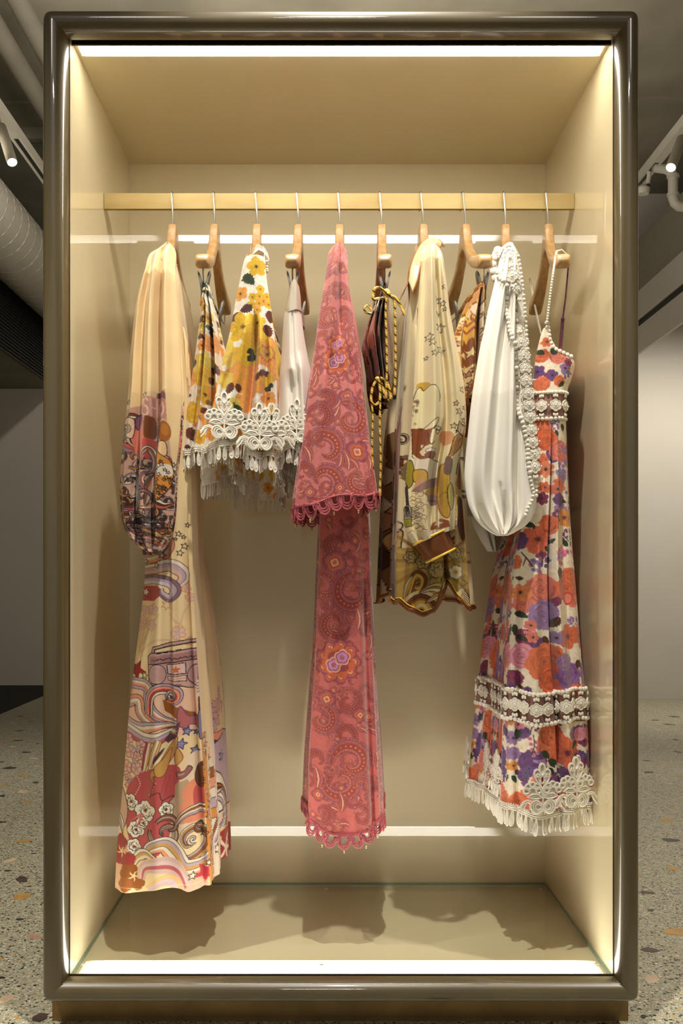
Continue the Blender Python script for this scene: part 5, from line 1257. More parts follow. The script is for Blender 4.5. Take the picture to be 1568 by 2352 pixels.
# lace on the shoulder
m = MB(); gs_ = random.Random(2)
for k in range(16):
    f_ = k / 15; y = 0.10 + 0.13 * f_; z = d3_top(y, 0, 0) + 0.003; x = XW(596, y)
    m.tube([(x - 0.012, y, z - 0.006), (x - 0.004 + gs_.uniform(-.002, .002), y, z + 0.002), (x + 0.007, y, z - 0.002), (x + 0.014 + gs_.uniform(0, .005), y + 0.003, z - 0.016)], [0.0015, 0.0028, 0.0028, 0.0015], 6)
    m.sphere((x + 0.015, y, z - 0.02 - gs_.uniform(0, 0.03)), 0.003, 6, 5)
m.build('shoulder_lace', M_lace, d3)
# --- white skirt on the fourth hanger
M_whitep = material('white_pique', (236, 230, 218), rough=0.75, sheen=0.2, var=0.015, scale=6, bump=0.35, bump_scale=900)
M_shade_white = material('shaded_white', (206, 196, 178), rough=0.75, var=0.02, scale=12, bump=0.25, bump_scale=900)  # white cloth greyed: shade on the skirt's top put into the colour
sk4 = empty('white_skirt', (XW(680, 0.13), 0.13, 1.47), 'plain white skirt clipped to the fourth hanger with white lace hem and drops', 'skirt')
g4 = garment('skirt_body', M_whitep, sk4,
    [(700, 655, 691, 676, 694), (720, 652, 692, 672, 695), (760, 649, 697, 668, 699), (800, 647, 702, 665, 704), (860, 643, 710, 660, 709), (950, 641, 714, 657, 713), (1000, 639, 717, 655, 715), (1032, 637, 720, 652, 717)],
    None, yn=0.105, yf=0.45, bul=0.03, step=3.0, hem=lambda s, l: (22 - 40 * math.sin(math.pi * min(1, l * 1.25)) * 0.7) if s == 0 else (46 if s == 2 else 22 + 24 * l), label=None,
    folds=[(0.5, 0.45, 0.06, -0.004, 0, 1), (0.3, 0.5, 0.12, -0.010, 0.45, 1), (0.72, 0.8, 0.08, 0.008, 0.3, 1), (0.42, 0.5, 0.05, 0.006, 0.35, 0.8), (0.6, 0.62, 0.04, -0.006, 0.4, 0.75)], ripple=0.008, side_n=44, back_n=36, seed=16)
g4b = garment('waistband', M_shade_white, sk4,
    [(640, 671, 683, 676, 685), (650, 664, 687, 675, 687), (668, 661, 689, 675, 690), (704, 654, 692, 676, 694)], None, yn=0.103, yf=0.452, bul=0.03, step=3, side_n=30, back_n=20, ripple=0.004, seed=17,
    hem=lambda s, l: 14 - 12 * l if s == 0 else 3)
L4 = thin(smooth_loop(loop_out(g4, -1, 0.002)), 0.006)
t4 = tape('lace_tape', sk4, L4); drops(t4, L4, 0.0128, 3)
motif_px(g4, LACE_MOTIF, sk4, [682], scale=0.95)
motifs_on(g4, LACE_MOTIF, sk4, loop_out(g4, -1, 0.003), [0.2, 0.3, 0.4, 0.6, 0.7, 0.8], scale=0.95)
# ------------------------------------------------------------------ rose paisley dress (fifth)
ROSE = (216, 124, 120); PP = ((156, 86, 114), (208, 100, 66), (154, 68, 70), (236, 174, 140), ROSE); PP2 = ((146, 76, 92), (198, 88, 66), (142, 60, 66), (222, 150, 124), ROSE)
LIL = (206, 138, 190)
def trefoil(c, x, y, r, rot=0.0):
    for k, (q, col) in enumerate(((1.15, PP[2]), (1.0, PP[0]), (0.8, PP[1]), (0.5, PP[2]), (0.4, PP[3]), (0.2, PP[1]))):
        c.fill(c.petals(x, y, r * q, 4, rot, 0.3, 0.01), col)
def plume(c, x, y, r, rot):
    """a pointed leaf with inner veins"""
    t = np.linspace(0, 1, 16); p = np.stack([x + 2 * r * (t - 0.5) * np.cos(rot) + 0.25 * r * np.sin(np.pi * t) * np.sin(rot), y + 2 * r * (t - 0.5) * np.sin(rot) - 0.25 * r * np.sin(np.pi * t) * np.cos(rot)], 1)
    wd = np.sin(np.pi * t) ** 0.8 * r
    for q, col in ((0.85, PP[2]), (0.68, PP[1]), (0.48, PP[0]), (0.3, PP[2]), (0.16, PP[3])): c.band(p, wd * q, col)
def bloom(c, x, y, r):
    for k in range(9):
        a = 2 * math.pi * k / 9; trefoil(c, x + r * 0.78 * math.cos(a), y + r * 0.78 * math.sin(a), r * 0.34, a)
    c.fill(c.petals(x, y, r * 0.85, 7, 0.3, 0.2, 0.02), PP[1]); c.fill(c.petals(x, y, r * 0.62, 6, 0.8, 0.2, 0.02), PP[2])
    for dx_, dy_ in ((-0.22, 0.16), (0.2, -0.2)):
        for q, col in ((0.42, PP[3]), (0.34, PP[0]), (0.27, LIL), (0.12, PP[0]), (0.07, PP[1])): c.fill(c.petals(x + dx_ * r, y + dy_ * r, r * q, 5, 1, 0.22, 0.0), col)
    for k in range(12):
        a = 2 * math.pi * k / 12; c.dot(x + r * 1.12 * math.cos(a), y + r * 1.12 * math.sin(a), r * 0.06, PP[2])
def scatter(c, n, box, seed):
    g = random.Random(seed)
    for _ in range(n):
        x, y = g.uniform(box[0], box[2]), g.uniform(box[1], box[3]); q = g.random()
        if q < 0.5: c.paisley(x, y, g.uniform(10, 19), g.uniform(0, 6.28), g.choice((-1, 1)), PP if g.random() < 0.6 else PP2)
        elif q < 0.75: plume(c, x, y, g.uniform(9, 16), g.uniform(0, 3.14))
        else: trefoil(c, x, y, g.uniform(6, 11), g.uniform(0, 3))
def paint_paisley_sleeve():
    c = Cloth(668, 548, 880, 1200, ROSE, seed=41); c.noise(0.015, 20)
    scatter(c, 40, (735, 560, 805, 800), 1); scatter(c, 110, (685, 780, 865, 1145), 2)
    for a in ((770, 612, 22, 2.2, 1), (752, 655, 30, 5.5, -1), (785, 672, 22, 3.0, 1), (752, 722, 26, 0.6, 1), (790, 735, 22, 2.0, -1), (738, 775, 20, 1.2, 1)): c.paisley(*a, PP)
    bloom(c, 773, 828, 33); bloom(c, 775, 792, 22); trefoil(c, 797, 912, 19, 0.3); c.paisley(752, 920, 22, 3.6, 1, PP2); plume(c, 764, 950, 24, 2.2)
    c.paisley(803, 962, 42, 4.3, 1, PP); c.paisley(734, 958, 30, 3.5, 1, PP2); c.paisley(748, 1032, 46, 2.6, 1, PP); trefoil(c, 820, 1036, 25, 0.6); plume(c, 776, 1062, 20, 1.9); plume(c, 794, 1060, 24, 1.4); plume(c, 812, 1066, 18, 0.9)
    c.paisley(742, 1106, 46, 2.3, -1, PP); c.paisley(822, 1102, 38, 5.4, 1, PP); c.paisley(694, 1084, 24, 0.5, -1, PP2); plume(c, 704, 1040, 24, 1.2); plume(c, 846, 1060, 18, 1.5); plume(c, 790, 1130, 18, 0.1); trefoil(c, 780, 1120, 13)
    c.paisley(860, 1110, 20, 1, 1, PP2); trefoil(c, 712, 1130, 14); plume(c, 720, 870, 18, 1.9); c.paisley(726, 1000, 18, 4, -1, PP2)
    for k in range(70): c.dot(c.rng.uniform(680, 865), c.rng.uniform(600, 1150), c.rng.uniform(1, 2.2), c.rng.choice((PP[2], PP[1], LIL)), 0.7)
    c.noise(0.02, 4); return c
def paint_paisley_body():
    c = Cloth(690, 560, 890, 1960, (206, 106, 102), seed=43); c.noise(0.015, 20)
    scatter(c, 100, (720, 1180, 860, 1560), 3); scatter(c, 95, (705, 1560, 878, 1905), 4)
    c.paisley(776, 1250, 30, 0.4, 1, PP2); trefoil(c, 768, 1292, 26, 0.4); c.paisley(744, 1350, 34, 4.0, 1, PP); c.paisley(812, 1362, 46, 4.6, -1, PP2); c.paisley(768, 1432, 36, 0.2, 1, PP2); plume(c, 818, 1420, 26, 1.5)
    bloom(c, 776, 1520, 46); plume(c, 848, 1476, 22, 1.6); trefoil(c, 750, 1606, 20, 0.3); c.paisley(738, 1655, 34, 4.4, 1, PP); c.paisley(800, 1612, 26, 5.2, 1, PP2); trefoil(c, 826, 1642, 16); trefoil(c, 846, 1650, 14); plume(c, 832, 1678, 15, 0.7); plume(c, 852, 1682, 15, 0.4)
    c.paisley(792, 1690, 24, 1, -1, PP2); c.paisley(786, 1796, 44, 3.4, -1, PP); c.paisley(806, 1752, 46, 3.0, 1, PP); c.paisley(826, 1804, 24, 1.2, -1, PP); c.paisley(728, 1750, 26, 1.5, 1, PP2); plume(c, 724, 1790, 28, 1.5); trefoil(c, 730, 1828, 14)
    plume(c, 781, 1846, 24, 1.5); c.paisley(808, 1838, 18, 6, 1, PP2); plume(c, 760, 1860, 20, 0.3); c.paisley(740, 1868, 22, 2.2, -1, PP2); c.paisley(828, 1872, 22, 4.5, 1, PP2); plume(c, 862, 1750, 22, 1.5); c.paisley(865, 1830, 18, 2, 1, PP2); plume(c, 790, 1898, 16, 0.1)
    for k in range(90): c.dot(c.rng.uniform(705, 875), c.rng.uniform(1180, 1920), c.rng.uniform(1, 2.2), c.rng.choice((PP[2], PP[1], LIL)), 0.7)
    c.noise(0.02, 4); return c
M_rose = cloth_material('printed_rose_cotton', rough=0.7, sheen=0.25, weave=1300, bump=0.18, trans=0.06)
M_cord = material('rose_cord', (196, 96, 96), rough=0.6, scale=130, color2=(150, 66, 86), bump=0.5, bump_scale=700)
M_pearl = material('gold_pearl', (220, 196, 140), rough=0.2, metal=0.6, var=0.05)
def scallop_mesh(p=0.0265):
    m = MB(); h = p / 2
    for k, d in enumerate((0.011, 0.0165, 0.022)):
        q = h * (0.66 + 0.14 * k)
        m.tube([Vector((q * math.cos(math.pi + math.pi * j / 12), -0.0006 * k, -0.006 - d * math.sin(math.pi * j / 12) ** 0.8)) for j in range(13)], 0.0018, 6)
    arch = [(-h - 0.0062, 0, -0.013), (-h - 0.0062, 0, -0.004), (-h - 0.004, 0, 0.0015), (-h, 0, 0.003), (-h + 0.004, 0, 0.0015), (-h + 0.0062, 0, -0.004), (-h + 0.0062, 0, -0.013)]
    m.tube([Vector(a) for a in cr(arch, 3)], 0.0018, 6)
    sp = [Vector((-h + (0.0046 - 0.0035 * t) * math.cos(8 * t), -0.0012, -0.004 + (0.0046 - 0.0035 * t) * math.sin(8 * t))) for t in np.linspace(0, 1, 18)]
    m.tube(sp, 0.0015, 6); m.sphere((-h, 0.0, -0.011), 0.0028, 8, 5)
    return m.mesh('scallop_loop', M_cord)
SCALLOP = scallop_mesh()
PEARL = MB().sphere((0, 0, -0.0015), 0.0022, 8, 6).sphere((0, 0, -0.005), 0.0017, 8, 6).mesh('pearl', M_pearl)
def scallops(parent, loop, p=0.0265, seed=0, band_r=0.0026):
    A = np.vstack([loop, loop[:1]]); g = random.Random(seed)
    tr = MB().tube([Vector(q) for q in loop], band_r, 6, closed=True).build('scalloped_trim', M_cord, parent)
    s_ = np.concatenate([[0], np.cumsum(np.linalg.norm(np.diff(A, axis=0), axis=1))]); L_ = s_[-1]; n = round(L_ / p); pp = L_ / n
    for k in range(n):
        q = (k + 0.5) * pp; pt = Vector([np.interp(q, s_, A[:, i]) for i in range(3)])
        a = Vector([np.interp(max(0, q - pp / 2), s_, A[:, i]) for i in range(3)]); b = Vector([np.interp(min(L_, q + pp / 2), s_, A[:, i]) for i in range(3)]); t = b - a
        yw = math.atan2(t.y, t.x); sl = math.atan2(t.z, math.hypot(t.x, t.y)); pt = (a + b) / 2
        o = instance(SCALLOP, 'scallop_loop', pt, tr, None, (pp / p, 1, 1)); o.rotation_euler = (g.uniform(-0.1, 0.1), -sl, yw)
        if k % 2: instance(PEARL, 'pearl', pt + Vector((0, -0.0008, -0.0297)), tr)
    return tr
d5 = empty('paisley_dress', (XW(780, HY), HY, HZ), 'long rose pink paisley dress with scalloped cord trim on bell sleeve and hem', 'dress')
def d5_top(y, sg, l):
    a = abs(y - HY); return HZ + interp(zu_p, min(0.196, max(a, 0.045))) + 0.004
g5 = garment('dress_body', M_rose, d5,
    [(576, 768, 792, 772, 790), (640, 755, 800, 762, 796), (800, 742, 828, 745, 820), (1000, 737, 842, 738, 834), (1190, 735, 846, 735, 838), (1300, 733, 848, 730, 842), (1400, 729, 851, 727, 848), (1500, 726, 854, 722, 856), (1600, 719, 858, 715, 864), (1700, 713, 863, 708, 872), (1800, 709, 868, 702, 878), (1900, 710, 872, 698, 883)],
    paint_paisley_body(), yn=0.14, yf=0.47, bul=0.03, step=1.4, top=d5_top, hem=lambda s, l: (-10 + 32 * math.sin(math.pi * l)) if s == 0 else -8,
    folds=[(0.3, 0.22, 0.07, 0.006, 0.3, 1), (0.72, 0.8, 0.07, 0.008, 0.3, 1), (0.5, 0.5, 0.12, -0.006, 0.5, 1), (0.86, 0.9, 0.03, -0.008, 0.5, 1)], ripple=0.005, side_n=36, back_n=36, seed=22)
scallops(d5, thin(smooth_loop(loop_out(g5, -1, 0.001)), 0.006), seed=1)
def s5y(p): return np.interp(p, [556, 600, 900, 1140], [0.088, 0.070, 0.06, 0.055])
def s5f(p): return np.interp(p, [556, 640, 900, 1140], [0.20, 0.17, 0.20, 0.26])
g5s = garment('bell_sleeve', M_rose, d5,
    [(555, 766, 788, 772, 786), (561, 759, 793, 768, 790), (572, 754, 797, 766, 794), (600, 750, 798, 764, 796), (640, 745, 799, 762, 795), (700, 735, 805, 755, 798), (800, 722, 818, 742, 800), (900, 709, 832, 726, 803), (1000, 697, 845, 710, 805), (1060, 690, 855, 700, 806), (1140, 678, 868, 688, 806)],
    paint_paisley_sleeve(), yn=s5y, yf=s5f, bul=0.03, step=1.3, hem=lambda s, l: (20 - 34 * l + 5 * math.sin(l * 9)) if s == 0 else (26 if s == 2 else (-14 + 40 * l if s == 1 else 20 + 6 * l)),
    folds=[(0.62, 0.62, 0.05, -0.008, 0, 0.4), (0.4, 0.4, 0.1, 0.008, 0, 0.5), (0.35, 0.2, 0.08, 0.006, 0.4, 1), (0.8, 0.85, 0.06, -0.006, 0.4, 1)], ripple=0.006, side_n=30, back_n=40, seed=24)
scallops(d5, thin(smooth_loop(loop_out(g5s, -1, 0.001)), 0.006), seed=2)
# ------------------------------------------------------------------ brown and gold tie top (sixth)
def cord_material():
    m = bpy.data.materials.new('gold_striped_cord'); m.use_nodes = True; N = m.node_tree.nodes; L = m.node_tree.links; b = N['Principled BSDF']
    b.inputs['Roughness'].default_value = 0.4; tc = N.new('ShaderNodeTexCoord'); mp = N.new('ShaderNodeMapping'); mp.inputs['Rotation'].default_value = (0, 0.9, 0.5); L.new(tc.outputs['Object'], mp.inputs[0])
    wv = N.new('ShaderNodeTexWave'); wv.inputs['Scale'].default_value = 26; wv.inputs['Distortion'].default_value = 1.0; L.new(mp.outputs[0], wv.inputs['Vector'])
    rp = N.new('ShaderNodeValToRGB'); e = rp.color_ramp.elements; e[0].position = 0.0; e[0].color = rgb((60, 44, 14)); e[1].position = 1.0; e[1].color = rgb((236, 208, 132))
    for p, c in ((0.10, (80, 60, 18)), (0.16, (206, 170, 40)), (0.5, (216, 178, 54)), (0.75, (190, 130, 50))): q = e.new(p); q.color = rgb(c)
    L.new(wv.outputs['Fac'], rp.inputs[0]); L.new(rp.outputs[0], b.inputs['Base Color']); return m
M_gcord = cord_material(); M_aglet = material('tan_bead', (206, 160, 98), rough=0.35, var=0.08); M_aglet2 = material('dark_cap', (58, 34, 28), rough=0.2, metal=0.5, var=0.1)
SILKP = [(96, 42, 16), (150, 76, 34), (58, 28, 14), (196, 142, 50), (110, 64, 24), (40, 26, 16), (176, 100, 66), (206, 164, 64), (84, 36, 14)]
def paint_tie():
    c = Cloth(832, 640, 912, 925, (92, 44, 20), seed=51)
    g = random.Random(6)
    for k in range(70):
        x, y = g.uniform(835, 908), g.uniform(650, 910); c.wave([(x, y), (x + g.uniform(-8, 8), y + 14), (x + g.uniform(-10, 10), y + g.uniform(24, 46))], g.uniform(5, 15), [g.choice(SILKP) for _ in range(2)], (44, 28, 14), lw=1.1)
    c.blob([(858, 694), (868, 688), (874, 698), (872, 712), (858, 708)], (226, 216, 196), line=INK)
    c.blob([(848, 740), (862, 730), (868, 770), (862, 800), (846, 790), (842, 762)], (168, 92, 62)); c.blob([(884, 690), (896, 690), (898, 780), (892, 860), (880, 820)], (150, 118, 96))
    return c
M_silk = cloth_material('printed_silk', rough=0.3, sheen=0.1, weave=1500, bump=0.05)
t6 = empty('tie_top', (XW(876, 0.13), 0.13, 1.47), 'crumpled brown and gold silk top with striped ties hanging in bows', 'top')
g6 = garment('top_body', M_silk, t6,
    [(655, 875, 888, 868, 880), (680, 866, 893, 860, 884), (700, 858, 893, 850, 884), (730, 847, 896, 842, 886), (765, 839, 898, 838, 888), (800, 844, 897, 842, 890), (830, 851, 897, 846, 890), (860, 855, 900, 848, 892), (885, 862, 898, 852, 890), (912, 868, 886, 858, 880)],
    paint_tie(), yn=0.112, yf=0.34, bul=0.03, step=1.3, folds=[(0.2, 0.3, 0.05, 0.014), (0.36, 0.42, 0.04, -0.020), (0.5, 0.45, 0.04, 0.014), (0.6, 0.6, 0.03, -0.018), (0.75, 0.8, 0.05, 0.010), (0.1, 0.1, 0.04, -0.01), (0.3, 0.3, 0.15, 0.012, 0.15, 0.6)], ripple=0.012, nrip=4, seed=26)
def cordp(pts, r=0.0021, Y=0.098, end=None, nm='tie_cord', flat=1.0, dy=0.0):
    P = [W(x, y, Y + dy * i) for i, (x, y) in enumerate(pts)]
    o = MB().tube([Vector(q) for q in cr([tuple(p) for p in P], 6)], r, 8, flat=flat).build(nm, M_gcord, t6)
    if end:
        x, y = pts[-1]; p = W(x, y, P[-1].y)
        tag(MB().lathe(p, [(0.0026, 0.001), (0.0033, -0.001), (0.0033, -0.0115), (0.0028, -0.0125)][::-1], 12).build('cord_end', M_aglet, o), None)
        MB().lathe(p, [(0.0030, -0.0125), (0.0032, -0.0185), (0.0020, -0.0205)][::-1], 12).build('cord_cap', M_aglet2, o)
cordp([(888, 682), (879, 666), (867, 660), (858, 668), (857, 688), (866, 686), (884, 684)], 0.0030, flat=0.5)
cordp([(853, 720), (840, 718), (837, 708), (844, 702), (853, 713)], 0.0026, flat=0.5)
cordp([(893, 680), (902, 686), (906, 700), (907, 740), (908, 800), (908, 850), (906, 894)], 0.0025, end=True)
cordp([(893, 678), (908, 684), (920, 704), (929, 723)], 0.0028, flat=0.5)
cordp([(887, 684), (885, 720), (887, 780), (888, 850), (886, 902)], 0.0023, end=True, Y=0.094)
cordp([(866, 872), (857, 886), (852, 910), (854, 925), (862, 930), (872, 918), (872, 885), (868, 872)], 0.0027, flat=0.6, Y=0.096)
cordp([(866, 870), (878, 888), (884, 915)], 0.0029, flat=0.5, Y=0.096); cordp([(868, 868), (884, 872), (893, 892), (897, 912), (892, 920)], 0.0029, flat=0.5, Y=0.097)
cordp([(853, 925), (856, 960), (854, 1010), (855, 1058)], 0.0022, end=True, Y=0.098)
cordp([(873, 920), (872, 980), (874, 1060), (872, 1125)], 0.0023, end=True, Y=0.098)
MB().sphere(W(887, 672, 0.1), 0.0075, 10, 8, (1, 0.8, 1.1)).sphere(W(891, 676, 0.098), 0.006, 10, 8).sphere(W(866, 871, 0.099), 0.0055, 10, 8).build('knot', M_gcord, t6)

# ------------------------------------------------------------------ cream shirt with printed face (seventh)
CRM7 = (232, 216, 172); OLV, OCH, BRW, TAN, MVE = (150, 136, 40), (204, 164, 62), (112, 58, 24), (214, 160, 110), (150, 118, 108)
def paint_shirt_sleeve():
    c = Cloth(918, 545, 1078, 1300, CRM7, seed=61); c.noise(0.01, 30)
    for x, y, r in ((1016, 660, 6), (1003, 685, 7), (1013, 697, 7), (1017, 711, 5), (1003, 717, 5), (1008, 750, 11), (981, 775, 9), (989, 789, 9), (1009, 803, 11), (993, 814, 8), (976, 821, 5), (1060, 890, 8), (1043, 927, 7), (1051, 945, 10), (1066, 932, 6), (1064, 962, 7), (1038, 978, 8)):
        c.star(x, y, r, 0.2, None if y < 830 else (222, 184, 140), (60, 48, 40), 1.3)
    # cloud and head
    c.blob([(955, 890), (958, 878), (972, 874), (984, 882), (986, 896), (960, 900)], OCH); c.blob([(950, 902), (960, 886), (970, 894), (984, 884), (1000, 890), (1004, 920), (1002, 1010), (990, 1060), (946, 1060), (944, 960)], (234, 222, 176))
    c.curve([(948, 915), (956, 892), (966, 886), (972, 894), (984, 886), (1000, 892), (1006, 908), (1005, 922)], 1.6, INK)
    g = random.Random(9)
    for k in range(16): c.star(g.uniform(944, 960), g.uniform(916, 975), 3.4, g.random(), None, (110, 92, 70), 0.9)
    c.fill([(945, 980), (955, 982), (966, 980), (975, 986), (988, 986), (986, 993), (982, 1010), (981, 1024), (974, 1024), (968, 1030), (962, 1036), (966, 1045), (975, 1050), (990, 1050), (996, 1044), (990, 1058), (972, 1060), (945, 1040)], (136, 72, 36))
    c.curve([(963, 986), (975, 980), (1002, 960), (1000, 972), (988, 988)], 1.5, INK); c.curve([(979, 994), (980, 1012), (984, 1024), (992, 1016)], 1.6, INK); c.curve([(990, 988), (998, 980), (1008, 982), (1008, 986), (994, 990)], 1.6, INK); c.blob([(996, 992), (1006, 988), (1000, 998)], (232, 226, 200), line=INK)
    c.dot(997, 987, 2, INK); c.blob([(974, 1034), (984, 1032), (996, 1032), (990, 1040), (976, 1040)], (232, 226, 206), line=(90, 46, 24), lw=1.2); c.blob([(972, 1044), (984, 1040), (996, 1040), (992, 1052), (978, 1054)], (128, 66, 36), line=(60, 34, 22), lw=1.2)
    c.curve([(945, 1046), (958, 1058), (976, 1064), (990, 1058), (1002, 1058), (1002, 1066), (996, 1078)], 1.6, INK); c.curve([(945, 982), (946, 1044)], 1.5, INK); c.blob([(965, 1020), (970, 1022), (966, 1028)], WHT)
    # below
    c.fill([(930, 1055), (945, 1050), (1010, 1062), (1010, 1100), (960, 1110), (930, 1100)], (226, 216, 190))
    c.blob([(935, 1058), (944, 1056), (950, 1080), (946, 1110), (934, 1118), (930, 1080)], OLV, line=INK); c.blob([(948, 1080), (966, 1078), (976, 1092), (974, 1108), (950, 1104)], OCH, line=INK); c.blob([(955, 1104), (968, 1100), (972, 1112), (950, 1120)], TAN)
    c.blob([(946, 1124), (970, 1108), (1000, 1096), (1008, 1110), (990, 1120), (960, 1130)], MVE); c.blob([(970, 1132), (985, 1122), (1002, 1118), (1002, 1134), (976, 1142)], (178, 140, 74)); c.blob([(976, 1144), (990, 1136), (1004, 1140), (1002, 1158), (984, 1160)], MVE); c.curve([(976, 1152), (990, 1150), (1004, 1154)], 1.4, INK)
    for k in range(13):
        x, y = 950 + 9 * math.sin(k * 1.9), 1128 + 8 * k; c.curve([(x - 6, y), (x + 2, y - 6), (x + 9, y - 1), (x + 6, y + 5), (x, y + 3)], 1.2, (130, 92, 58)); c.curve([(x + 9, y), (x + 17, y + 2), (x + 18, y + 9)], 1.2, (130, 92, 58))
    c.fill([(929, 1118), (935, 1110), (939, 1165), (932, 1168)], (54, 52, 50)); c.blob([(926, 1172), (932, 1160), (942, 1164), (944, 1190), (926, 1190)], (196, 186, 160), line=INK)
    for k in range(8): c.stroke([(930 + k, 1162), (928 + k * 2.2, 1188)], 1.2, INK); c.stroke([(942, 1166 + 4 * k), (956 + (k % 3) * 3, 1160 + 4 * k)], 1.2, INK)
    c.fill([(918, 1192), (944, 1190), (944, 1208), (922, 1212)], (150, 140, 46)); c.stroke([(918, 1192), (944, 1190), (944, 1208), (922, 1212)], 1.3, INK)
    c.blob([(1006, 1080), (1018, 1064), (1028, 1090), (1030, 1150), (1026, 1188), (1012, 1180), (1004, 1140)], OCH, line=(140, 60, 40), lw=2); c.curve([(1008, 1140), (1018, 1130), (1028, 1140)], 1.4, (140, 90, 40))
    c.blob([(1024, 1120), (1036, 1110), (1042, 1140), (1036, 1170), (1026, 1160)], (196, 176, 76), line=INK)
    c.dot(1022, 1004, 17, TAN); c.blob([(1030, 1036), (1040, 1004), (1058, 996), (1062, 1010), (1050, 1032), (1026, 1052)], (202, 150, 88), line=INK)
    for k in range(9): c.curve([(1028 + k * 2, 1046 - k), (1036 + k * 2, 1022 - k), (1046 + k * 2, 1002)], 0.9, (140, 90, 44))
    c.fill([(1044, 992), (1052, 970), (1066, 974), (1064, 998)], (206, 160, 110)); c.stroke([(1042, 996), (1050, 968), (1068, 974), (1066, 1000)], 2.2, INK); c.fill([(1053, 976), (1064, 979), (1061, 992), (1050, 989)], (232, 214, 180)); c.stroke([(1042, 990), (1064, 998)], 3, INK); c.stroke([(1057, 980), (1055, 988)], 1.5, INK)
    c.blob([(1022, 1048), (1036, 1060), (1030, 1090), (1016, 1084)], (120, 96, 84)); c.fill([(990, 1202), (1010, 1190), (1026, 1196), (1030, 1212), (980, 1232)], (146, 78, 40)); c.star(1004, 1200, 12, 0.3, (232, 220, 186), None)
    c.fill([(940, 1226), (1052, 1206), (1052, 1300), (940, 1300)], (214, 200, 166)); return c
def paint_shirt_body():
    c = Cloth(570, 540, 1092, 1440, CRM7, seed=63); c.noise(0.01, 30)
    c.fill([(570, 1000), (700, 960), (912, 960), (912, 1440), (570, 1440)], (128, 96, 56))
    g = random.Random(2)
    for k in range(30):
        x, y = g.uniform(570, 900), g.uniform(960, 1400); c.blob([(x + g.uniform(20, 60) * math.cos(a), y + g.uniform(16, 44) * math.sin(a)) for a in np.linspace(0, 5.4, 7)], g.choice(((86, 56, 26), (150, 136, 60), (200, 164, 100), (70, 44, 30), (176, 128, 92), (216, 196, 160))), line=INK, lw=3)
    c.blob([(800, 930), (830, 900), (850, 960), (880, 900), (890, 1000), (870, 1120), (820, 1100), (800, 1020)], (190, 138, 92), line=(120, 80, 50), lw=2)
    psy(c, (912, 1000, 1080, 1240), 40, [(120, 84, 50), OLV, BRW, TAN, (216, 196, 150), (86, 50, 30), MVE], 33, 12, 26)
    c.fill([(1040, 1040), (1080, 1040), (1080, 1260), (1040, 1260)], (196, 170, 124)); c.blob([(1050, 1140), (1066, 1160), (1072, 1230), (1058, 1240), (1046, 1200)], (90, 48, 22)); c.blob([(1044, 1060), (1064, 1070), (1060, 1120), (1044, 1110)], (160, 108, 56))
    c.fill([(908, 1258), (1092, 1258), (1092, 1440), (908, 1440)], (176, 146, 72))
    for k in range(16): c.stroke([(985, 1290), (985 + 110 * math.cos(0.4 * k), 1290 + 80 * math.sin(0.4 * k))], 7, (196, 168, 92) if k % 2 else (146, 112, 50), 0.8)
    for x, y, r, a in ((970, 1290, 18, 0), (1000, 1310, 19, 2), (1040, 1270, 15, 3), (940, 1280, 14, 1)):
        P = c.petals(x, y, r, 6, a, 0.25, 0.07, k=50); c.fill(P, (188, 166, 110)); c.stroke(np.vstack([P, P[:1]]), 1.5, INK)
        for k in range(4): c.curve([(x + r * 0.5 * math.cos(a + k), y + r * 0.5 * math.sin(a + k)), (x + r * 0.3 * math.cos(a + k + 0.8), y + r * 0.3 * math.sin(a + k + 0.8)), (x + r * 0.7 * math.cos(a + k + 1.2), y + r * 0.7 * math.sin(a + k + 1.2))], 1.2, INK)
    P = c.petals(1043, 1314, 17, 6, 0.4, 0.3, 0.06, k=50); c.fill(P, (236, 228, 190)); c.stroke(np.vstack([P, P[:1]]), 1.4, INK); c.dot(1043, 1314, 4, (216, 164, 50))
    for k in range(12): c.stroke([(1043, 1314), (1043 + 8 * math.cos(k * 0.52), 1314 + 8 * math.sin(k * 0.52))], 0.9, (190, 140, 40))
    for x, y in ((1022, 1330), (1056, 1330), (1010, 1340), (1065, 1345), (985, 1332), (1060, 1290)): c.leaf(x, y, 16, x, OLV, INK); c.stroke([(x, y), (x + 9, y - 8)], 1.3, INK)
    c.wave([(930, 1400), (940, 1350), (952, 1322), (968, 1330), (962, 1352), (950, 1350)], 24, [BRW, OCH, (120, 70, 30)], INK, taper=(0.4, 1, 0.7)); c.wave([(925, 1390), (934, 1345), (945, 1320)], 12, [(228, 208, 160), OCH], INK)
    for q, cc in ((46, (224, 204, 156)), (38, BRW), (30, (146, 92, 50)), (24, OCH), (17, (230, 210, 160)), (10, OCH), (6, BRW)): c.dot(965, 1404, q, cc, ry=q * 1.05)
    for q in (38, 30): c.stroke([(965 + q * math.cos(t), 1404 + q * 1.05 * math.sin(t)) for t in np.linspace(math.pi, 2 * math.pi, 20)], 1.5, INK)
    c.wave([(960, 1362), (990, 1350), (1010, 1352), (1022, 1362)], 22, [(214, 190, 140), (150, 118, 60), (230, 214, 170)], INK); c.wave([(975, 1385), (1000, 1370), (1015, 1366)], 14, [(196, 160, 80), (228, 206, 150)], INK)
    c.blob([(1040, 1370), (1060, 1350), (1085, 1395), (1060, 1420), (1040, 1400)], (218, 200, 152), line=INK); c.curve([(1046, 1400), (1052, 1376), (1060, 1362)], 1.4, INK)
    for k in range(6): c.curve([(1062, 1352 + 5 * k), (1074, 1358 + 6 * k), (1080, 1372 + 5 * k)], 1.3, INK)
    return c
d7 = empty('printed_shirt', (XW(971, HY), HY, HZ), 'cream satin shirt printed with a line drawn face, brown cuff and brown edged tails', 'shirt')
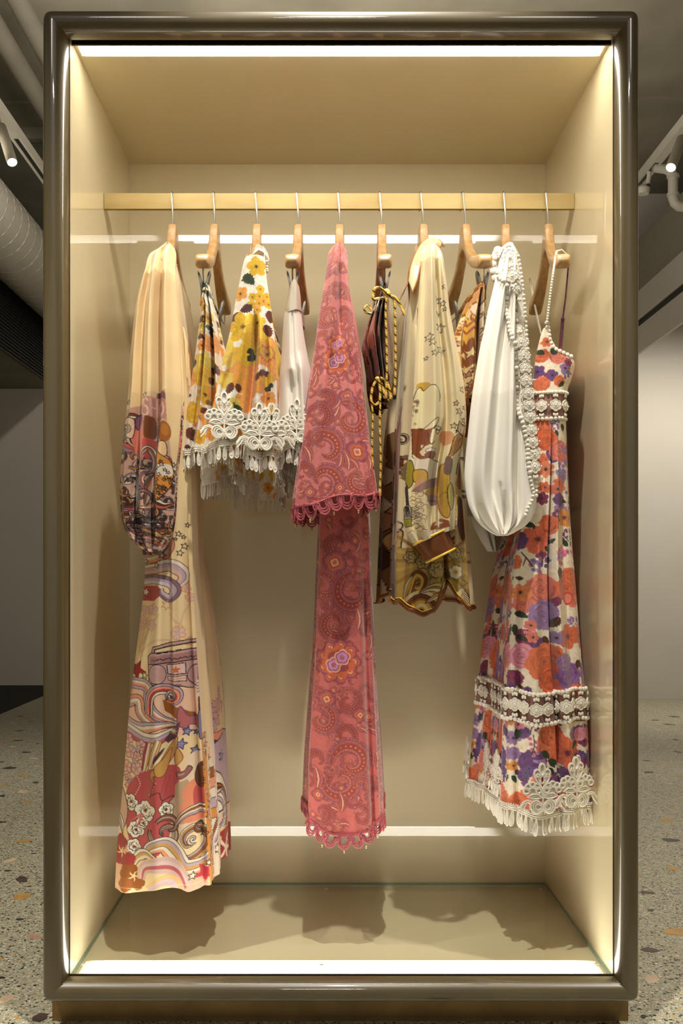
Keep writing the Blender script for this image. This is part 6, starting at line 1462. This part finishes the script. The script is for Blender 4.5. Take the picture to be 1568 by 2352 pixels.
def d7_top(y, sg, l):
    a = abs(y - HY); return HZ + interp(zu_p, min(0.196, max(a, 0.045))) + 0.005
def d7_hem(s, l):
    if s == 0: return float(np.interp(l, [0, 0.1, 0.3, 0.45, 0.55, 0.62, 0.66, 0.70, 0.8, 0.92, 1], [-12, 4, 20, 12, -12, -48, -58, -52, -22, 2, 8]))
    return -18 if s == 2 else (8 - 26 * l if s == 1 else (-12 - 6 * l + 14 * math.sin(l * 9)))
g7 = garment('shirt_body', M_satin, d7,
    [(572, 955, 990, 950, 980), (640, 945, 1010, 925, 992), (700, 941, 1022, 912, 1004), (800, 936, 1036, 904, 1010), (900, 931, 1048, 896, 1015), (1000, 927, 1054, 889, 1020), (1100, 923, 1058, 885, 1022), (1200, 920, 1065, 880, 1026), (1300, 918, 1073, 876, 1030), (1392, 919, 1080, 872, 1035)],
    paint_shirt_body(), yn=0.135, yf=0.47, bul=0.025, step=1.35, top=d7_top, hem=d7_hem, folds=[(0.2, 0.15, 0.08, 0.012, 0.2, 1), (0.65, 0.66, 0.025, -0.02, 0.7, 1), (0.4, 0.42, 0.1, -0.006, 0.5, 1), (0.85, 0.85, 0.06, 0.008, 0.5, 1)], ripple=0.016, nrip=5, side_n=70, back_n=36, seed=29, own=True)
M_brownb = material('brown_binding', (104, 56, 20), rough=0.4, var=0.2, scale=60); M_ylw = material('yellow_piping', (222, 182, 64), rough=0.5, var=0.05)
hb = loop_out(g7, -1, 0.001); MB().tube([Vector(p) for p in thin(hb, 0.004)], 0.0058, 8, closed=True, flat=0.35).build('hem_binding', M_brownb, d7)
MB().tube([Vector(p) + Vector((0, -0.0012, 0.0062)) for p in thin(hb, 0.004)], 0.0012, 5, closed=True).build('hem_piping', M_ylw, d7)
def s7y(p): return np.interp(p, [550, 590, 900, 1240], [0.092, 0.072, 0.06, 0.065])
def s7f(p): return np.interp(p, [550, 640, 900, 1240], [0.20, 0.16, 0.15, 0.14])
g7s = garment('long_sleeve', M_satin, d7,
    [(560, 977, 1006, 980, 1004), (568, 973, 1014, 977, 1008), (582, 969, 1018, 975, 1012), (610, 966, 1021, 974, 1016), (660, 963, 1027, 972, 1020), (700, 961, 1031, 970, 1024), (760, 957, 1041, 968, 1032), (830, 953, 1055, 965, 1044), (900, 950, 1064, 962, 1050), (955, 947, 1067, 958, 1052), (1000, 943, 1063, 955, 1050), (1050, 938, 1052, 950, 1042), (1100, 932, 1045, 946, 1036), (1180, 926, 1046, 942, 1036), (1222, 934, 1042, 946, 1034), (1248, 950, 1036, 955, 1030)],
    paint_shirt_sleeve(), yn=s7y, yf=s7f, bul=0.03, step=1.25, hem=lambda s, l: (6 - 40 * l) if s == 0 else (-34 if s == 1 else (4 if s == 3 else -16)),
    folds=[(0.35, 0.4, 0.08, 0.012), (0.6, 0.68, 0.05, -0.014), (0.82, 0.85, 0.06, 0.010), (0.15, 0.2, 0.06, -0.006), (0.5, 0.3, 0.05, 0.006, 0.6, 1), (0.7, 0.5, 0.04, -0.008, 0.6, 1)], ripple=0.004, seed=31)
def cuff(name, parent, TL, TR, BR, BL, Y, dep, mat, bow=0.02):
    TL, TR, BR, BL = [W(*p, Y) for p in (TL, TR, BR, BL)]; m = MB(); vs = []; nu, nv2 = 16, 5
    for face in (0, 1):
        for j in range(nv2):
            for i in range(nu + 1):
                u, v2 = i / nu, j / (nv2 - 1); p = TL.lerp(TR, u).lerp(BL.lerp(BR, u), v2); b = math.sqrt(max(0, 1 - (2 * u - 1) ** 2))
                p.y += dep / 2 + (-dep / 2 if face == 0 else dep / 2) * b; vs.append(p)
    fs = []
    for face in (0, 1):
        o_ = face * nv2 * (nu + 1)
        for j in range(nv2 - 1):
            for i in range(nu): a = o_ + j * (nu + 1) + i; fs.append((a, a + 1, a + nu + 2, a + nu + 1))
    o = m.add(vs, fs).build(name, mat, parent)
    for j in (0, nv2 - 1):
        lp = vs[j * (nu + 1):(j + 1) * (nu + 1)] + vs[nv2 * (nu + 1) + j * (nu + 1):nv2 * (nu + 1) + (j + 1) * (nu + 1)][::-1][1:-1]
        MB().tube(lp, 0.0028, 6, closed=True, flat=0.8).build('cuff_piping', M_ylw, o)
    return o
cuff('cuff', d7, (953, 1249), (1034, 1210), (1050, 1258), (983, 1290), 0.058, 0.075, M_brownb)
# collar
m = MB(); P = []
cl = [(936, 645, 0.20), (940, 612, 0.21), (951, 582, 0.24), (969, 557, 0.27), (990, 547, 0.27), (1009, 551, 0.24), (1020, 566, 0.19)]
inn = [(947, 672, 0.125), (957, 645, 0.125), (964, 612, 0.135), (971, 588, 0.145), (983, 569, 0.16), (998, 561, 0.17), (1011, 567, 0.16)]
a, b = cr([tuple(W(x, y, Y)) for x, y, Y in cl], 6), cr([tuple(W(x, y, Y)) for x, y, Y in inn], 6)
n = len(a); md = (a + b) / 2 + np.array([-0.004, -0.012, 0.006]); vs = [tuple(p) for p in a] + [tuple(p) for p in md] + [tuple(p) for p in b]
fs = [(r_ * n + i, r_ * n + i + 1, (r_ + 1) * n + i + 1, (r_ + 1) * n + i) for r_ in (0, 1) for i in range(n - 1)]
M_crm = material('cream_satin_plain', (226, 206, 160), rough=0.42, var=0.02, scale=8)
co = m.add(vs, fs).build('collar', M_crm, d7); so = co.modifiers.new('thickness', 'SOLIDIFY'); so.thickness = 0.003
MB().tube([Vector(p) for p in a], 0.0012, 6).tube([Vector(p) for p in b], 0.0014, 6).build('collar_piping', material('tan_piping', (176, 116, 60), rough=0.5), co)
MB().tube([W(948, 605, 0.20), W(940, 625, 0.2), W(938, 655, 0.19), W(941, 690, 0.17)], 0.0022, 8).tube([W(938, 645, 0.19), W(926, 672, 0.16), W(917, 690, 0.15), W(926, 668, 0.155), W(939, 648, 0.185)], 0.0013, 6).tube([W(956, 640, 0.16), W(957, 665, 0.155), W(959, 720, 0.14), W(957, 800, 0.13)], 0.0011, 6).build('neck_ties', material('brown_tie', (126, 80, 44), rough=0.5, var=0.2, scale=80), d7)

# ------------------------------------------------------------------ amber printed shorts (eighth)
def paint_shorts():
    c = Cloth(1058, 636, 1132, 960, (222, 172, 70), seed=71)
    psy(c, (1062, 650, 1128, 720), 14, [OCH, (150, 84, 30), (226, 180, 80), BRW], 5, 8, 16)
    c.fill([(1060, 640), (1114, 640), (1114, 690), (1080, 690)], (188, 132, 66)); c.blob([(1080, 700), (1090, 696), (1092, 720), (1086, 730)], (232, 208, 186), line=(150, 84, 60))
    c.fill([(1096, 700), (1132, 700), (1132, 960), (1096, 960)], (232, 214, 172))
    for x, y, r in ((1106, 726, 9), (1106, 762, 9), (1100, 778, 8), (1112, 790, 7), (1116, 740, 7)): c.star(x, y, r, 0.4, (206, 160, 120))
    c.fill([(1100, 786), (1132, 786), (1132, 830), (1098, 830)], (224, 176, 96)); c.wave([(1068, 748), (1080, 740), (1092, 742)], 6, [(160, 84, 44)], (160, 84, 44)); c.wave([(1068, 764), (1080, 756), (1092, 752)], 6, [(160, 84, 44)], (160, 84, 44))
    c.blob([(1068, 800), (1076, 776), (1088, 790), (1090, 830), (1070, 842)], (132, 70, 26)); c.star(1079, 810, 12, 0.2, (236, 218, 160), None); c.blob([(1084, 780), (1090, 770), (1092, 800)], OCH)
    c.fill([(1066, 842), (1092, 836), (1090, 880), (1066, 900)], (232, 206, 150))
    for x, y, r in ((1074, 858, 9), (1084, 850, 8), (1078, 880, 8), (1070, 890, 6)): c.star(x, y, r, 0.1, (206, 120, 70))
    c.fill([(1093, 690), (1099, 690), (1098, 800), (1099, 840), (1088, 880), (1074, 912), (1068, 906), (1084, 872), (1092, 838)], (136, 78, 28)); c.stroke([(1092, 690), (1091, 800), (1092, 838), (1082, 872)], 2.4, (228, 188, 70)); return c
s8 = empty('printed_shorts', (XW(1100, 0.13), 0.13, 1.47), 'amber printed shorts with brown piping, mostly hidden behind the white blouse', 'shorts')
g8 = garment('shorts_body', M_satin, s8, [(646, 1097, 1111, 1056, 1068), (690, 1086, 1114, 1051, 1066), (740, 1073, 1118, 1047, 1064), (800, 1070, 1121, 1046, 1063), (870, 1068, 1124, 1050, 1066), (902, 1069, 1125, 1053, 1068)],
    paint_shorts(), yn=0.112, yf=0.34, bul=0.02, step=1.3, hem=lambda s, l: 12 - 50 * l if s == 0 else 0, folds=[(0.5, 0.45, 0.06, -0.012), (0.7, 0.6, 0.06, 0.012), (0.25, 0.2, 0.08, 0.008)], ripple=0.014, nrip=5, side_n=50, seed=33)
MB().tube([W(1070, 914, 0.12), W(1075, 930, 0.12), W(1076, 950, 0.13), W(1072, 975, 0.14), W(1071, 1004, 0.15)], 0.0045, 8, flat=0.5).build('hem_binding', M_brownb, s8)
b8 = [tuple(p) for p in g8.P[0]]; MB().tube([Vector(p) + Vector((0, 0, -0.01)) for p in b8[::3]], 0.006, 6, closed=True, flat=0.8).build('waistband', material('tan_gathers', (186, 128, 66), rough=0.5, color2=(120, 78, 36), scale=90), s8)
# ------------------------------------------------------------------ white lace blouse (ninth)
M_voile = material('white_voile', (236, 232, 222), rough=0.8, sheen=0.25, var=0.012, scale=5, bump=0.15, bump_scale=900)
bl = empty('lace_blouse', (XW(1161, HY), HY, HZ), 'white balloon sleeve blouse with flower lace band edged in round beads', 'blouse')
def b9_top(y, sg, l):
    a = abs(y - HY); return HZ + interp(zu_p, min(0.196, max(a, 0.045))) + 0.004
g9 = garment('blouse_body', M_voile, bl, [(572, 1150, 1180, 1142, 1168), (700, 1128, 1204, 1108, 1180), (900, 1100, 1210, 1080, 1176), (1100, 1092, 1200, 1072, 1160), (1170, 1094, 1186, 1074, 1150)], None, yn=0.15, yf=0.45, bul=0.03, step=3, top=b9_top, ripple=0.008, seed=35,
    folds=[(0.3, 0.3, 0.08, 0.01), (0.6, 0.6, 0.07, -0.01)])
def s9y(p): return np.interp(p, [556, 590, 900, 1230], [0.088, 0.066, 0.045, 0.055])
def s9f(p): return np.interp(p, [560, 640, 900, 1230], [0.20, 0.16, 0.155, 0.12])
g9s = garment('balloon_sleeve', M_voile, bl,
    [(556, 1152, 1178, 1155, 1176), (566, 1149, 1184, 1153, 1180), (590, 1145, 1189, 1152, 1184), (640, 1135, 1197, 1148, 1192), (700, 1121, 1204, 1138, 1198), (760, 1109, 1209, 1128, 1202), (800, 1100, 1213, 1120, 1205), (900, 1084, 1222, 1106, 1212), (1000, 1073, 1228, 1096, 1216), (1050, 1068, 1230, 1094, 1218), (1100, 1066, 1232, 1094, 1218), (1150, 1073, 1232, 1098, 1214), (1182, 1087, 1225, 1106, 1206), (1205, 1106, 1207, 1116, 1196), (1220, 1126, 1182, 1130, 1178), (1227, 1140, 1166, 1140, 1166)],
    None, yn=s9y, yf=s9f, bul=0.035, step=2.0, hem=lambda s, l: 0,
    folds=[(0.3, 0.2, 0.07, 0.010), (0.48, 0.36, 0.06, -0.008), (0.62, 0.58, 0.05, 0.012), (0.72, 0.72, 0.03, -0.010), (0.15, 0.1, 0.06, -0.005), (0.3, 0.5, 0.02, -0.016, 0.82, 1), (0.4, 0.5, 0.016, 0.012, 0.84, 1), (0.6, 0.5, 0.02, -0.014, 0.85, 1), (0.72, 0.55, 0.016, 0.010, 0.86, 1), (0.15, 0.4, 0.02, 0.012, 0.85, 1), (0.85, 0.6, 0.02, -0.01, 0.86, 1)], ripple=0.004, seed=37)
m = MB()
for k in range(22):
    a = 2 * math.pi * k / 22; c_ = W(1153, 1226, 0.09); m.tube([c_ + Vector((0.013 * math.cos(a), 0.02 * math.sin(a), 0.012)), c_ + Vector((0.0115 * math.cos(a), 0.018 * math.sin(a), 0)), c_ + Vector((0.013 * math.cos(a), 0.02 * math.sin(a), -0.003))], [0.002, 0.0027, 0.002], 5)
m.build('gathered_cuff', M_voile, bl)
g9f = garment('far_sleeve', M_voile, bl, [(800, 1090, 1160, 1092, 1158), (1000, 1078, 1166, 1084, 1160), (1120, 1074, 1164, 1080, 1158), (1185, 1080, 1160, 1086, 1154), (1230, 1098, 1152, 1104, 1148), (1266, 1121, 1142, 1124, 1140)], None, yn=0.44, yf=0.53, bul=0.03, step=3, ripple=0.004, seed=38,
    folds=[(0.4, 0.45, 0.07, -0.01), (0.6, 0.55, 0.06, 0.01)])
# flower lace band on the sleeve with round beads
fl = [(1167, 589), (1168, 613), (1171, 640), (1175, 670), (1180, 698), (1183, 727), (1185, 757), (1188, 786), (1192, 816), (1196, 845), (1199, 873), (1203, 901), (1206, 929), (1209, 956), (1213, 986), (1216, 1014), (1219, 1042), (1221, 1070)]
def at9(x, y, lift=0.002): return surf(g9s, x, y, lift)
strip = []
for x, y in fl:
    p, n, du = at9(x, y, 0.004)
    instance(LACE_FLOWER, 'lace_flower', p + Vector((0, -0.003, 0)), bl, (0, -0.12, 0.45 * math.atan2(du.y, du.x)), (1.4, 1.3, 1.4))
def beadline(parent, pts, sp, size=1.0, lift=0.003, fn=at9):
    for (x, y) in [tuple(q) for q in _resamp2(pts, sp)]:
        p, n, du = fn(x, y, lift); instance(LACE_BEAD, 'lace_bead', p, parent, (0, 0, math.atan2(du.y, du.x)), size)
def _resamp2(pts, sp):
    A = cr(pts, 6); s_ = np.concatenate([[0], np.cumsum(np.linalg.norm(np.diff(A, axis=0), axis=1))]); n = int(s_[-1] / sp); return [(np.interp(k * sp, s_, A[:, 0]), np.interp(k * sp, s_, A[:, 1])) for k in range(n + 1)]
beadline(bl, [(1143, 620), (1152, 657), (1160, 707), (1165, 759), (1171, 808), (1177, 862), (1184, 914), (1190, 952), (1197, 988), (1204, 1016), (1207, 1048), (1211, 1090)], 10.4, 1.12)
beadline(bl, [(1211, 1096), (1215, 1112), (1220, 1130), (1215, 1150), (1208, 1165), (1203, 1178), (1198, 1188)], 9, 0.8)
beadline(bl, [(1186, 578), (1190, 602), (1194, 640), (1199, 692), (1203, 745), (1207, 800), (1212, 850), (1217, 905), (1222, 960), (1225, 1010), (1228, 1070), (1229, 1120), (1228, 1145)], 10.4, 0.85)
# ruffled lace collar
m = MB(); gq = random.Random(5)
for k in range(34):
    f_ = k / 33; y = 0.10 + 0.12 * f_; x = XW(1166 + 2 * f_, y); z = b9_top(y, 0, 0) + 0.006
    for sg in (-1, 1):
        w_ = 0.016 + gq.uniform(0, 0.004); m.tube([(x, y, z + 0.003), (x + sg * w_ * 0.6, y + gq.uniform(-.003, .003), z + 0.001), (x + sg * w_, y, z - 0.008 - gq.uniform(0, 0.006))], [0.0028, 0.003, 0.0018], 6)
        m.sphere((x + sg * (w_ + 0.001), y, z - 0.012 - gq.uniform(0, 0.004)), 0.0028, 6, 5)
m.build('ruffled_collar', M_lace, bl)
m = MB()
for k in range(9):
    x, y = 1141 - 3.2 * k + (k > 4) * (k - 4) * 5.2, 575 + 8 * k; m.sphere(W(x + 2, y, 0.15 + 0.002 * (k % 2)), 0.012, 9, 6, (0.8, 0.3, 0.75))
m.build('collar_ruffle', M_lace, bl)

# ------------------------------------------------------------------ flowered strap dress (tenth)
ORA, COR, PUR, LVD, PLM, PNK, YOR, DGR, BLF, IVO = (220, 116, 76), (226, 128, 108), (110, 72, 128), (160, 126, 172), (136, 58, 92), (224, 146, 166), (230, 156, 78), (40, 52, 32), (76, 44, 24), (238, 228, 204)
def fl10(c, x, y, r, col, heart=None, n=6, **k): c.flower(x, y, r, col, tuple(v * 0.78 for v in col), heart or (60, 34, 40), n, heart_r=0.18, ring=tuple(v * 0.8 for v in col), **k)
def rs10(c, x, y, r, col, **k): c.rose(x, y, r, col, tuple(v * 0.68 for v in col), tuple(min(255, v * 1.14 + 8) for v in col), rot=x * 0.3, **k)
def clus(c, x, y, r, col, n=14, seed=1):
    g = random.Random(int(x + y)); 
    for k in range(n):
        a, q = g.uniform(0, 6.28), r * math.sqrt(g.random()) * 0.85; px_, py_ = x + q * math.cos(a), y + q * math.sin(a); cc = tuple(v * g.uniform(0.8, 1.2) for v in col)
        c.fill(c.petals(px_, py_, r * 0.28, 5, a, 0.3, 0.02, k=24), [min(255, v) for v in cc]); c.dot(px_, py_, r * 0.06, (60, 30, 60))
def lf(c, x, y, L_, a, col=DGR): c.leaf(x - L_ / 2 * math.cos(a), y - L_ / 2 * math.sin(a), L_, a, col, tuple(v * 1.6 for v in col), 0.55)
def filler(c, box, n, seed, keep=None):
    g = random.Random(seed)
    for k in range(n):
        x, y = g.uniform(box[0], box[2]), g.uniform(box[1], box[3]); q = g.random()
        if q < 0.22: lf(c, x, y, g.uniform(14, 24), g.uniform(0, 6.28), g.choice((DGR, DGR, BLF)))
        elif q < 0.5: fl10(c, x, y, g.uniform(9, 18), g.choice((ORA, COR, YOR, PUR, LVD, PNK, PLM)), g.choice(((60, 34, 40), (90, 40, 90), (50, 60, 40))), g.choice((5, 6)))
        elif q < 0.7: rs10(c, x, y, g.uniform(14, 24), g.choice((ORA, COR, LVD, PLM, PUR)))
        elif q < 0.85: clus(c, x, y, g.uniform(12, 18), g.choice((LVD, PUR, PNK)))
        else: c.curve([(x, y), (x + g.uniform(-10, 10), y + 14), (x + g.uniform(-14, 14), y + 26)], 2, DGR); [c.dot(x + g.uniform(-8, 8), y + 4 * j, 3, g.choice((PUR, PNK, PLM))) for j in range(6)]
def paint_strap_dress():
    c = Cloth(1160, 735, 1362, 1925, IVO, seed=81); c.noise(0.01, 8)
    filler(c, (1170, 960, 1345, 1880), 120, 12)
    # bodice
    for a in ((1232, 850, 16, PUR), (1258, 862, 14, PLM), (1292, 845, 14, LVD)): fl10(c, *a, n=5)
    rs10(c, 1275, 815, 22, COR); c.dot(1266, 806, 9, DGR); rs10(c, 1240, 815, 16, ORA); lf(c, 1238, 806, 20, 0.4); fl10(c, 1250, 785, 12, ORA); rs10(c, 1240, 880, 18, ORA); fl10(c, 1262, 862, 14, PUR); rs10(c, 1278, 875, 14, ORA); clus(c, 1298, 858, 12, LVD); lf(c, 1283, 882, 18, 2.2); fl10(c, 1300, 830, 11, PLM)
    # skirt
    rs10(c, 1234, 985, 30, ORA); rs10(c, 1250, 1010, 26, (214, 104, 60)); clus(c, 1268, 974, 14, LVD); lf(c, 1288, 980, 18, 1.2); lf(c, 1272, 995, 16, 1.0); rs10(c, 1279, 1035, 26, COR); clus(c, 1296, 1030, 14, LVD); rs10(c, 1232, 1060, 22, ORA); clus(c, 1284, 1078, 18, LVD); fl10(c, 1247, 1078, 20, (224, 136, 100)); fl10(c, 1276, 1108, 13, ORA)
    fl10(c, 1244, 1120, 15, ORA, (70, 50, 100)); fl10(c, 1238, 1145, 16, PLM); rs10(c, 1278, 1148, 16, PUR); lf(c, 1276, 1190, 26, 1.9); fl10(c, 1294, 1188, 22, YOR, (96, 60, 90)); lf(c, 1292, 1150, 14, 0.3); lf(c, 1213, 1205, 24, 0.3)
    fl10(c, 1226, 1240, 34, (224, 110, 80), (100, 40, 40)); rs10(c, 1252, 1205, 24, ORA); lf(c, 1250, 1262, 18, 0.9); rs10(c, 1186, 1240, 24, PUR); clus(c, 1288, 1275, 24, PNK, 18); rs10(c, 1178, 1290, 20, ORA); clus(c, 1226, 1300, 20, LVD); clus(c, 1245, 1290, 15, PUR); c.curve([(1196, 1268), (1205, 1280), (1214, 1300)], 2.5, BLF); c.curve([(1205, 1280), (1200, 1298)], 2, BLF)
    rs10(c, 1237, 1352, 36, COR); fl10(c, 1194, 1361, 21, (230, 140, 90), (40, 56, 40)); rs10(c, 1240, 1412, 36, LVD); lf(c, 1194, 1412, 28, 0.2); fl10(c, 1211, 1436, 13, COR, (40, 50, 40)); fl10(c, 1215, 1463, 14, COR, (40, 50, 40)); lf(c, 1268, 1430, 30, 1.9, BLF); lf(c, 1182, 1448, 26, 1.4); lf(c, 1196, 1466, 24, 0.3)
    rs10(c, 1299, 1350, 34, ORA); c.dot(1302, 1375, 13, (204, 84, 60), ry=16); c.dot(1302, 1375, 9, (232, 140, 120), ry=11); lf(c, 1278, 1316, 28, 1.4, BLF); fl10(c, 1301, 1463, 30, ORA, (106, 50, 90)); fl10(c, 1270, 1465, 16, LVD); lf(c, 1247, 1472, 26, 0.9, BLF); lf(c, 1233, 1490, 18, 0.5, BLF)
    rs10(c, 1197, 1508, 30, PNK); rs10(c, 1246, 1522, 46, ORA); rs10(c, 1258, 1560, 34, (214, 100, 60)); rs10(c, 1301, 1552, 32, (146, 100, 164)); rs10(c, 1290, 1520, 20, LVD); lf(c, 1326, 1528, 22, 1.4, BLF); rs10(c, 1180, 1560, 20, PLM); fl10(c, 1177, 1578, 8, PUR); lf(c, 1194, 1580, 14, 0.6, BLF); fl10(c, 1206, 1584, 8, PUR); rs10(c, 1320, 1590, 18, ORA)
    # below the band
    rs10(c, 1256, 1692, 32, ORA); fl10(c, 1294, 1728, 38, (224, 112, 74), (100, 40, 70)); rs10(c, 1219, 1752, 32, PUR); clus(c, 1206, 1785, 24, PUR, 22); c.band([(1215, 1745), (1240, 1748), (1248, 1760)], [4, 14, 4], (176, 140, 190)); lf(c, 1246, 1732, 26, 0.6); lf(c, 1264, 1750, 26, 0.2); lf(c, 1260, 1772, 22, 0.9)
    for k in range(7): fl10(c, 1210 + (k % 2) * 10 + k, 1696 + 6 * k, 5, PNK)
    c.curve([(1216, 1686), (1218, 1710), (1212, 1735)], 1.8, DGR); lf(c, 1188, 1690, 28, 1.5); fl10(c, 1190, 1668, 12, PNK); rs10(c, 1178, 1735, 16, LVD); clus(c, 1330, 1745, 20, PUR, 16); lf(c, 1313, 1712, 22, 2.2); rs10(c, 1238, 1795, 28, COR); clus(c, 1270, 1790, 16, PUR); rs10(c, 1216, 1830, 24, COR); rs10(c, 1300, 1840, 26, ORA); rs10(c, 1190, 1845, 22, ORA); rs10(c, 1330, 1690, 16, PNK); lf(c, 1330, 1850, 18, 0.5); rs10(c, 1250, 1850, 22, IVO)
    c.noise(0.03, 4)
    # sheer bands
    for y0, y1 in ((903, 960), (1596, 1660)): c.fill([(1150, y0), (1370, y0), (1370, y1), (1150, y1)], (150, 112, 100))
    return c
M_print10 = cloth_material('printed_flower_cotton', rough=0.72, sheen=0.2, weave=1000, bump=0.2, trans=0.08)
d10 = empty('strap_dress', (XW(1258, HY), HY, HZ), 'long strap dress printed with orange and purple flowers, white lace bands, rightmost on the rail', 'dress')
g10 = garment('dress_body', M_print10, d10,
    [(748, 1247, 1257, 1240, 1250), (770, 1240, 1264, 1234, 1256), (800, 1233, 1284, 1228, 1272), (824, 1229, 1318, 1224, 1290), (862, 1226, 1312, 1220, 1286), (892, 1224, 1302, 1218, 1276), (965, 1222, 1298, 1214, 1270), (1100, 1213, 1301, 1190, 1274), (1200, 1200, 1304, 1165, 1280), (1300, 1184, 1310, 1139, 1288), (1400, 1177, 1318, 1124, 1296), (1500, 1174, 1326, 1111, 1304), (1600, 1172, 1337, 1102, 1312), (1700, 1171, 1343, 1091, 1318), (1800, 1170, 1348, 1082, 1322), (1866, 1170, 1351, 1074, 1325)],
    paint_strap_dress(), yn=0.115, yf=0.46, bul=0.025, step=1.3, hem=lambda s, l: (-4 + 14 * math.sin(math.pi * min(1, l * 1.3))) if s == 0 else 0,
    folds=[(0.5, 0.63, 0.025, -0.016, 0.2, 1), (0.62, 0.75, 0.06, 0.010, 0.2, 1), (0.3, 0.3, 0.10, 0.010, 0.3, 1), (0.85, 0.9, 0.06, -0.006, 0.3, 1), (0.15, 0.1, 0.05, -0.006, 0.4, 1)], ripple=0.008, nrip=4, side_n=70, back_n=40, seed=41)
def row_of(py): return int(np.argmin(np.abs(g10.py[:, g10.nf // 2] - py)))
def seg_loop(r_, lift, segs=(3, 0, 1)):
    A = loop_out(g10, r_, lift); n0, s0 = g10.nf, g10.side_n; B = n0 + s0 + g10.back_n
    out = []
    if 3 in segs: out.append(A[B:])
    if 0 in segs: out.append(A[:n0])
    if 1 in segs: out.append(A[n0:n0 + s0 // 2])
    return np.vstack(out)
def band10(y0, y1, sc, segs):
    for py in (y0, y1):
        for p, t in resample(seg_loop(row_of(py), 0.002, segs), 0.0098 * sc): instance(LACE_BEAD, 'lace_bead', p, d10, (0, 0, yaw_of(t)), 1.05 * sc)
    for p, t in resample(seg_loop(row_of((y0 + y1) / 2), 0.003, segs), 0.0300 * sc): instance(LACE_FLOWER, 'lace_flower', p, d10, (0, 0, yaw_of(t)), 1.5 * sc)
band10(1594, 1662, 1.0, (3, 0, 1)); band10(902, 962, 0.9, (0, 3))
L10 = thin(smooth_loop(loop_out(g10, -1, 0.002)), 0.006)
t10 = tape('lace_tape', d10, L10); drops(t10, L10, 0.0128, 5, 1.15)
motif_px(g10, LACE_MOTIF, d10, [1236, 1314], scale=1.08, z=0.007)
motifs_on(g10, LACE_MOTIF, d10, loop_out(g10, -1, 0.003), [-0.30, -0.20, -0.10, 0.25, 0.36], scale=1.05, z=0.007)
# straps: beaded at the near edge, flowered cords behind
def a10(x, y, lift): 
    return surf(g10, x, y, lift)
for (x, y) in _resamp2([(1256, 742), (1259, 762), (1263, 784), (1271, 799), (1285, 807), (1302, 815), (1318, 822)], 9.5):
    instance(LACE_BEAD, 'lace_bead', W(x, y, 0.118 + max(0, (x - 1290)) * 0.0006), d10, None, 1.1)
MB().tube([W(1278, 577, 0.112), W(1274, 600, 0.108), W(1267, 650, 0.11), W(1260, 705, 0.112), W(1256, 742, 0.116)], 0.0024, 8).tube([W(1278, 577, 0.112), W(1290, 574, 0.112), W(1301, 584, 0.115), W(1305, 609, 0.12)], 0.0018, 6).build('beaded_strap', M_lace, d10)
m = MB()
for (x, y) in _resamp2([(1277, 585), (1267, 650), (1260, 705), (1256, 740)], 6.5): m.sphere(W(x, y, 0.1085), 0.0026, 6, 5)
m.build('strap_beads', M_lace, d10)
M_strap = material('flowered_strap', (150, 60, 50), rough=0.6, scale=70, color2=(70, 50, 84))
MB().tube([W(1305, 609, 0.12), W(1299, 678, 0.14), W(1292, 733, 0.16)], 0.0017, 8).tube([W(1292, 733, 0.16), W(1289, 770, 0.165), W(1286, 803, 0.17)], 0.0036, 8, flat=0.5).sphere(W(1292, 733, 0.158), 0.0042, 8, 6).build('back_strap', M_strap, d10)
MB().tube([W(1216, 640, 0.46), W(1230, 712, 0.42), W(1236, 740, 0.38), W(1243, 768, 0.33)], 0.0024, 8).build('far_strap', M_lace, d10)
